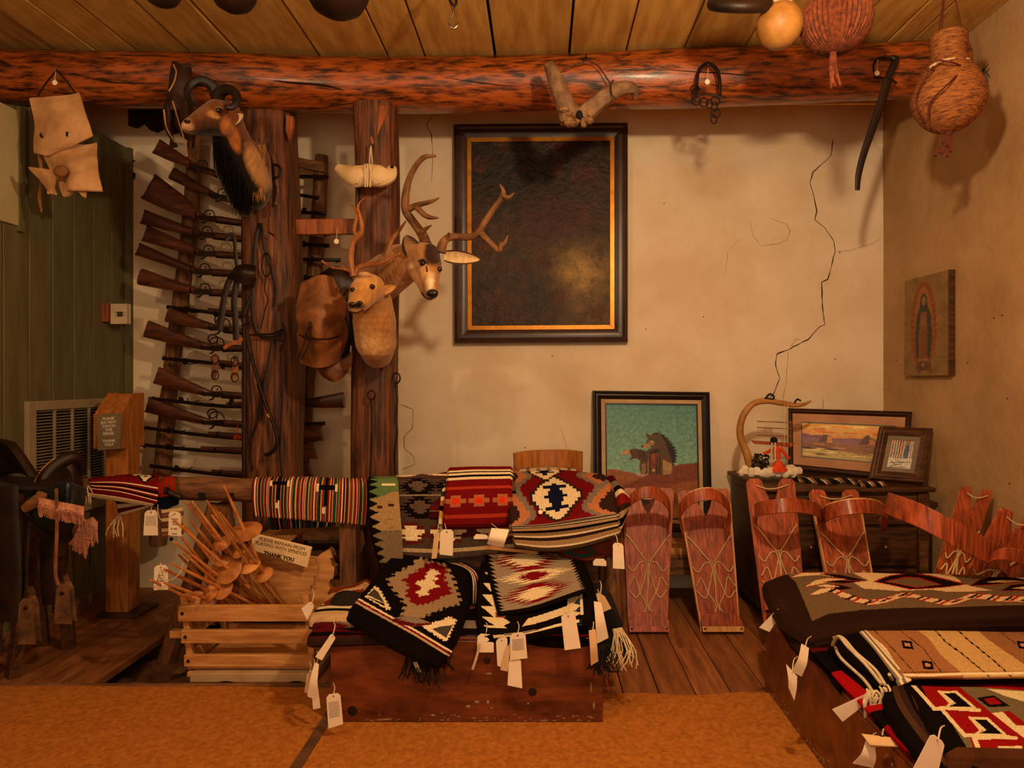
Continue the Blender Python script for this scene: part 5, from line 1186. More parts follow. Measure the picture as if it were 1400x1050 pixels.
# low shelf behind the sawhorse
t = T('low_shelf', 'low dark shelf with two boards behind the sawhorse', 'shelf', (-1.0, 3.72, 0))
for z in (.16, .26, .36): g = G(); g.box(-1.35, -.86, 3.58, 3.84, z-.012, z+.012); g.build('board', 'grey_wood', t, smooth_=False, bevel=.003)
for x in (-1.34, -.87): g = G(); g.box(x-.015, x+.015, 3.6, 3.82, 0, .372); g.build('side', 'dark_oak', t, smooth_=False, bevel=.003)
t = T('glove_pair', 'tan leather glove cuff hanging beside the middle post below the striped blanket', 'glove', P(488, 758, 3.1))
g = G(); g.sheet([[(486, 728, 3.1), (494, 726, 3.1)], [(488, 740, 3.08), (496, 742, 3.08)], [(482, 757, 3.1), (492, 757, 3.1)]], 8, 10, .02, bulge=.006, wob=.01); g.build('cuff', 'hide', t)
g = G(); g.tube(PP([(476, 735), (470, 742), (478, 750), (484, 755)], 3.1), .003, n=5); g.build('cord', 'hide', t)

# saddle on its stand at the left edge
YQ = 2.80
t = T('western_saddle', 'dark western saddle with a studded cantle and fringed lining at the left edge', 'saddle', P(50, 800, YQ))
# seat and skirts
g = G(); g.sheet([[(-36, 640, YQ-.22), (-10, 655, YQ-.20), (40, 665, YQ-.20), (100, 668, YQ-.2)], [(-36, 612, YQ-.08), (-15, 640, YQ-.02), (30, 652, YQ-.02), (90, 640, YQ-.06)], [(-10, 614, YQ+.10), (5, 640, YQ+.08), (30, 652, YQ+.08), (90, 638, YQ+.08)]], 22, 14, .03, bulge=.01); g.build('seat', 'leather_dark', t)
g = G(); g.sheet([[(-12, 608, YQ+.06), (-10, 604, YQ-.02), (8, 606, YQ-.12)], [(-30, 625, YQ+.06), (0, 618, YQ-.04), (20, 622, YQ-.16)], [(-30, 650, YQ+.02), (15, 645, YQ-.08), (40, 652, YQ-.18)]], 12, 12, .03, bulge=.012); g.build('pommel', 'leather_dark', t)
ca = [(54, 672), (60, 655), (72, 640), (86, 630), (100, 625), (109, 632), (112, 648)]
cpts = [P(x, y, YQ-.12+.03*i) for i, (x, y) in enumerate(ca)]
g = G(); g.tube(cpts, [.018, .022, .026, .028, .026, .022, .018], n=12, k=6); g.build('cantle_roll', 'leather_dark', t)
g = G(); g.sheet([[P(54, 672, YQ-.14), P(75, 640, YQ-.05), P(100, 628, YQ+.0), P(112, 648, YQ+.06)], [P(58, 690, YQ-.14), P(80, 672, YQ-.08), P(104, 665, YQ-.04), P(114, 668, YQ+.03)]], 16, 8, .02, raw=True, bulge=.006); g.build('cantle', 'leather_dark', t)
cp, _ = smooth(cpts, 1, 6)
for i, p in enumerate(cp[::1][:30]): g = G(); g.ell(p+V((-.012, -.022, .012)), .0048, n=8, m=5); g.build('stud', 'brass', t)
g = G(); g.sheet([[(34, 672, YQ-.20), (62, 668, YQ-.24), (90, 660, YQ-.24), (118, 668, YQ-.2)], [(36, 700, YQ-.22), (62, 712, YQ-.27), (95, 715, YQ-.27), (116, 700, YQ-.22)], [(44, 718, YQ-.18), (66, 740, YQ-.2), (95, 742, YQ-.2), (110, 722, YQ-.18)]], 20, 16, .02, wob=.02, bulge=.006); g.build('skirt', 'silver_shine', t)
rn = random.Random(11)
g = G()
for i in range(170):
    x = rn.uniform(54, 114); y0_ = 681+(x-54)*.2; l = rn.uniform(14, 26)
    g.tube([P(x, y0_, YQ-.275), P(x+rn.uniform(-2, 2), y0_+l*.5, YQ-.285+rn.uniform(-.01, .01)), P(x+rn.uniform(-3, 3), y0_+l, YQ-.28)], [.004, .0055, .002], n=5, k=1)
g.build('fleece_fringe', 'fleece_pink', t)['kind'] = 'stuff'
g = G()
for i in range(170):
    u = rn.random(); x = 94+u*36+rn.uniform(-3, 3); y0_ = 725-abs(u-.45)*20+rn.uniform(0, 26)*(1-abs(u-.5)); g.tube([P(x, y0_-10, YQ-.1), P(x+rn.uniform(-2, 2), y0_+2, YQ-.12), P(x+rn.uniform(-3, 3), y0_+rn.uniform(8, 18), YQ-.11)], [.004, .005, .002], n=5, k=1)
g.build('fleece_edge', 'fleece_pink', t)['kind'] = 'stuff'
for pts, r_, yy in (([(10, 665), (12, 720), (15, 790), (12, 850)], .042, YQ-.24), ([(66, 728), (66, 760), (68, 800), (70, 826)], .036, YQ-.1), ([(40, 700), (35, 750), (32, 820)], .012, YQ-.22)):
    g = G(); g.tube(PP(pts, yy), r_, n=12, k=5, flat=.25); g.build('fender', 'leather_dark', t)
g = G(); g.tube(PP([(77, 668), (78, 720), (76, 780), (80, 800)], YQ-.29), .006, n=6); g.build('saddle_string', 'leather_brown', t)
g = G(); g.tube(PP([(126, 700), (124, 740), (123, 775)], YQ), .005, n=6); g.build('saddle_string', 'leather_dark', t)
g = G(); g.tube(PP([(32, 696), (42, 690), (54, 682), (58, 674)], YQ-.26), [.015, .022, .024, .018], n=10, flat=.6); g.build('pad_edge', 'fleece_pink' if 0 else 'grey_wood', t)
for k_, (cx_, ya, yb, YY, w0) in enumerate(((36, 820, 879, YQ-.26, 10), (86, 800, 851, YQ-.12, 9))):
    pts = [(cx_-w0*.8, ya+6), (cx_-w0*.3, ya), (cx_+w0*.3, ya), (cx_+w0*.7, ya+8), (cx_+w0, yb-8), (cx_+w0*1.1, yb), (cx_-w0, yb), (cx_-w0, yb-20)]
    g = G(); g.prism(PP(pts, YY), (0, .03, 0)); s_ = g.build('stirrup', 'stirrup', t, smooth_=False, bevel=.006)
    g = G(); g.ell(P(cx_-1, ya+11, YY-.002), (.008, .006, .008), n=10, m=6); g.build('bolt', 'iron', s_)
    g = G(); g.prism([p+V((-.10, .12, .0)) for p in PP(pts, YY)], (0, .03, 0)); g.build('stirrup', 'stirrup', t, smooth_=False, bevel=.006)
    q_ = P(cx_, yb-2, YY); g = G(); g.beam(q_+V((0, .02, 0)), q_+V((-.10, .14, 0)), .06, .012); g.build('tread', 'pine', t, smooth_=False, bevel=.003)
# saddle stand
t = T('saddle_stand', 'rough wooden trestle under the saddle at the left edge', 'stand', (-2.2, 2.95, 0))
g = G(); g.tube([P(-22, 668, YQ+.02), P(40, 672, YQ+.02), P(104, 676, YQ+.02)], .05, n=12, k=2, rough=.1); g.build('rail', 'grey_wood', t)
for (x, Y) in ((-2.24, 2.72), (-2.26, 3.05), (-2.12, 3.02), (-2.14, 2.72)):
    g = G(); g.beam(V((x+.05 if x < -2.1 else x-.03, 2.85+(Y-2.88)*.3, .70)), V((x, Y, .0)), .05, .04); g.build('leg', 'dark_oak', t, smooth_=False, bevel=.004)
# ---------------------------------------------------------------- blankets: patterns
def stripes(w_, h_, seq, vert=True):
    cv = Cv(w_, h_, seq[0][1]); tot = sum(s for s, _ in seq); x = 0
    for s, c in seq:
        if vert: cv.rect(x/tot, 0, (x+s)/tot+1e-6, 1.01, c)
        else: cv.rect(0, x/tot, 1.01, (x+s)/tot+1e-6, c)
        x += s
    return cv
def stepd(cv, cx, cy, rx, ry, c, sx=.03, sy=.03, jag=0):
    """stepped diamond"""
    X = (np.floor(np.abs(cv.X-cx)/sx)+.5)*sx; Y = (np.floor(np.abs(cv.Y-cy)/sy)+.5)*sy
    cv.a[X/rx+Y/ry < 1] = lin(c); return cv
def serr(cv, cx, cy, rx, ry, c, n=10, k=.22):
    """diamond with horizontal saw teeth"""
    y = np.abs(cv.Y-cy)/ry; tooth = ((cv.Y-cy)*n/ry) % 1; lim = (1-y)*rx*(1-k)+tooth*rx*k
    cv.a[(y < 1) & (np.abs(cv.X-cx) < lim)] = lin(c); return cv
def rug(name, label, ctrl, cv, nu, nv, th=.012, bulge=.006, wob=.004, seed=0, group=None, m='wool', back=None, fringe=None, cat='blanket', tassel_m='black_yarn', raw=False):
    g = G(); g.sheet(ctrl, nu, nv, th, img=cv.a if cv is not None else None, bulge=bulge, wob=wob, seed=seed, raw=raw)
    vs = g.v; mnz = min(v[2] for v in vs); c_ = g.grid[nv//2][nu//2]
    t = T(name, label, cat, (c_.x, c_.y, mnz), group); g.build('weave', m, t, ang=60)
    return t, g
def fringe(par, pts, n, l, m, seed=0, r=.0022, dirn=(0, -.2, -1), name='fringe'):
    rn = random.Random(seed); g = G(); pts = [V(p) for p in pts]; d = V(dirn)
    for i in range(n):
        f = i/(n-1)*(len(pts)-1); a = min(int(f), len(pts)-2); p = pts[a].lerp(pts[a+1], f-a)
        q = p+V((rn.uniform(-1, 1)*l*.3, rn.uniform(-.3, .1)*l, 0))+d*l*rn.uniform(.4, .6); e = q+V((rn.uniform(-1, 1)*l*.3, 0, 0))+V((0, 0, -1))*l*rn.uniform(.3, .6)
        g.tube([p, q, e], r, n=4, k=2)
    o = g.build(name, m, par); o['kind'] = 'stuff'; return o
BLK, CRM, RED, GRY, TAN, BRN, ORG = '#120c0a', '#e8d2a6', '#7a0f14', '#7c6f60', '#a88a64', '#33211a', '#c8501e'
# --- small red textile over the left end of the rail
cv = Cv(110, 60, '#6e1014')
for cx, cy in ((.36, .10), (.70, .12), (.84, .26), (.20, .0)):
    stepd(cv, cx, cy, .14, .20, BLK, .02, .035); stepd(cv, cx, cy, .10, .14, CRM, .02, .035); stepd(cv, cx, cy, .04, .06, '#2a3a30', .02, .035)
for y0_, y1_, c in ((.46, .49, CRM), (.51, .55, BLK), (.56, .59, CRM), (.61, .65, BLK), (.66, .69, CRM), (.72, .86, '#5a0e12'), (.88, .91, CRM), (.93, 1, '#a08a68')): cv.rect(0, y0_, 1.01, y1_, c)
cv.nz(.2, 40, 40)
t, g = rug('red_textile', 'small red textile with stepped cream crosses draped over the left end of the log rail', [[(118, 657, 3.02), (170, 649, 3.02), (220, 648, 3.02)], [(122, 655, 2.90), (165, 652, 2.88), (214, 655, 2.88)], [(126, 668, 2.84), (165, 672, 2.83), (213, 684, 2.83)], [(119, 677, 2.83), (165, 684, 2.82), (207, 690, 2.82)]], cv, 110, 60, .008)
fringe(t, [P(120, 664, 2.83), P(116, 672, 2.83)], 6, .07, 'string', 2)
cv = stripes(60, 20, [(2, CRM), (3, '#5a0e12'), (1, CRM), (1, BLK), (1, CRM), (1, BLK), (1, CRM), (4, '#6e1014'), (1, CRM)], False)
t, g = rug('red_textile', 'underside corner of a maroon textile with thin cream stripes hanging below the rail', [[(158, 682, 2.96), (205, 684, 2.96)], [(163, 703, 2.94), (206, 690, 2.94)]], cv, 40, 14, .006)
fringe(t, [P(163, 702, 2.93), P(165, 704, 2.93)], 6, .09, 'string', 3)
cv = stripes(50, 40, [(2, '#a81a12'), (1, '#5a3a14')]*10); cv.rect(0, .82, 1, 1, '#121626')
t, g = rug('scarlet_textile', 'scarlet ribbed sash with a navy end wrapped over the rail beside the red textile', [[(220, 655, 3.0), (232, 652, 3.0), (244, 652, 3.0)], [(214, 662, 2.87), (226, 655, 2.86), (240, 656, 2.86)], [(212, 692, 2.86), (226, 694, 2.855), (243, 688, 2.86)]], cv, 50, 40, .008)
g = G(); g.tube(PP([(227, 671), (236, 675), (248, 680)], 2.83), [.012, .012, .010], n=8); g.tube([P(226, 671, 2.82), P(230, 671, 2.82)], .016, n=10, k=1); g.build('black_clasp', 'leather_dark', t)
t = T('bone_toggle', 'cream and brown bone stack hanging below the scarlet sash', 'toggle', P(232, 725, 2.86))
for i, (y, mm) in enumerate(((697, 'bone'), (703, 'leather_brown'), (709, 'bone'), (716, 'leather_brown'), (723, 'bone'), (729, 'leather_brown'))):
    g = G(); g.beam(P(222, y+2, 2.87), P(250, y-1, 2.87), .02, S(5, 2.87)); g.build('bar', mm, t, smooth_=False, bevel=.003)
g = G(); g.ell(P(234, 737, 2.84), .008, n=10, m=6); g.build('bead', 'black_yarn', t)
price_tag('blank-faced white price tag hanging furthest left under the red textile', [(198, 698), (215, 697), (216, 732), (196, 732)], 2.83, lines=7, string=[(207, 695, 2.83), (208, 690, 2.84)])
price_tag('white price tag with handwriting hanging beneath the scarlet sash', [(231, 699), (247, 700), (248, 733), (230, 732)], 2.80, text='NAVA\nSand\nTote\n\n$ 185-\n\nwool', string=[(222, 712, 2.8), (216, 700, 2.82), (216, 690, 2.85)])
price_tag('white price tag low on the left beside the spindle tips', [(211, 773), (229, 772), (230, 806), (210, 807)], 2.55, text='\nSand\nTote\n$ 185-', string=[(220, 770, 2.56), (222, 790, 2.53), (236, 792, 2.53), (248, 780, 2.55), (250, 770, 2.58)])
# --- striped serape
rs = random.Random(21); pal = ['#a8301c', CRM, '#1c5a3c', '#c87a34', BLK, '#b8a84a', '#7a0f14', '#e0c088', '#2c3c6a', BRN, '#5a8a5a', '#c8502a']
seq = []
for k_ in range(9):
    for c in ('#7a1a14', '#8a2018', CRM, '#b83820', BLK, '#c8906a', '#5a1612', BRN, '#1c5a3c', BLK, '#c8a060', '#a03018', BLK, '#3c6a44', '#8a2418', '#d08a54', BLK): seq.append((rs.choice([1, 1, 2]), c))
cv = stripes(240, 70, seq)
for cx, cy in ((.24, .50), (.66, .55)):
    cv.rect(cx-.07, cy-.03, cx+.07, cy+.03, BLK); cv.rect(cx-.02, cy-.30, cx+.01, cy+.22, BLK); cv.rect(cx-.09, cy-.05, cx-.07, cy+.05, CRM); cv.rect(cx+.07, cy-.05, cx+.09, cy+.05, CRM); cv.rect(cx+.0, cy-.38, cx+.025, cy-.27, CRM); cv.rect(cx-.03, cy+.24, cx-.005, cy+.33, CRM)
t, g = rug('striped_serape', 'narrow blanket of many bright vertical stripes with two black crosses, draped over the log rail', [[(352, 660, 3.03), (425, 660, 3.03), (500, 662, 3.03)], [(350, 653, 2.94), (425, 652, 2.94), (500, 654, 2.94)], [(347, 660, 2.87), (422, 661, 2.87), (502, 663, 2.87)], [(346, 685, 2.855), (420, 690, 2.855), (502, 690, 2.855)], [(348, 705, 2.86), (420, 710, 2.855), (500, 717, 2.86)]], cv, 240, 60, .008, wob=.003)
cv2 = stripes(150, 10, [(rs.choice([1, 2]), rs.choice([BLK, '#1c2c5a', '#7a1a14', '#1c5a4a', BRN, BLK, BLK, '#b8a060'])) for _ in range(80)])
rug('striped_serape', 'darker striped blanket edge showing under the bright striped one', [[(366, 704, 2.93), (425, 708, 2.93), (494, 712, 2.93)], [(370, 723, 2.93), (425, 720, 2.93), (492, 716, 2.93)]], cv2, 150, 8, .01)
# --- narrow green and tan textile with black zigzag edge
cv = Cv(60, 150, '#a88a5c').rect(0, 0, 1, .50, '#5f7a48').poly([(0, .57), (1, .49), (1, 0), (0, 0)], '#5f7a48').rect(.45, .43, .95, .45, CRM).rect(0, .78, 1, 1, '#7c6a50').rect(.28, .605, .46, .625, '#4a2416').rect(.66, .595, .86, .615, '#4a2416')
m_ = cv.X < .34*(1-np.abs(((cv.Y*16) % 1)*2-1)); cv.a[m_] = lin(BLK); cv.a[cv.X < .04] = lin(BLK)
cv.rect(.55, .70, .78, .71, '#8a6e48').rect(.55, .76, .78, .77, '#8a6e48').nz(.2, 20, 30)
rug('zigzag_textile', 'narrow green and tan textile with a black zigzag left edge', [[(506, 656, 2.99), (524, 656, 2.99), (541, 656, 2.99)], [(506, 651, 2.90), (524, 651, 2.90), (541, 651, 2.90)], [(505, 658, 2.80), (524, 658, 2.80), (542, 658, 2.80)], [(504, 690, 2.78), (524, 690, 2.78), (544, 690, 2.78)], [(508, 730, 2.76), (530, 730, 2.76), (547, 728, 2.76)], [(518, 768, 2.75), (532, 768, 2.75), (549, 764, 2.75)]], cv, 60, 140, .008)
# --- brown serrated blanket
cv = Cv(130, 100, '#4a3a30')
for k_, cy in enumerate((.43, .58, .72, .87)):
    for cx in (.15, .52, .9):
        cx += -.02 if k_ in (0, 3) else .1
        if k_ in (0, 3): serr(cv, cx, cy, .26, .065, '#5a1a18', 4, .45); serr(cv, cx, cy, .20, .042, CRM, 3, .5)
        else: serr(cv, cx, cy, .26, .075, BLK, 4, .4); serr(cv, cx, cy, .14, .045, '#5c4a3c', 3, .4)
cv.rect(0, .645, 1, .655, '#8a7a60').rect(0, .50, 1, .51, '#2a1c18').rect(0, .955, 1, .97, '#b09a74').nz(.35, 60, 60)
t, g = rug('wool_blanket', 'brown wool blanket with cream serrated diamonds hanging over the rail in the middle', [[(539, 664, 3.05), (600, 661, 3.05), (700, 658, 3.05)], [(540, 653, 2.94), (600, 652, 2.94), (700, 651, 2.94)], [(541, 654, 2.85), (603, 653, 2.85), (702, 653, 2.85)], [(543, 700, 2.81), (610, 700, 2.81), (705, 698, 2.81)], [(550, 762, 2.78), (610, 763, 2.78), (705, 755, 2.78)]], cv, 130, 100, .012, wob=.008)
# --- red blanket set
cv = Cv(110, 110, '#6e1014')
for y0_, y1_, c in ((0, .02, CRM), (.03, .05, BLK), (.25, .30, '#a8341e'), (.40, .425, CRM), (.425, .445, BLK), (.445, .475, CRM), (.475, .50, BLK), (.50, .525, CRM), (.6, .63, '#a8341e'), (.88, .92, '#a8341e'), (.97, 1.1, '#4a0c10')): cv.rect(0, y0_, 1, y1_, c)
for cy in (.15, .75):
    for cx in (.14, .5, .88): cv.rect(cx-.16, cy-.02, cx+.16, cy+.02, '#a8603a'); cv.rect(cx-.08, cy-.06, cx+.08, cy+.06, '#a8603a'); cv.rect(cx-.05, cy-.03, cx+.05, cy+.03, '#d8341a')
cv.nz(.2, 50, 50)
t, g = rug('red_saddle_blanket', 'bright red saddle blanket with small orange crosses and a cream band', [[(617, 648, 2.98), (655, 647, 2.98), (698, 647, 2.98)], [(615, 640, 2.90), (655, 638, 2.90), (698, 638, 2.90)], [(611, 675, 2.77), (655, 673, 2.77), (697, 672, 2.77)], [(607, 721, 2.745), (655, 720, 2.745), (697, 718, 2.745)]], cv, 110, 110, .02, bulge=.01)
cv = stripes(12, 70, [(3, '#a8341e'), (2, BLK), (4, '#c8a040'), (2, CRM), (3, '#1c3a2c'), (2, CRM), (3, '#a86a30'), (3, BLK), (4, '#c8a040'), (3, CRM)], False)
rug('folded_textile', 'gold, green and cream edged folded textile under the left edge of the red saddle blanket', [[(611, 645, 2.9), (618, 644, 2.9)], [(603, 680, 2.80), (611, 680, 2.79)], [(600, 715, 2.77), (609, 720, 2.765)]], cv, 12, 70, .02)
cv = stripes(16, 70, [(5, '#4a0e14'), (1, '#1c2c3a'), (4, '#5c1418'), (1, '#7a6a4a'), (5, '#3c0c10')]*2, False).nz(.3, 20, 30)
rug('folded_textile', 'dark maroon folded textile left of the gold edged one', [[(596, 648, 2.92), (612, 645, 2.92)], [(590, 680, 2.83), (604, 680, 2.82)], [(586, 708, 2.80), (601, 708, 2.79)]], cv, 16, 50, .02)
price_tag('blank white price tag below the left corner of the red saddle blanket', [(602, 724), (620, 724), (619, 760), (601, 758)], 2.66, string=[(608, 716, 2.72)])
price_tag('kraft price tag on edge beside the blank white tag', [(594, 728), (601, 728), (597, 763), (590, 764)], 2.66, m='kraft', hole=False, string=[(600, 715, 2.74)])
price_tag('cluster of curled white price tags below the right corner of the red saddle blanket', [(672, 722), (696, 724), (688, 748), (666, 744)], 2.64, curl=.02, lines=4, string=[(672, 716, 2.72)])
price_tag('small white price tag tucked behind the curled tags', [(647, 730), (668, 731), (668, 737), (648, 737)], 2.68, hole=False)
# --- diamond blanket: top and striped front flap
cv = Cv(160, 170, '#6e0f14')
for cx in (-.07, 1.03):
    for cy in (.08, .44):
        stepd(cv, cx, cy, .34, .34, '#7c6f60', .02, .03); stepd(cv, cx, cy, .27, .27, '#b8744c', .02, .03); stepd(cv, cx, cy, .18, .18, BRN, .02, .03)
for cx, cy, s in ((.47, .33, 1), (.40, -.03, .85)):
    stepd(cv, cx, cy, .29*s, .27*s, BRN, .03, .02); stepd(cv, cx, cy, .24*s, .22*s, CRM, .03, .025); stepd(cv, cx, cy, .09*s, .16*s, '#141630', .025, .04)
    for d in (-.08, 0, .08): cv.rect(cx-.12*s, cy+d*s-.012, cx+.12*s, cy+d*s+.012, '#141630')
seqs = [(.615, .63, CRM), (.63, .66, BLK), (.66, .69, '#8a7a68'), (.69, .70, BLK), (.70, .715, CRM), (.715, .74, BRN), (.74, .78, TAN), (.78, .81, BLK), (.81, .85, '#8a6c4a'), (.85, .865, CRM), (.865, .90, BRN), (.90, .95, '#a8865c'), (.95, .965, CRM), (.965, 1.1, '#4a3628')]
for y0_, y1_, c in seqs: cv.rect(0, y0_, 1, y1_, c)
cv.rect(0, .60, 1, .616, '#8a7a68').nz(.18, 60, 60)
t, g = rug('diamond_blanket', 'thick red blanket with a cream and navy stepped diamond and a striped front fold', [[(699, 645, 3.12), (735, 644, 3.12), (780, 643, 3.12), (826, 648, 3.1)], [(697, 668, 2.88), (740, 667, 2.88), (785, 665, 2.88), (835, 664, 2.86)], [(699, 712, 2.66), (745, 710, 2.65), (790, 702, 2.65), (840, 695, 2.66)], [(701, 724, 2.64), (745, 722, 2.63), (790, 717, 2.63), (843, 708, 2.63)], [(706, 748, 2.65), (748, 753, 2.64), (795, 748, 2.64), (846, 733, 2.64)]], cv, 160, 150, .03, bulge=.012, wob=.004)
g = G(); g.lathe([(S(3, 2.63), 0), (S(3, 2.63), .003)], P(739, 700, 2.665), (0, -1, .3), n=14); g.build('white_sticker', 'paper', t)
cv = stripes(60, 60, [(3, '#4a0e14'), (2, GRY), (2, BLK), (2, CRM), (3, '#7a1a14'), (2, BRN), (2, TAN), (3, BLK), (2, CRM), (3, BRN), (2, '#7a1a14'), (2, GRY)], False).nz(.2, 30, 30)
rug('striped_blanket', 'dark striped folded blanket bulging at the right side of the diamond blanket', [[(828, 652, 3.0), (838, 650, 2.98), (846, 662, 2.96)], [(836, 690, 2.78), (850, 676, 2.76), (862, 682, 2.8)], [(842, 718, 2.72), (850, 718, 2.70), (858, 700, 2.76)], [(845, 728, 2.72), (848, 726, 2.72), (852, 718, 2.76)]], cv, 30, 60, .02, bulge=.008)
cv = Cv(90, 30, '#5c2c1c').ell(.35, .45, .30, .35, '#14504a').ell(.38, .45, .2, .18, '#5c2c1c').poly([(.6, 0), (1, 0), (1, 1), (.7, .6)], '#6e3422').nz(.3, 30, 30)
rug('folded_textile', 'rust and teal folded textile under the right end of the diamond blanket', [[(765, 750, 2.72), (800, 745, 2.72), (834, 740, 2.72)], [(770, 760, 2.70), (805, 766, 2.70), (836, 758, 2.72)]], cv, 90, 30, .04, bulge=.012)
price_tag('blank white price tag hanging at the right end of the diamond blanket', [(838, 742), (852, 743), (854, 778), (838, 777)], 2.6, string=[(843, 734, 2.62), (840, 730, 2.64)])
price_tag('small white price tag under the rust and teal textile', [(811, 764), (829, 764), (829, 774), (811, 773)], 2.62, hole=False)
# box under the diamond blanket
t = T('display_box', 'dark wooden box under the diamond blanket behind the front chest', 'box', (.12, 2.9, 0))
g = G(); g.box(-.40, .24, 2.81, 2.99, 0, .50); g.build('body', 'dark_oak', t, smooth_=False, bevel=.005); g = G(); g.box(-.41, .25, 2.805, 2.995, .50, .52); g.build('lid', 'dark_oak', t, smooth_=False, bevel=.004)

# ---------------------------------------------------------------- front chest and its rugs
t = T('low_chest', 'low red-brown scuffed wooden chest in the foreground centre', 'chest', (-.25, 2.6, 0))
cxa, cxb, cya, cyb, czt = -.735, .215, 2.345, 2.80, .292
for (x0, x1, y0_, y1_, nm) in ((cxa, cxb, cya, cya+.02, 'front_board'), (cxa, cxb, cyb-.02, cyb, 'back_board'), (cxa, cxa+.02, cya+.021, cyb-.021, 'end_board'), (cxb-.02, cxb, cya+.021, cyb-.021, 'end_board')):
    g = G(); g.box(x0, x1, y0_, y1_, .009, czt); g.build(nm, 'chest', t, smooth_=False, bevel=.003)
g = G(); g.box(cxa, cxb, cya, cyb, czt, czt+.012); g.build('lid', 'chest', t, smooth_=False, bevel=.003)
for x, y, r_ in ((666, 903, 5), (728, 946, 6), (482, 972, 7)): g = G(); g.lathe([(S(r_, 2.345), 0), (S(r_*.6, 2.345), .0012)], P(x, y, 2.345), (0, -1, 0), n=14); g.build('knot', 'leather_dark', t)
MT['scuff'] = mat('scuff', '#a08468', '#7a5c44', rough=.7, scale=30)
for i in range(60):
    x = rn.uniform(cxa+.1, cxb-.02); z = .012+abs(rn.gauss(0, .012)); l = rn.uniform(.002, .009)
    g = G(); g.ell((x, cya-.0001, z), (l, .0012, rn.uniform(.0008, .0025)), n=7, m=4); g.build('scuff', 'scuff', t)
for (x, y, a_, b_) in ((652, 960, 5, 3), (667, 960, 3, 4), (672, 968, 3, 2), (640, 966, 5, 3), (808, 940, 1, 12), (812, 965, 2, 7), (722, 962, 2, 2), (668, 921, 7, 2), (525, 984, 16, 1), (592, 978, 5, 2)):
    g = G(); g.ell(P(x, y, 2.345), (S(a_, 2.345)*.7, .0012, S(b_, 2.345)*.7), n=10, m=4); g.build('scuff', 'scuff', t)
# lower layers of the pile: several folded rugs
def layer(label, y_, z0, x0, x1, Y0_, Y1_, cvx, seed, sag=.008, th=.015, group='folded rugs in the pile on the front chest'):
    rowsx = [x0, x0*.7+x1*.3, x0*.3+x1*.7, x1]; ctrl = []
    for j, (yy, dz) in enumerate(((Y1_, 0), ((Y0_+Y1_)/2, .004), (Y0_+.03, .002), (Y0_, -.012), (Y0_-.004, -.034))):
        ctrl.append([V((xx, yy+.01*math.sin(xx*9+seed), z0+dz-(sag if i in (0, 3) else 0)+.006*math.sin(xx*14+seed))) for i, xx in enumerate(rowsx)])
    return rug('folded_rug', label, ctrl, cvx, 50, 40, th, bulge=.008, wob=.006, seed=seed, raw='up')
Zc = czt+.012
lay = [('lowest dark rug of the pile at the left end of the chest', Zc+.018, -.80, -.30, 2.33, 2.78, stripes(50, 40, [(6, BLK), (1, '#3c4a34'), (6, BLK), (1, '#5a1216'), (6, BRN)], False)),
       ('black and maroon serrated rug low in the left side of the pile', Zc+.034, -.79, -.32, 2.34, 2.78, None),
       ('grey and maroon feathered rug under the black diamond rug', Zc+.050, -.80, -.34, 2.36, 2.78, None),
       ('cream rug with thin black stripes near the top left of the pile', Zc+.066, -.82, -.66, 2.38, 2.76, stripes(50, 40, [(8, '#5c6450'), (1, BLK), (2, CRM), (1, BLK), (2, CRM), (1, BLK), (16, '#c8a47a'), (1, BRN)], False)),
       ('lowest dark rug under the grey serrated rug', Zc+.014, -.30, .20, 2.35, 2.78, stripes(50, 40, [(5, BLK), (2, GRY), (2, BLK), (1, '#7a1216'), (6, BLK)], False)),
       ('blue-grey and black striped rug under the grey serrated rug', Zc+.026, -.29, .21, 2.36, 2.78, stripes(50, 40, [(4, '#3c3c48'), (2, BLK), (2, GRY), (4, BLK), (2, '#3c3c48')], False))]
for i, (lab, z0, x0, x1, Y0_, Y1_, cvx) in enumerate(lay):
    if cvx is None:
        cvx = Cv(50, 40, '#8a7a68' if i == 2 else BLK)
        for cx in (.1, .55, .95): serr(cvx, cx, .75, .28, .25, '#5a1216', 5, .3)
        cvx.rect(0, .95, 1, 1.1, BLK)
    t, g = layer(lab, 0, z0, x0, x1, Y0_, Y1_, cvx, i)
    if i in (0, 4): fringe(t, [V((x1-.14 if i == 0 else x1-.01, Y0_-.01, z0-.03)), V((x1-.02 if i == 0 else x1+.03, Y0_+.0, z0-.03))], 30, .10, 'black_yarn', i)
# black diamond rug
DR = [[(540, 757, 2.78), (570, 761, 2.77), (602, 768, 2.76), (632, 778, 2.70)], [(520, 782, 2.66), (557, 790, 2.64), (600, 800, 2.63), (642, 812, 2.62)], [(498, 810, 2.52), (540, 826, 2.46), (588, 842, 2.40), (630, 853, 2.36)], [(480, 832, 2.42), (522, 856, 2.33), (570, 878, 2.30), (613, 890, 2.28)], [(475, 843, 2.38), (512, 868, 2.30), (556, 892, 2.26), (599, 911, 2.25)]]
cv = PxCv(DR, 190, 190, BLK, 410, 730, 5.528)
cv.saw([(900, 190), (1100, 240), (1165, 350), (1220, 530), (1040, 590), (855, 672), (765, 625), (800, 540), (700, 430), (660, 355), (740, 292), (850, 245)], '#9c8262', 26, 44)
cv.saw([(1030, 222), (1115, 270), (1095, 340), (1155, 455), (1045, 492), (1000, 525), (865, 548), (795, 470), (825, 400), (775, 350), (880, 288), (940, 240)], '#7a0f14', 22, 40)
cv.saw([(990, 268), (1066, 300), (1020, 322), (1045, 352), (1000, 360), (1056, 402), (965, 430), (980, 458), (905, 478), (878, 440), (925, 415), (868, 368), (945, 350), (955, 308)], CRM, 12, 30)
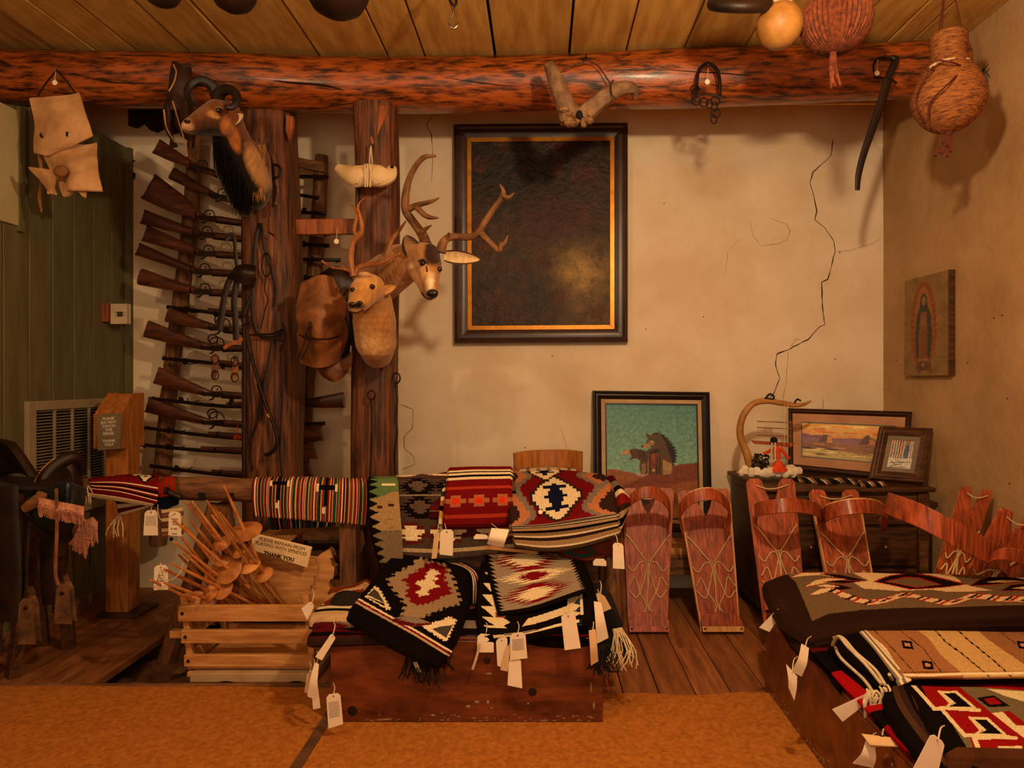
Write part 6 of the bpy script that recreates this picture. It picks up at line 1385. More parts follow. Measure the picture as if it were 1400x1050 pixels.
cv.saw([(496, 482), (500, 468), (566, 398), (604, 425), (690, 575), (660, 575)], CRM, 10, 24).poly([(512, 462), (562, 415), (590, 440), (640, 525)], '#4a4038').poly([(520, 480), (505, 476), (640, 548), (640, 530)], BLK)
cv.saw([(915, 700), (1085, 652), (1120, 630), (1186, 650), (1110, 815), (1085, 808)], CRM, 10, 24).poly([(990, 716), (1160, 682), (1105, 785)], '#4a4038').poly([(985, 722), (975, 708), (1150, 690), (1155, 676)], CRM).poly([(980, 722), (1000, 720), (1105, 785), (1095, 800)], CRM)
cv.line([(425, 482), (640, 600), (880, 735), (1128, 880)], 7, CRM).line([(418, 494), (634, 612), (874, 748), (1122, 894)], 6, '#7a0f14').line([(410, 508), (628, 626), (868, 762), (1114, 912)], 8, '#b89a78')
cv.line([(640, 175), (700, 160), (760, 175)], 8, CRM)
cv.a = cv.a.clip(0, 1)
m_X, m_Y = cv.X, cv.Y; cv.X, cv.Y = cv.U, cv.W; cv.nz(.12, 60, 60)
t, g = rug('diamond_rug', 'black rug with a tan, red and cream stepped diamond lying turned on the front pile', DR, cv, 190, 190, .02, bulge=.01, wob=.004)
fringe(t, [P(556, 896, 2.29), P(598, 908, 2.28)], 30, .07, 'black_yarn', 7)
g = G()
for dx in (0, 3): g.tube(PP([(566+dx, 905), (569+dx, 912), (573+dx, 920)], 2.27), .003, n=5)
g.build('white_tie', 'string', t)
# striped edge behind it
cv = stripes(20, 40, [(2, BLK), (1, CRM), (1, BLK), (1, CRM), (2, '#7a1216'), (1, CRM), (2, BLK)])
rug('striped_blanket', 'thin cream and red edged dark blanket peeking out right of the black diamond rug', [[(600, 767, 2.82), (634, 768, 2.82)], [(640, 782, 2.74), (655, 786, 2.74)], [(643, 830, 2.6), (662, 838, 2.6)]], cv, 20, 40, .03, bulge=.01)
# white and black rug under the grey one
cv = Cv(140, 120, BLK)
cv.rect(0, .12, .26, .72, CRM).rect(.74, .15, 1, .80, CRM)
y = cv.Y; tooth = (y*9) % 1
cv.a[(cv.X < .03+.10*tooth)] = lin(BLK); cv.a[(cv.X > .26-.06*np.abs(tooth-.5)*2) & (cv.X < .3)] = lin(BLK); cv.a[(cv.X > .80+.08*np.abs(tooth-.5)*2) & (cv.X < .87)] = lin('#2a3a3c'); cv.a[(cv.X > .90)] = lin(BLK)
cv.rect(.0, .70, 1, .80, BLK).poly([(.1, .84), (.45, .82), (.85, .78), (.85, .86), (.5, .90), (.1, .93)], CRM).poly([(.2, .80), (.45, .78), (.5, .84), (.2, .86)], GRY).poly([(.40, .58), (.80, .50), (.84, .60), (.60, .66), (.36, .68)], CRM).rect(.14, .5, .22, .56, '#8a4a2a')
cv.nz(.15, 60, 60)
t, g = rug('eyedazzler_rug', 'cream and black toothed rug lying directly beneath the grey serrated rug', [[(660, 768, 2.72), (710, 762, 2.72), (760, 762, 2.72), (797, 768, 2.72)], [(655, 800, 2.58), (710, 800, 2.56), (765, 796, 2.56), (806, 792, 2.56)], [(653, 836, 2.46), (710, 838, 2.43), (765, 830, 2.43), (810, 818, 2.43)], [(657, 862, 2.335), (710, 862, 2.325), (765, 850, 2.335), (812, 842, 2.34)], [(661, 878, 2.32), (712, 871, 2.31), (768, 860, 2.32), (813, 853, 2.33)]], cv, 140, 120, .02, bulge=.01, wob=.004, seed=4)
cv = Cv(150, 130, '#96846c')
def flame(cx, cy, rx, ry, c, k=7):
    X = cv.X-cx; Yv = cv.Y-cy-X*-.06; t_ = np.abs(Yv)/ry; w_ = (1-t_)*rx*.55+rx*.5*(((Yv*k/ry) % 1)); cv.a[(t_ < 1) & (np.abs(X-.05*Yv) < w_)] = lin(c)
for cy in (.12, .50, .86) if 0 else ((.10), (.70)):
    flame(.46, cy, .44, .19, '#7a0f14', 4); flame(.44, cy, .28, .12, CRM, 3)
flame(.5, .39, .48, .10, CRM, 3); flame(.48, .39, .24, .07, '#7a0f14', 3)
tooth = (cv.Y*15) % 1
cv.a[cv.X < .02+.06*tooth] = lin(BLK); cv.a[cv.X > .98-.06*tooth] = lin(BLK); cv.rect(0, .965, 1, 1.1, BLK).nz(.2, 70, 70)
t, g = rug('grey_rug', 'pale grey rug with red and cream flame bands topping the right pile', [[(664, 758, 2.74), (705, 757, 2.73), (745, 757, 2.73), (782, 758, 2.74)], [(669, 786, 2.62), (711, 784, 2.60), (752, 780, 2.60), (790, 775, 2.62)], [(676, 816, 2.50), (718, 812, 2.48), (760, 802, 2.48), (797, 792, 2.50)], [(682, 839, 2.42), (722, 832, 2.41), (765, 818, 2.41), (803, 805, 2.43)]], cv, 150, 130, .014, bulge=.006, wob=.003, seed=6)
g = G(); g.lathe([(.010, 0), (.010, .006)], P(739, 757, 2.72), (0, -.7, .7), n=12); g.build('dark_button', 'leather_dark', t)
t = T('wooden_ruler', 'thin wooden strip lying across the head of the grey rug', 'strip', P(690, 752, 2.76)); g = G(); g.beam(P(662, 748, 2.75), P(738, 756, 2.73), .006, .012); g.build('strip', 'pine', t, smooth_=False)
# right end fringe bundle
t = T('folded_rug', 'dark rug with long black and white fringe spilling off the right end of the chest', 'rug', P(840, 890, 2.5))
g = G(); g.sheet([[(800, 800, 2.62), (820, 798, 2.6), (836, 812, 2.6)], [(812, 840, 2.52), (836, 830, 2.5), (850, 850, 2.5)], [(820, 880, 2.50), (842, 880, 2.48), (853, 880, 2.5)]], 20, 20, .05, bulge=.02, wob=.02); g.build('weave', 'black_yarn', t)
fringe(t, [P(822, 868, 2.44), P(852, 862, 2.44)], 60, .09, 'black_yarn', 9); fringe(t, [P(838, 860, 2.42), P(850, 858, 2.42)], 26, .12, 'string', 12, dirn=(.3, -.2, -1))
g = G(); g.tube(PP([(829, 870), (832, 905), (829, 925), (832, 945)], 2.45), .0025, n=5); g.build('red_yarn', 'red_bright', t)
# tags on the pile
TG = [('white tag with black cord knots at the lower left of the grey rug', [(653, 866), (675, 868), (675, 892), (652, 892)], 2.32, {}),
      ('long narrow white tag hanging down the chest left of the printed one', [(678, 874), (694, 870), (692, 915), (680, 910)], 2.31, {}),
      ('yellowed torn tag pair beside the long narrow tag', [(692, 884), (700, 880), (694, 918), (684, 916)], 2.30, {'m': 'kraft'}),
      ('square printed tag covering the top of the long blank one', [(697, 866), (718, 864), (721, 900), (698, 902)], 2.295, {'lines': 8}),
      ('long blank white tag hanging lowest on the chest front', [(696, 895), (712, 900), (714, 941), (694, 937)], 2.30, {}),
      ('large blank white tag on the right half of the chest front', [(767, 840), (786, 838), (794, 886), (772, 889)], 2.28, {}),
      ('curled kraft ribbon tag hanging over the right end of the chest', [(805, 862), (814, 860), (818, 904), (808, 910)], 2.29, {'m': 'kraft', 'curl': .012}),
      ('folded white tag angled beside the kraft ribbon tag', [(812, 822), (822, 824), (832, 872), (816, 880)], 2.33, {'curl': .01}),
      ('rounded kraft tag with a metal pin at the right rug corner', [(814, 810), (826, 814), (836, 832), (822, 838)], 2.42, {'m': 'kraft'}),
      ('white tag slipped into the left folds of the pile', [(453, 866), (459, 872), (440, 903), (431, 898)], 2.26, {'hole': True}),
      ('white tag poking out beside the spindle crate rail', [(424, 822), (430, 828), (420, 848), (412, 832)], 2.34, {}),
      ('crumpled white tag low at the left end of the chest', [(430, 906), (436, 908), (434, 958), (420, 952)], 2.26, {'curl': .01}),
      ('long white tag behind the crumpled one at the left end of the chest', [(424, 915), (432, 918), (438, 968), (428, 970)], 2.30, {}),
      ('kraft tag between the two white ones at the left end of the chest', [(420, 920), (426, 922), (424, 950), (416, 946)], 2.28, {'m': 'kraft'}),
      ('printed tag with a red grommet resting on the mat at the left chest corner', [(446, 950), (465, 947), (469, 990), (449, 996)], 2.24, {'lines': 9})]
for lab, q, Y, kw in TG: price_tag(lab, q, Y, string=[((q[0][0]+q[1][0])/2+2, q[0][1]-10, Y+.03), ((q[0][0]+q[1][0])/2, q[0][1]-16, Y+.08)], **kw)
g = G(); g.tube(PP([(656, 880), (651, 900), (646, 915)], 2.31), .0045, n=6); g.build('yarn_tassel', 'yarn_white', None, label='short grey yarn tassel hanging left of the tags on the chest front', cat='tassel')
g = G(); g.tube(PP([(641, 831), (645, 832), (648, 830), (645, 838), (642, 844)], 2.56), .0022, n=5); g.build('red_stitch', 'red_bright', None, label='small bright red stitched seven between the two top rugs', cat='stitching')
# small rust textile left of pile
cv = Cv(40, 30, '#7a3418').poly([(0, .3), (1, .1), (1, .4), (0, .7)], '#c8a078').poly([(.3, .5), (1, .5), (1, 1), (.2, 1)], '#2a2420').nz(.3, 20, 20)
rug('folded_textile', 'rust and tan crumpled textile behind the left end of the pile', [[(452, 800, 2.7), (475, 795, 2.72), (500, 788, 2.72)], [(448, 820, 2.58), (470, 812, 2.55), (495, 812, 2.56)], [(440, 832, 2.5), (465, 832, 2.48), (482, 838, 2.46)]], cv, 40, 30, .04, bulge=.015, wob=.03)
# ---------------------------------------------------------------- spindle crate
YC = 2.69
t = T('slatted_crate', 'open slatted pine crate holding the wooden spindles', 'crate', (P(337, 0, YC).x, YC+.18, .035))
X0, X1 = P(243, 0, YC).x, P(428, 0, YC).x; DY = .34
for i, (ya, yb) in enumerate(((828, 850), (862, 880), (896, 912), (919, 926))):
    z1_, z0_ = P(0, ya, YC).z, P(0, yb, YC).z
    xo = i*.012
    for yy in (YC, YC+DY): g = G(); g.box(X0+xo, X1, yy, yy+.02, z0_, z1_); s_ = g.build('slat', 'pine', t, smooth_=False, bevel=.003)
    if i < 3:
        g = G(); g.lathe([(.007, 0), (.007, .002)], V((X0+xo+.018, YC, (z0_+z1_)/2)), (0, -1, 0), n=10); g.build('screw', 'leather_dark', t)
        g = G(); g.box(X0+xo, X0+xo+.018, YC+.021, YC+DY-.001, z0_, z1_); g.build('end_slat', 'pine', t, smooth_=False, bevel=.003)
for xx in (X0+.018, X1-.03):
    for yy in (YC+.0205, YC+DY-.027): g = G(); g.add(*(lambda p, q: (G().beam(p, q, .026, .024).v, G().beam(p, q, .026, .024).f))(V((xx-.008, yy+.013, .335)), V((xx+.022, yy+.013, .036)))); g.build('corner_post', 'pine', t, smooth_=False, bevel=.002)
g = G(); g.box(P(224, 0, YC).x, P(245, 0, YC).x, YC+.04, YC+.07, P(0, 878, YC).z, P(0, 868, YC).z); g.build('stub', 'pine', t, smooth_=False, bevel=.002)
g = G(); g.box(X0+.05, X1, YC+.02, YC+DY, .038, .05); g.build('bottom', 'pine', t, smooth_=False)
t = T('cardboard_tray', 'flat grey printed tray with hand holes beneath the slatted crate', 'tray', (P(350, 0, YC).x, YC+.15, 0))
g = G(); g.box(P(259, 0, 2.67).x, P(430, 0, 2.67).x, 2.672, 3.0, .0, .035); g.build('body', 'cardboard', t, smooth_=False, bevel=.003)
for x in (309, 405): g = G(); g.ell(P(x, 934, 2.671), (.032, .003, .009), n=16, m=6); g.build('hand_hole', 'dark', t)
MT['print_red'] = mat('print_red', '#a8685a', rough=.8, bump=0)
words('REEL', t, P(382, 937, 2.670), V((1, 0, 0)), V((0, 0, 1)), V((0, -1, 0)), .012, 'print_red')
# pine box behind
YX = 2.92
t = T('pine_box', 'honey-coloured pine box with a stepped finger-jointed end standing in the crate', 'box', P(380, 832, YX))
g = G(); g.prism(PP([(332, 745), (348, 752), (400, 758), (432, 763), (431, 772), (434, 772), (432, 786), (429, 786), (428, 800), (424, 800), (423, 815), (420, 832), (326, 832)], YX), (0, .018, 0)); g.build('front_panel', 'pine', t, smooth_=False, bevel=.002)
g = G(); g.prism(PP([(432, 763), (440, 758), (449, 752), (452, 756), (454, 762), (450, 762), (453, 774), (457, 776), (455, 790), (451, 792), (448, 800), (452, 808), (448, 832), (424, 832), (426, 800), (430, 786)], YX+.02), (0, .05, 0)); g.build('end_panel', 'pine', t, smooth_=False, bevel=.002)
g = G(); g.prism(PP([(350, 733), (405, 732), (395, 742), (370, 746), (352, 742)], YX+.05), (0, .16, 0)); g.build('rear_panel', 'pine', t, smooth_=False, bevel=.002)
t = T('spindle_sign', 'cream wooden sign with brown letters about the spindles resting on the pine box', 'sign', P(382, 772, YX-.05))
YZ = YX-.05; q = [P(345.5, 730, YZ), P(425, 749, YZ), P(419, 775, YZ), P(344, 751, YZ)]
g = G(); g.prism(q, (0, .01, 0)); MT['cream_wood'] = mat('cream_wood', '#ead0a0', '#dab884', rough=.6, scale=6, stretch=(1, 5, 5)); g.build('board', 'cream_wood', t, smooth_=False, bevel=.002)
ux = (q[1]-q[0]).normalized(); uy = V((-ux.z, 0, ux.x)); ux2 = ux
MT['letter_brown'] = mat('letter_brown', '#4a2c18', rough=.7, bump=0)
words('PLEASE REFRAIN FROM\nPLAYING WITH SPINDLES', t, P(385.5, 745.5, YZ), ux, uy, V((0, -1, 0)), S(4.5, YZ), 'letter_brown', space=1.0)
words('THANK YOU', t, P(381, 763, YZ), ux, uy, V((0, -1, 0)), S(5.2, YZ), 'letter_brown', space=1.0, bold=.0012)
# spindles: tip px, foot px, whorl fraction from the tip, whorl radius m
sp = [((206, 793), (300, 838), .62, .050, 2.50), ((223, 796), (330, 836), .55, .042, 2.52), ((224, 778), (345, 836), .50, .045, 2.54), ((234, 770), (362, 834), .52, .050, 2.52), ((237, 740), (352, 826), .60, .046, 2.56),
      ((238, 711), (370, 830), .54, .066, 2.50), ((249, 713), (340, 834), .50, .044, 2.60), ((261, 712), (360, 834), .42, .040, 2.62), ((254, 685), (345, 800), .48, .040, 2.60), ((262, 685), (375, 834), .36, .045, 2.60),
      ((282, 684), (382, 835), .56, .050, 2.52), ((289, 704), (390, 834), .36, .040, 2.64), ((306, 664), (381, 828), .36, .078, 2.62), ((248, 734), (320, 825), .55, .040, 2.60), ((250, 755), (338, 834), .50, .046, 2.58),
      ((292, 692), (372, 820), .45, .045, 2.66), ((244, 758), (318, 832), .60, .040, 2.62), ((300, 700), (398, 836), .60, .042, 2.56)]
SPL = ['lowest spindle, its tip pointing furthest left', 'spindle just above the lowest one', 'spindle with its tip beside the low price tag', 'spindle with a small tilted pale whorl low in the fan', 'spindle whose tip touches the middle of the fan at left', 'spindle with the large honey whorl at the front of the fan', 'spindle just right of the large-whorl spindle tip',
       'spindle third from the left at the top of the fan', 'upper spindle under the rail mortise, left of a pair', 'upper spindle under the rail mortise, right of a pair', 'spindle with a round whorl right of the large honey one', 'short-tipped spindle right of the upper pair', 'tallest spindle with the broad thin whorl seen edge-on', 'thin dark spindle inside the fan', 'spindle in the lower half with a reddish whorl', 'spindle behind the upper pair', 'thin spindle near the bottom of the fan behind the others', 'spindle at the back right of the fan']
M('spindle_wood', '#cd8a48', '#9a5524', rough=.45, scale=6, stretch=(3, 3, 3), bump=.15, rnd=.22)
for (a, b, wf, wr_, Yt), lab in zip(sp, SPL):
    wr_ *= .86
    A = P(*a, Yt); B = P(*b, 2.90); d = (B-A).normalized()
    t = T('spindle', lab, 'spindle', B, 'wooden spindles in the crate')
    g = G(); g.tube([A, A.lerp(B, .1), A.lerp(B, wf), B], [.0035, .0055, .0068, .005], n=8, k=3); g.build('shaft', 'spindle_wood', t)
    w0 = A.lerp(B, wf); dd = (d+V((rn.uniform(-.18, .18), rn.uniform(-.1, .3), rn.uniform(-.18, .18)))).normalized()
    g = G(); g.lathe([(.012, -.013), (wr_*.7, -.008), (wr_, 0), (wr_*.75, .008), (.014, .014)], w0, dd, n=24); g.build('whorl', 'spindle_wood', t)
# ---------------------------------------------------------------- long chest and blankets at the right
t = T('long_chest', 'long dark wooden chest with scuffed side in the right foreground', 'chest', (1.6, 2.0, 0))
g = G(); g.box(.868, .892, .9, 2.60, .009, .292); g.build('side_board', 'chest', t, smooth_=False, bevel=.003)
g = G(); g.box(.893, 1.95, 2.575, 2.60, .009, .292); g.build('end_board', 'chest', t, smooth_=False, bevel=.003)
g = G(); g.box(.893, 1.95, .9, .925, .009, .292); g.build('end_board', 'chest', t, smooth_=False, bevel=.003)
g = G(); g.box(.868, 1.95, .9, 2.60, .2925, .304); g.build('lid', 'chest', t, smooth_=False, bevel=.003)
for i in range(30):
    y = rn.uniform(1.9, 2.55); g = G(); g.ell((.8675, y, .012+abs(rn.gauss(0, .02))), (.0012, rn.uniform(.003, .012), rn.uniform(.002, .005)), n=7, m=4); g.build('scuff', 'scuff', t)
def flat_rug(name, label, ctrl, cv, nu, nv, **k): return rug(name, label, ctrl, cv, nu, nv, **k)
# lower layers seen at the left edge
def edge_layer(label, z, xo, Y0_, Y1_, cv, seed, th=.014):
    ctrl = [[V((xo+.012*math.sin(y*8+seed), y, z-.03)) for y in (Y1_, (Y0_+Y1_)/2, Y0_)], [V((xo+.012+.010*math.sin(y*8+seed), y, z)) for y in (Y1_, (Y0_+Y1_)/2, Y0_)], [V((xo+.30, y, z+.008)) for y in (Y1_, (Y0_+Y1_)/2, Y0_)], [V((1.9, y, z+.008)) for y in (Y1_, (Y0_+Y1_)/2, Y0_)]]
    return rug('folded_rug', label, ctrl, cv, 60, 40, th=th, bulge=.008, wob=.010, seed=seed, raw='up')
c1 = Cv(60, 40, '#120c0c'); 
for cx in (.1, .3, .5): serr(c1, cx, .3, .10, .3, '#7a1216', 4, .3)
c1.line([(.0, .1), (.12, .4), (.2, .1), (.3, .4)], .012, '#a8905c')
edge_layer('black and red figured rug lowest in the right stack', .318, .875, 1.95, 2.60, c1, 1)
c1 = stripes(60, 40, [(12, '#160e0c'), (3, '#5a1216'), (8, BLK), (14, '#a01014'), (4, BLK), (12, '#8a0e12'), (10, '#a01014')])
edge_layer('scarlet and black banded rug in the right stack', .334, .885, 1.30, 2.42, c1, 2)
# big brown rug
BR = [[(1046, 795, 2.66), (1090, 783, 2.68), (1200, 784, 2.68), (1310, 786, 2.68), (1402, 790, 2.66)], [(1052, 815, 2.52), (1110, 805, 2.52), (1210, 804, 2.50), (1340, 803, 2.48), (1456, 806, 2.46)], [(1072, 850, 2.34), (1122, 838, 2.34), (1225, 828, 2.30), (1370, 823, 2.26), (1528, 822, 2.24)], [(1104, 872, 2.20), (1135, 862, 2.20), (1240, 845, 2.18), (1390, 838, 2.14), (1572, 838, 2.12)], [(1106, 888, 2.19), (1137, 878, 2.18), (1242, 860, 2.16), (1392, 856, 2.13), (1575, 856, 2.11)]]
cv = PxCv(BR, 300, 110, '#705a40', 1060, 770, 3.75)
Rd, Cr, Dk = '#a01c14', '#e0c090', '#1c100c'
def edged(pts, c, o=5):
    cx_ = sum(p[0] for p in pts)/len(pts); cy_ = sum(p[1] for p in pts)/len(pts)
    cv.poly([(cx_+(x-cx_)*(1+o/90)+(0), cy_+(y-cy_)*(1+o/18)) for x, y in pts], Rd).poly(pts, c)
cv.poly([(390, 44), (640, 40), (885, 52), (965, 103), (1115, 138), (880, 142), (790, 130), (620, 140), (455, 128), (400, 98), (480, 92), (420, 62)], Cr)
cv.poly([(500, 98), (590, 62), (690, 48), (790, 62), (985, 105), (860, 122), (690, 132)], Rd).poly([(515, 98), (600, 64), (690, 53), (785, 66), (965, 105), (855, 119), (695, 128)], Dk).poly([(560, 98), (668, 68), (745, 73), (855, 106), (725, 122)], Rd).poly([(572, 98), (670, 73), (740, 77), (838, 106), (725, 118)], '#705a40')
for pts, c in (([(80, 70), (130, 50), (250, 52), (400, 84), (330, 76), (230, 62), (140, 66)], Cr), ([(230, 58), (330, 58), (460, 88), (380, 86)], Dk), ([(155, 124), (205, 90), (260, 80), (370, 80), (300, 92), (240, 108)], Cr), ([(250, 98), (330, 88), (440, 92), (350, 104)], Dk), ([(175, 165), (235, 135), (300, 126), (330, 132), (230, 158)], Cr), ([(250, 118), (330, 112), (400, 126), (330, 138)], Dk), ([(210, 120), (260, 112), (330, 120), (280, 128)], Cr)): edged(pts, c, 3.5)
zg = [(300, 142), (350, 162), (410, 182), (480, 198), (560, 190), (650, 162), (700, 162), (760, 180), (880, 203), (930, 192), (1000, 165), (1060, 166), (1150, 182), (1400, 188)]
cv.line(zg, 15, Rd).line(zg, 12, Cr)
for i_ in range(34):
    f = 300+i_*30; y_ = float(np.interp(f, [p[0] for p in zg], [p[1] for p in zg])); cv.poly([(f-40, y_+9), (f+6, y_-12), (f+26, y_-12), (f-12, y_+8)], (Dk, Rd, Cr)[i_ % 3])
for pts, c in (([(1000, 112), (1050, 85), (1110, 62), (1290, 70), (1400, 80), (1290, 95), (1110, 108)], Dk), ([(1080, 98), (1160, 84), (1290, 92), (1200, 98)], Cr), ([(1150, 142), (1210, 112), (1300, 104), (1400, 120), (1290, 140)], Dk), ([(1210, 130), (1290, 118), (1400, 128), (1290, 134)], Cr), ([(1200, 66), (1290, 74), (1400, 84), (1290, 84)], Cr)): edged(pts, c, 2.5)
m_ = (cv.Y > np.interp(cv.X, [150, 190, 270, 450, 850, 1275, 1500], [320, 300, 262, 238, 227, 212, 208])) | (cv.X < np.interp(cv.Y, [40, 100, 200, 300], [50, 105, 150, 190])); cv.a[m_] = lin('#2e1c13')
cv.X, cv.Y = cv.U, cv.W; cv.nz(.22, 150, 70)
t, g = flat_rug('brown_rug', 'broad brown rug with cream and red feathered diamonds topping the right stack', BR, cv, 300, 110, th=.035, bulge=.02, wob=.006)
cvd = Cv(30, 40, '#33211a').nz(.3, 20, 20)
rug('folded_rug', 'thick dark brown fold rolling down at the left end of the brown rug', [[(1058, 792, 2.68), (1046, 800, 2.66), (1044, 815, 2.64)], [(1082, 815, 2.50), (1062, 822, 2.48), (1056, 840, 2.48)], [(1106, 850, 2.32), (1086, 862, 2.30), (1076, 876, 2.32)], [(1116, 872, 2.22), (1098, 884, 2.20), (1090, 892, 2.22)]], cvd, 30, 40, th=.03, bulge=.015, wob=.02)
# tan and cream rug
TR = [[(1176, 862, 2.18), (1260, 858, 2.18), (1400, 857, 2.18), (1550, 857, 2.18)], [(1204, 892, 2.03), (1300, 888, 2.03), (1430, 886, 2.03), (1610, 886, 2.03)], [(1236, 921, 1.88), (1330, 920, 1.88), (1470, 918, 1.88), (1680, 916, 1.88)], [(1242, 931, 1.87), (1334, 930, 1.87), (1475, 928, 1.87), (1685, 926, 1.87)]]
cv = PxCv(TR, 240, 100, '#c8a064', 1060, 770, 3.75)
cv.poly([(400, 320), (700, 320), (790, 392), (850, 470), (965, 570), (960, 620), (660, 620), (640, 570)], '#a06c42').poly([(1005, 318), (1100, 398), (1290, 530), (1700, 760), (1700, 318)], '#96643e')
for l in ([(490, 330), (600, 440), (735, 580)], [(615, 330), (760, 440), (870, 580)], [(1125, 330), (1290, 450), (1420, 570)]): cv.line(l, 2.2, '#4a2a18')
for l in ([(795, 320), (870, 400), (960, 462), (1095, 580)], [(900, 320), (1000, 402), (1100, 480), (1210, 580)]):
    cv.line(l, 3.5, '#8a6a40'); m_ = (np.floor((cv.X+cv.Y)/26) % 2 == 0); A_ = cv.a.copy(); cv.line(l, 4, BLK); cv.a[~m_] = A_[~m_]
for x, y in ((675, 420), (780, 520), (1268, 415), (1370, 515)): cv.poly([(x-30, y-20), (x+24, y-18), (x+34, y+24), (x-20, y+20)], BLK).poly([(x-13, y-8), (x+14, y-7), (x+17, y+10), (x-9, y+9)], '#c08a6a')
for x in (560, 1140): cv.poly([(x, 322), (x+42, 322), (x+32, 352)], BLK)
cv.line([(436, 335), (560, 440), (650, 572), (1500, 560)], 7, CRM)
m_ = cv.W > .93; cv.a[m_] = lin('#140e0c'); cv.X, cv.Y = cv.U, cv.W; cv.nz(.14, 60, 30)
t, g = flat_rug('striped_rug', 'tan and cream banded rug with small black squares in the middle of the right stack', TR, cv, 240, 100, th=.02, bulge=.01, wob=.004)
cvb = stripes(30, 40, [(18, BLK), (1, GRY), (2, CRM), (1, GRY), (1, CRM)])
rug('black_rug', 'plain black rug edge with pale cords left of the tan and cream banded rug', [[(1134, 884, 2.13), (1162, 868, 2.17), (1184, 862, 2.17)], [(1155, 912, 2.00), (1185, 895, 2.02), (1208, 890, 2.02)], [(1192, 948, 1.85), (1212, 937, 1.86), (1240, 924, 1.87)]], cvb, 30, 40, th=.02, bulge=.01)
t = T('yarn_hank', 'knotted cream wool yarns looping over the corner of the right stack', 'yarn', P(1200, 940, 1.83))
for pts in ([(1138, 882), (1146, 870), (1160, 885), (1185, 910), (1205, 935)], [(1142, 885), (1150, 900), (1180, 928), (1196, 950)], [(1140, 872), (1152, 872), (1170, 892), (1196, 915), (1210, 936)], [(1236, 922), (1220, 930), (1205, 940), (1194, 955)], [(1220, 915), (1226, 925), (1222, 932), (1216, 922)]):
    Ys = np.linspace(2.12, 1.85, len(pts)); g = G(); g.tube([P(x, y, Yq-.03) for (x, y), Yq in zip(pts, Ys)], .0045, n=6, k=6); g.build('cord', 'yarn_white', t)
g = G()
for i in range(26): x = rn.uniform(1184, 1214); y = rn.uniform(936, 960); g.tube([P(x, y, 1.82), P(x+rn.uniform(-10, 8), y+rn.uniform(6, 14), 1.80), P(x+rn.uniform(-10, 6), y+rn.uniform(16, 30), 1.80)], .003, n=5, k=3)
g.build('tassel', 'yarn_white', t)['kind'] = 'stuff'
# red geometric rug nearest the camera
GR = [[(1240, 937, 1.81), (1320, 939, 1.81), (1420, 944, 1.81), (1640, 948, 1.81)], [(1262, 975, 1.66), (1350, 975, 1.66), (1460, 976, 1.66), (1700, 978, 1.66)], [(1300, 1022, 1.50), (1390, 1024, 1.50), (1510, 1026, 1.50), (1760, 1026, 1.50)], [(1306, 1040, 1.48), (1396, 1040, 1.48), (1516, 1042, 1.48), (1766, 1042, 1.48)]]
cv = PxCv(GR, 260, 130, '#6e6044', 1060, 770, 3.75)
W_ = '#dcc898'; R_ = '#8c1210'
cv.poly([(400, 560), (740, 560), (1080, 1100), (400, 1100)], BLK).poly([(735, 600), (905, 600), (1080, 745), (1290, 900), (1500, 1020), (1500, 1100), (1050, 1100), (1000, 900), (870, 755), (800, 735)], R_)
for ox_, oy_ in ((0, 0), (158, 137)):
    cv.poly([(840+ox_, 655+oy_), (930+ox_, 652+oy_), (1040+ox_, 752+oy_), (870+ox_, 752+oy_), (910+ox_, 725+oy_)], W_).poly([(862+ox_, 665+oy_), (922+ox_, 664+oy_), (1005+ox_, 738+oy_), (885+ox_, 742+oy_), (925+ox_, 720+oy_)], BLK)
    cv.line([(700+ox_, 618+oy_), (815+ox_, 748+oy_), (870+ox_, 745+oy_), (1045+ox_, 756+oy_)], 9, W_)
cv.line([(700, 618), (885, 622)], 8, W_).line([(838, 655), (900, 722), (870, 746)], 6, W_).line([(996, 792), (1055, 858), (1028, 880)], 6, W_)
cv.line([(1020, 898), (1062, 1000)], 12, W_).line([(1020, 898), (1235, 895)], 8, W_).poly([(1140, 940), (1264, 938), (1268, 966), (1145, 970)], W_)
cv.poly([(1030, 690), (1120, 678), (1205, 732), (1095, 738)], BLK).poly([(1068, 696), (1120, 688), (1165, 720), (1098, 724)], R_).poly([(1085, 646), (1290, 655), (1500, 660), (1500, 760), (1290, 712), (1180, 682)], W_).poly([(1110, 768), (1165, 760), (1235, 828), (1290, 822), (1500, 830), (1500, 960), (1290, 905)], W_).poly([(1165, 758), (1200, 755), (1280, 812), (1500, 812), (1500, 828), (1240, 828)], R_).poly([(1280, 940), (1320, 940), (1330, 970), (1285, 970)], W_)
m_ = cv.Y > 972; cv.a[m_] = lin('#120c0a'); cv.X, cv.Y = cv.U, cv.W; cv.nz(.14, 70, 50)
t, g = flat_rug('geometric_rug', 'scarlet, cream and black geometric rug nearest the camera at lower right', GR, cv, 260, 130, th=.025, bulge=.012, wob=.004)
cvb = stripes(40, 40, [(6, BLK), (3, '#4a3020'), (4, BRN), (3, BLK), (4, '#5c3a20'), (3, BLK)])
rug('folded_rug', 'rumpled dark brown folds spilling at the left corner below the geometric rug', [[(1212, 948, 1.83), (1232, 940, 1.83), (1250, 940, 1.82)], [(1220, 980, 1.70), (1246, 972, 1.69), (1268, 978, 1.67)], [(1245, 1015, 1.58), (1280, 1012, 1.56), (1302, 1020, 1.52)], [(1285, 1056, 1.48), (1310, 1052, 1.47), (1332, 1048, 1.46)]], cvb, 40, 40, th=.03, bulge=.015, wob=.03)
g = G(); c1 = Cv(60, 20, '#4a2a18').nz(.3, 10, 10)
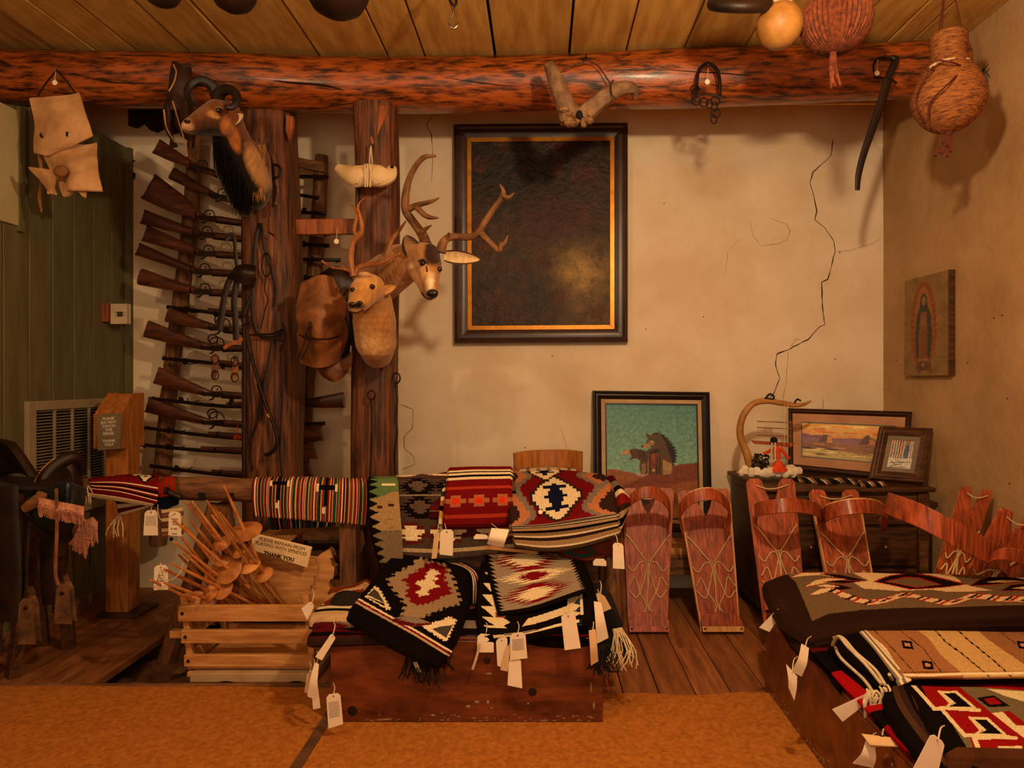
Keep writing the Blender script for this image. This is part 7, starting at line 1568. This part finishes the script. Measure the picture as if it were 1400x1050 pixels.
rug('folded_rug', 'brown rug under the geometric rug at the bottom right edge', [[(1310, 1036, 1.47), (1430, 1038, 1.47), (1640, 1040, 1.47)], [(1320, 1085, 1.44), (1440, 1086, 1.44), (1660, 1086, 1.44)]], c1, 30, 16, th=.04, bulge=.02, wob=.02)
RT = [('folded white tag at the far left corner of the right chest', [(1064, 832), (1071, 836), (1052, 864), (1038, 858)], 2.42, {}),
      ('crumpled cream tag pair below the brown rug fold on the right chest', [(1096, 880), (1106, 886), (1096, 925), (1082, 918)], 2.08, {'curl': .012}),
      ('pointed cream tag hanging lowest under the crumpled pair', [(1075, 908), (1090, 925), (1086, 958), (1078, 940)], 2.05, {'curl': .006}),
      ('cream tag with a red grommet lying on the scarlet band', [(1186, 948), (1194, 954), (1152, 987), (1138, 970)], 1.84, {}),
      ('bent cream tag below the wool tassel', [(1178, 1003), (1232, 1010), (1226, 1020), (1190, 1022)], 1.66, {'m': 'kraft', 'curl': .02}),
      ('ribbed cream tag hanging at the bottom left of the right stack', [(1184, 1012), (1196, 1018), (1194, 1050), (1166, 1044)], 1.66, {'curl': .01}),
      ('large blank white tag at the very bottom beside the geometric rug', [(1274, 1002), (1292, 1016), (1282, 1058), (1246, 1056)], 1.42, {})]
for lab, q, Y, kw in RT: price_tag(lab, q, Y, string=[((q[0][0]+q[1][0])/2+3, q[0][1]-6, Y+.03), ((q[0][0]+q[1][0])/2+8, q[0][1]-10, Y+.08)], **kw)
t = T('red_tassel', 'dark red yarn tassel at the bottom edge of the right stack', 'tassel', P(1222, 1050, 1.66)); g = G(); g.ell(P(1222, 1046, 1.68), (.03, .025, .03), n=14, m=8); g.build('ball', 'chest', t)
g = G(); g.tube(PP([(1222, 1040), (1218, 1020), (1222, 1000), (1226, 985)], 1.68), .003, n=5); g.build('cord', 'leather_brown', t)
# pot-bellied things hanging from the ceiling
def ceilcord(par, p, top, n=1, m='cord_red'):
    for i in range(n): g = G(); g.tube([V(p), V(top)], .003, n=5, k=1); g.build('cord', m, par)
t = T('basket_jug', 'pear-shaped woven basket jug with a short neck and tassels hanging near the right wall', 'basket', P(1297, 190, 2.62))
YJ = 2.62; b0 = P(1297, 180, YJ); c2 = lambda px: S(px, YJ)
g = G(); prof = [(c2(6), 0), (c2(20), c2(4)), (c2(34), c2(16)), (c2(44), c2(34)), (c2(46), c2(46)), (c2(42), c2(62)), (c2(34), c2(78)), (c2(25), c2(92)), (c2(22.5), c2(100)), (c2(22), c2(112)), (c2(23), c2(131)), (c2(20), c2(130)), (c2(19), c2(118))]
pr, _ = smooth([V((a, 0, b)) for a, b in prof], 1, 3); rings = []
for i, p in enumerate(pr):
    rings.append([b0+V(((p.x+.0022*(1 if (j+i) % 2 else -1))*math.cos(2*PI*j/60), (p.x+.0022*(1 if (j+i) % 2 else -1))*math.sin(2*PI*j/60), p.z)) for j in range(60)])
g.loft(rings); g.build('woven_body', 'basket', t, smooth_=True, ang=20)
g = G(); g.tube(PP([(1272, 92), (1285, 84), (1305, 80), (1325, 81)], YJ-.07), .005, n=6); g.build('white_band', 'string', t)
for pts in ([(1276, 90), (1262, 110), (1252, 140), (1270, 170), (1290, 182)], [(1320, 92), (1296, 115), (1272, 140), (1268, 165)], [(1278, 82), (1300, 85), (1320, 95), (1338, 125), (1334, 150), (1318, 170)]):
    g = G(); g.tube([P(x, y, YJ-.135+abs(x-1297)*.0022) for x, y in pts], .0035, n=5, k=6); g.build('cord', 'cord_red', t)
g = G()
for k_, pts in enumerate(([(1297, 176), (1294, 188), (1286, 200), (1278, 213)], [(1297, 176), (1296, 192), (1292, 204), (1286, 210)], [(1298, 178), (1299, 192), (1297, 204), (1295, 214)], [(1299, 178), (1300, 195), (1300, 208)])): g.tube(PP(pts, YJ), [.009, .007, .005, .007], n=6, k=4)
g.ell(P(1297, 182, YJ), .015, n=10, m=6); g.build('tassel', 'cord_red', t)
g = G()
for i in range(16): g.tube([P(1336, 104, YJ), P(1344+rn.uniform(-3, 3), 98+rn.uniform(-6, 6), YJ), P(1349+rn.uniform(-3, 5), 94+rn.uniform(-8, 20), YJ)], .0015, n=4, k=2)
g.ell(P(1340, 102, YJ), (.014, .01, .012), n=8, m=5); g.build('feather_tuft', 'horn_dark', t)
for x0, x1 in ((1283, 1291), (1287, 1292), (1318, 1304)): ceilcord(t, P(x0, 50, YJ-.02), P(x1, -12, YJ-.0))
t = T('woven_ball_basket', 'round red-brown ribbed basket ball with a plaited tail hanging from the ceiling', 'basket', P(1143, 120, 2.45))
YO = 2.45; cb = P(1143, 28, YO); R0 = S(46, YO); g = G(); rings = []
for i in range(41):
    ph = -PI/2+PI*i/40; rings.append([cb+V((R0*(1+.03*(1 if j % 2 else -1)*math.cos(ph))*math.cos(ph)*math.cos(2*PI*j/84), R0*(1+.03*(1 if j % 2 else -1))*math.cos(ph)*math.sin(2*PI*j/84), R0*1.0*math.sin(ph)+.0018*((i+j) % 2))) for j in range(84)])
g.loft(rings); g.build('woven_body', 'basket_red', t, ang=20)
g = G()
for pts in ([(1139, 72), (1136, 90), (1137, 110), (1136, 122)], [(1140, 72), (1142, 92), (1146, 108), (1149, 117)], [(1138, 74), (1141, 90), (1138, 106), (1142, 118)]): g.tube(PP(pts, YO-.02), [.009, .008, .006, .004], n=6, k=4, rough=.2)
g.build('plaited_tail', 'basket_red', t)
ceilcord(t, cb+V((0, 0, R0)), cb+V((0, 0, 1.6-(cb.z-CAMZ))))
t = T('gourd', 'pale yellow gourd with cord around its neck hanging from the ceiling', 'gourd', P(1066, 60, 2.45)); cb = P(1066, 35, 2.45)
g = G(); c2 = lambda px: S(px, 2.45); g.lathe([(c2(x), c2(z)) for x, z in ((3, -30), (14, -28), (24, -20), (30, -8), (31, 2), (29, 12), (22, 22), (15, 28), (12, 34), (13, 42), (10, 44))], cb, n=28); g.build('shell', 'gourd', t)
g = G(); g.tube([cb+V((c2(18)*math.cos(a_), c2(18)*math.sin(a_), c2(25)+.004*math.sin(a_*3))) for a_ in [2*PI*i/12 for i in range(12)]], .004, n=6, k=2, closed=True); g.tube([cb+V((c2(15)*math.cos(a_), c2(15)*math.sin(a_), c2(29))) for a_ in [2*PI*i/12 for i in range(12)]], .004, n=6, k=2, closed=True); g.build('neck_cord', 'string', t)
ceilcord(t, cb+V((0, 0, c2(44))), V((cb.x, cb.y, 2.806)))
# things at the top edge: round dark pans, hook, collar
for (x, y, rx, lab) in ((221, 8, 24, 'leftmost dark round pan hanging at the ceiling, barely in view'), (319, 15, 29, 'second dark round pan hanging at the ceiling above the horned head'), (461, 22, 41, 'largest dark round pan hanging at the ceiling')):
    Yp = 2.3; t = T('hanging_pan', lab, 'pan', P(x, y, Yp)); b0 = P(x, y, Yp); R = S(rx, Yp)
    g = G(); g.lathe([(.005, 0), (R*.45, R*.06), (R*.8, R*.28), (R, R*.62), (R*1.04, R*.75), (R*.98, R*.72), (R*.7, R*.3), (.004, R*.12)], b0, n=36); g.build('bowl', 'leather_dark', t)
    for a_ in (0, 2.1, 4.2): ceilcord(t, b0+V((R*math.cos(a_), R*math.sin(a_), R*.7)), V((b0.x, b0.y, 2.806)), m='iron')
t = T('ceiling_hook', 'bright iron hook hanging from a swivel at the ceiling centre', 'hook', P(620, 38, 2.6))
g = G(); g.tube(PP([(619, 8), (620, 16), (617, 26), (615, 34), (620, 39), (626, 34), (625, 28)], 2.6), [.005, .005, .004, .0045, .0045, .004, .001], n=8, k=5); g.build('hook', 'steel', t)
g = G(); g.tube(PP([(612, -14), (615, 0), (620, 8), (624, 2), (620, -14)], 2.6), .006, n=7, k=4); g.tube([P(616, -10, 2.6), V((P(616, 0, 2.6).x, 2.6, 2.806))], .004, n=5, k=1); g.build('swivel', 'iron', t)
t = T('horse_collar', 'thick black horse collar ring hanging flat at the ceiling left of the gourd', 'collar', P(1010, 24, 2.4))
g = G(); g.tube([P(1012+37*math.cos(a_), 6, 2.45)+V((0, S(28, 2.45)*math.sin(a_)*1.0, -.05*-math.sin(a_))) for a_ in [2*PI*i/14 for i in range(14)]], .022, n=12, k=3, closed=True); g.build('ring', 'leather_dark', t)
for a_ in (.6, 2.5): g = G(); p_ = P(1012+37*math.cos(a_), 6, 2.45)+V((0, S(28, 2.45)*math.sin(a_), .05)); g.tube([p_, V((p_.x, p_.y, 2.806))], .004, n=5, k=1); g.build('strap', 'leather_dark', t)
